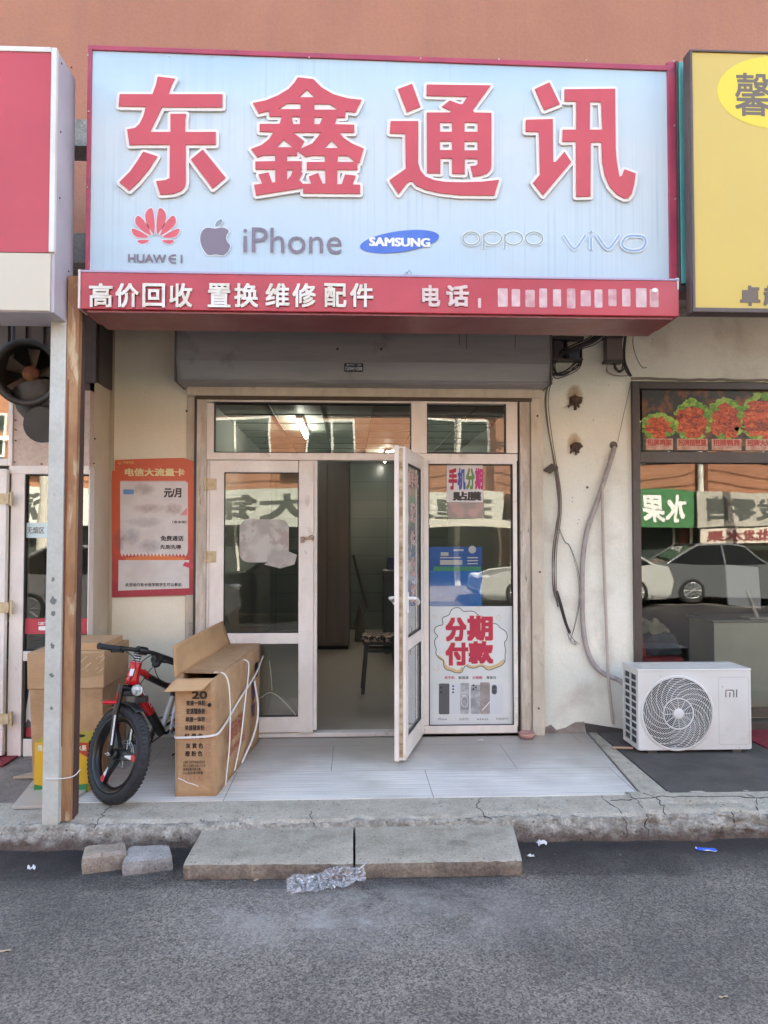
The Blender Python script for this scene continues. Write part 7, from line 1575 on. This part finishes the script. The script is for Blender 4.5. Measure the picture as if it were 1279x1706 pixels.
# ------------------------------------------------------------------ across the street (mirrored in the panes)
YO = -17.0
OW = M('opposite orange render', '#93674f', .85, col2='#895d47', vs=1, bump=.004, bs=30)
OB = Thing('opposite_building', 'sunlit orange apartment building across the street, mirrored in the shop panes', 'building', (0, YO, ZR))
OB.part('wall', MB().box(-26, 26, YO - 6, YO, ZR, 5.9), OW)
WF = M('white window frame', '#cfcfc9', .5); WG = M('dark far window', '#3b4340', .1)
random.seed(17)
for k in range(13):
    x = -21 + k * 3.4 + (k % 3) * .3
    for z in (4.4,):
        w_ = .75 + .35 * (k % 2)
        fo = OB.part('window', MB().box(x - w_, x + w_, YO, YO + .05, z - .65, z + .65), WF)
        g = MB()
        for a_, b2 in ((-w_ + .06, -.03), (.03, w_ - .06)): g.box(x + a_, x + b2, YO + .05, YO + .055, z - .58, z + .58)
        OB.part('pane', g, WG, fo)
for x in (-12.5, -4.4, 3.2, 10.6): OB.part('drain_pipe', MB().cyl((x, YO + .1, ZR), (x, YO + .1, 5.85), .09, 10), M('white drain pipe', '#c9c7c0', .5))
for x in (-9.3, -2.0, 6.4):
    OB.part('wall_air_conditioner', MB().box(x, x + .85, YO + .02, YO + .35, 3.35, 3.95), ACW, bevel=.02)
SFD = M('dim opposite shopfront', '#4c4a46', .4)
for k, (x0, x1, c, txt) in enumerate([(-20, -12.6, '#8a3a35', '便民超市'), (-12.4, -6.1, '#b9bdb6', '福满楼饭店'), (-6.0, 0.2, '#b0b4ad', '大铺面'), (.4, 4.4, '#b8b8b0', '理发'), (4.6, 8.2, '#a89c90', '文具店'), (8.3, 10.05, '#3a7045', '水果'), (10.15, 18.5, '#a39f97', '鲜果批发零售')]):
    t = Thing('opposite_shop', ['dark red fronted convenience shop', 'grey fronted restaurant', 'white fronted shop with a big board', 'pale barber shop', 'brown grey stationery shop', 'green fronted fruit shop', 'white fronted wholesale shop'][k] + ' in the building across the street', 'shop', ((x0 + x1) / 2, YO + .5, ZR))
    t.part('fascia', MB().box(x0, x1, YO + .05, YO + .8, 1.85, 2.85), M('opposite fascia %d' % k, c, .5))
    g = MB().box(x0 + .1, x1 - .1, YO + .06, YO + .1, ZR, 1.84); t.part('glazing', g, WG)
    g = MB()
    for i in range(int((x1 - x0) / 1.3) + 1): x = x0 + .1 + i * 1.3; g.box(x, x + .07, YO + .1, YO + .16, ZR, 1.84)
    t.part('mullion', g, WF)
    g = MB(); fo = frame((0, YO + .8, 0), U=(-1, 0, 0), V=(0, 0, 1)); text(g, txt, fo, -min(x1, x0 + 5.2) + .25, -x0 - .25, 2.0, 2.7, n0=.01, bold=.03); t.part('lettering', g, M('opposite dark letters', '#454945' , .6) if k not in (0, 5) else MATS['white print'])
struct('far_pavement', MB().box(-60, 60, YO, YO + 3.2, ZR, ZR + .12), M('far pavement', '#8f877e', .9))
def car(x, y, col, L=4.5, lab='', flip=1, h=1.45):
    t = Thing('parked_car', lab, 'car', (x, y, ZR), 'cars parked across the street')
    PT = M('car paint ' + lab[:12], col, .2, spec=.7); GS = M('car window', '#1c2022', .06); RB = M('car tyre', '#1c1c1c', .8); AL = M('car alloy', '#b5b7ba', .3, metal=.8)
    hw = .88; z0 = ZR + .22
    side = [(-L / 2, .32), (-L / 2 + .05, .62), (-L / 2 + .5, .80), (-L * .22, .88), (-L * .10, .93), (L * .42, .93), (L / 2 - .08, .86), (L / 2, .6), (L / 2 - .04, .3)]
    g = MB(); secs = []
    for w_, ins in ((-hw, .05), (-hw * .93, 0), (hw * .93, 0), (hw, .05)):
        secs.append([Vector((x + flip * sx_ * (1 - ins * .15), y + w_, ZR + .02 + sz_ * (1 if abs(w_) < hw else .97))) for sx_, sz_ in [(-L / 2 + .15, .2)] + side + [(L / 2 - .15, .2)]])
    n = len(secs[0])
    vs = [p for s_ in secs for p in s_]; fs = [(j * n + i, j * n + (i + 1) % n, (j + 1) * n + (i + 1) % n, (j + 1) * n + i) for j in range(3) for i in range(n)] + [list(range(n)), [3 * n + i for i in range(n)][::-1]]
    g.add(vs, fs, 0, False); bd = t.part('body', g, PT, bevel=.04, seg=3)
    gh = [(-L * .14, .92), (-L * .0, 1.36), (L * .08, h - .02), (L * .25, h - .04), (L * .42, .92)]
    g = MB(); top = lambda s_, k_: hw * (.90 if s_ < 1.0 else .74)
    va = [Vector((x + flip * a_, y - top(b2, 0), ZR + b2)) for a_, b2 in gh]; vb = [Vector((x + flip * a_, y + top(b2, 0), ZR + b2)) for a_, b2 in gh]; k = len(gh)
    g.add(va + vb, [list(range(k)), [k + i for i in range(k)][::-1]] + [(i, i + 1, k + i + 1, k + i) for i in range(k - 1)]); t.part('cabin_glass', g, GS)
    g = MB()
    for s_ in (-1, 1):
        pts = [Vector((x + flip * a_, y + s_ * top(b2, 0) * 1.005, ZR + b2)) for a_, b2 in gh]; g.tube(pts, .035, 6); g.tube([Vector((x + flip * L * .12, y + s_ * hw * .75, ZR + h - .03)), Vector((x + flip * L * .12, y + s_ * hw * .91, ZR + .92))], .03, 6)
    g.slab([Vector((x + flip * L * -.0, y - hw * .74, ZR + 1.37)), Vector((x + flip * L * .08, y - hw * .74, ZR + h - .01)), Vector((x + flip * L * .08, y + hw * .74, ZR + h - .01)), Vector((x + flip * L * .0, y + hw * .74, ZR + 1.37))], .02)
    g.box(x + flip * L * .08, x + flip * L * .25, y - hw * .74, y + hw * .74, ZR + h - .03, ZR + h); t.part('roof', g, PT, bd)
    for wx in (-L * .31, L * .3):
        for s_ in (-1, 1):
            c = Vector((x + flip * wx, y + s_ * (hw - .1), ZR + .33)); wl = t.part('wheel', MB().lathe(c, (0, s_, 0), [(0, -.1), (.30, -.1), (.33, -.06), (.33, .08), (.30, .105), (.22, .105), (.21, .07), (0, .07)], 28), RB)
            g = MB()
            for i in range(10): a = 2 * math.pi * i / 10; g.tube([c + Vector((0, s_ * .1, 0)), c + Vector((.21 * math.cos(a), s_ * .1, .21 * math.sin(a)))], .016, 5)
            g.lathe(c, (0, s_, 0), [(.22, .09), (.22, .108), (.195, .108), (.195, .09)], 28); t.part('rim', g, AL, wl)
    g = MB(); 
    for s_ in (-1, 1): g.ball((x + flip * (-L / 2 + .14), y + s_ * hw * .74, ZR + .68), .14, .16, .07, 6)
    t.part('headlight', g, M('car lamp', '#c9ccd0', .1)); g = MB()
    for s_ in (-1, 1): g.box(x + flip * (L / 2 - .07), x + flip * (L / 2 - .01), y + s_ * hw * .8 - .13, y + s_ * hw * .8 + .13, ZR + .65, ZR + .82)
    t.part('tail_light', g, M('tail lamp red', '#8c1a1a', .2))
car(-4.3, -9.6, '#b5b5b2', lab='white saloon parked at the left, mirrored in the left shop door', flip=-1)
car(5.2, -12.4, '#b5b6b4', lab='pale saloon parked across from the phone shop, seen in the fixed pane', flip=1)
car(9.4, -12.8, '#5d6064', lab='silver car parked across from the right shop, seen in its big pane', flip=-1)
car(-1.4, -9.9, '#151a2a', L=4.3, lab='dark blue hatchback mirrored in the closed door pane', flip=1)
# second banner row, awnings and street clutter across the road
t = Thing('street_banner', 'white banner with dark red characters under the wholesale shop board across the street', 'banner', (12, YO + .8, 1.3))
t.part('cloth', MB().box(10.2, 13.6, YO + .86, YO + .88, 1.30, 1.80), M('banner cloth', '#c7bdb2', .7)); g = MB(); fo = frame((0, YO + .88, 0), U=(-1, 0, 0), V=(0, 0, 1)); text(g, '大量批发水果', fo, -13.4, -10.4, 1.36, 1.74, n0=.005, bold=.04); t.part('lettering', g, M('dark red banner ink', '#7c3a3a', .6))
for k, (x, w_) in enumerate([(-11, 1.6), (-4.9, 1.4), (3.6, 1.6), (6.6, 1.2)]):
    t = Thing('awning', ['far left', 'left', 'middle', 'right'][k] + ' pale slanted awning over a shop door across the street', 'awning', (x, YO + 1, 2)); t.part('canvas', MB().slab([(x - w_, YO + .82, 2.0), (x + w_, YO + .82, 2.0), (x + w_, YO + 1.9, 1.75), (x - w_, YO + 1.9, 1.75)], .03), M('awning canvas', '#b9b5aa', .8)); t.part('bracket', MB().tube([(x - w_, YO + 1.85, 1.74), (x - w_, YO + .82, 1.4)], .02, 6), DARKM)
for k, x in enumerate((-7.6, 5.2, 11.7)):
    t = Thing('utility_pole', ['left', 'middle', 'right'][k] + ' grey concrete pole on the pavement across the street', 'pole', (x, YO + 2.6, 0)); t.part('shaft', MB().tube([(x, YO + 2.6, 0), (x, YO + 2.6, 7.5)], [.15, .11], 12), M('pole concrete', '#a09b92', .9)); t.part('crossarm', MB().box(x - .9, x + .9, YO + 2.55, YO + 2.65, 6.6, 6.7), DARKM)
g = MB()
for dz, dx in ((6.72, -.8), (6.72, .8), (5.9, 0), (5.6, .1)):
    for a_, b2 in ((-20, -7.6), (-7.6, 5.2), (5.2, 11.7), (11.7, 24)): g.tube([(a_ + (b2 - a_) * i / 10 + dx, YO + 2.6, dz - 1.6 * (i / 10) * (1 - i / 10)) for i in range(11)], .018, 4)
single('overhead_wires', 'sagging overhead wires along the far side of the street', 'wires', g, BLACK, (0, YO + 2.6, 6))

for mt_, sc2, am, sp_ in ((SLAB, 90, .22, 26), (SLABF, 70, .3, None), (CURB, 80, .2, 22), (CURBF, 70, .3, 18), (PLASTER, 60, .05, None), (ORANGE, 40, .07, None), (CREAM, 60, .04, None), (MATS['brown grey block'], 90, .25, 30), (MATS['grey block'], 90, .25, 30), (DMAT, 120, .22, None), (CONC, 60, .2, None), (MATS['grey pavement'], 70, .2, 20)):
    grain(mt_, sc2, am, spots=sp_)
grain(KRAFT, 30, .10, (1, 1, 6)); grain(PVC, 14, .05, (1, 1, .3)); grain(PVCD, 20, .16, (1, 1, .25)); grain(SBM, 10, .07, (.3, 1, 3)); grain(BEIGE, 18, .09, (1, 1, .3)); grain(TILE, 60, .06, (1, 5, 1)); grain(WPOST, 40, .08)
grain(ASPH, 34, .16); grain(ACW, 12, .035)
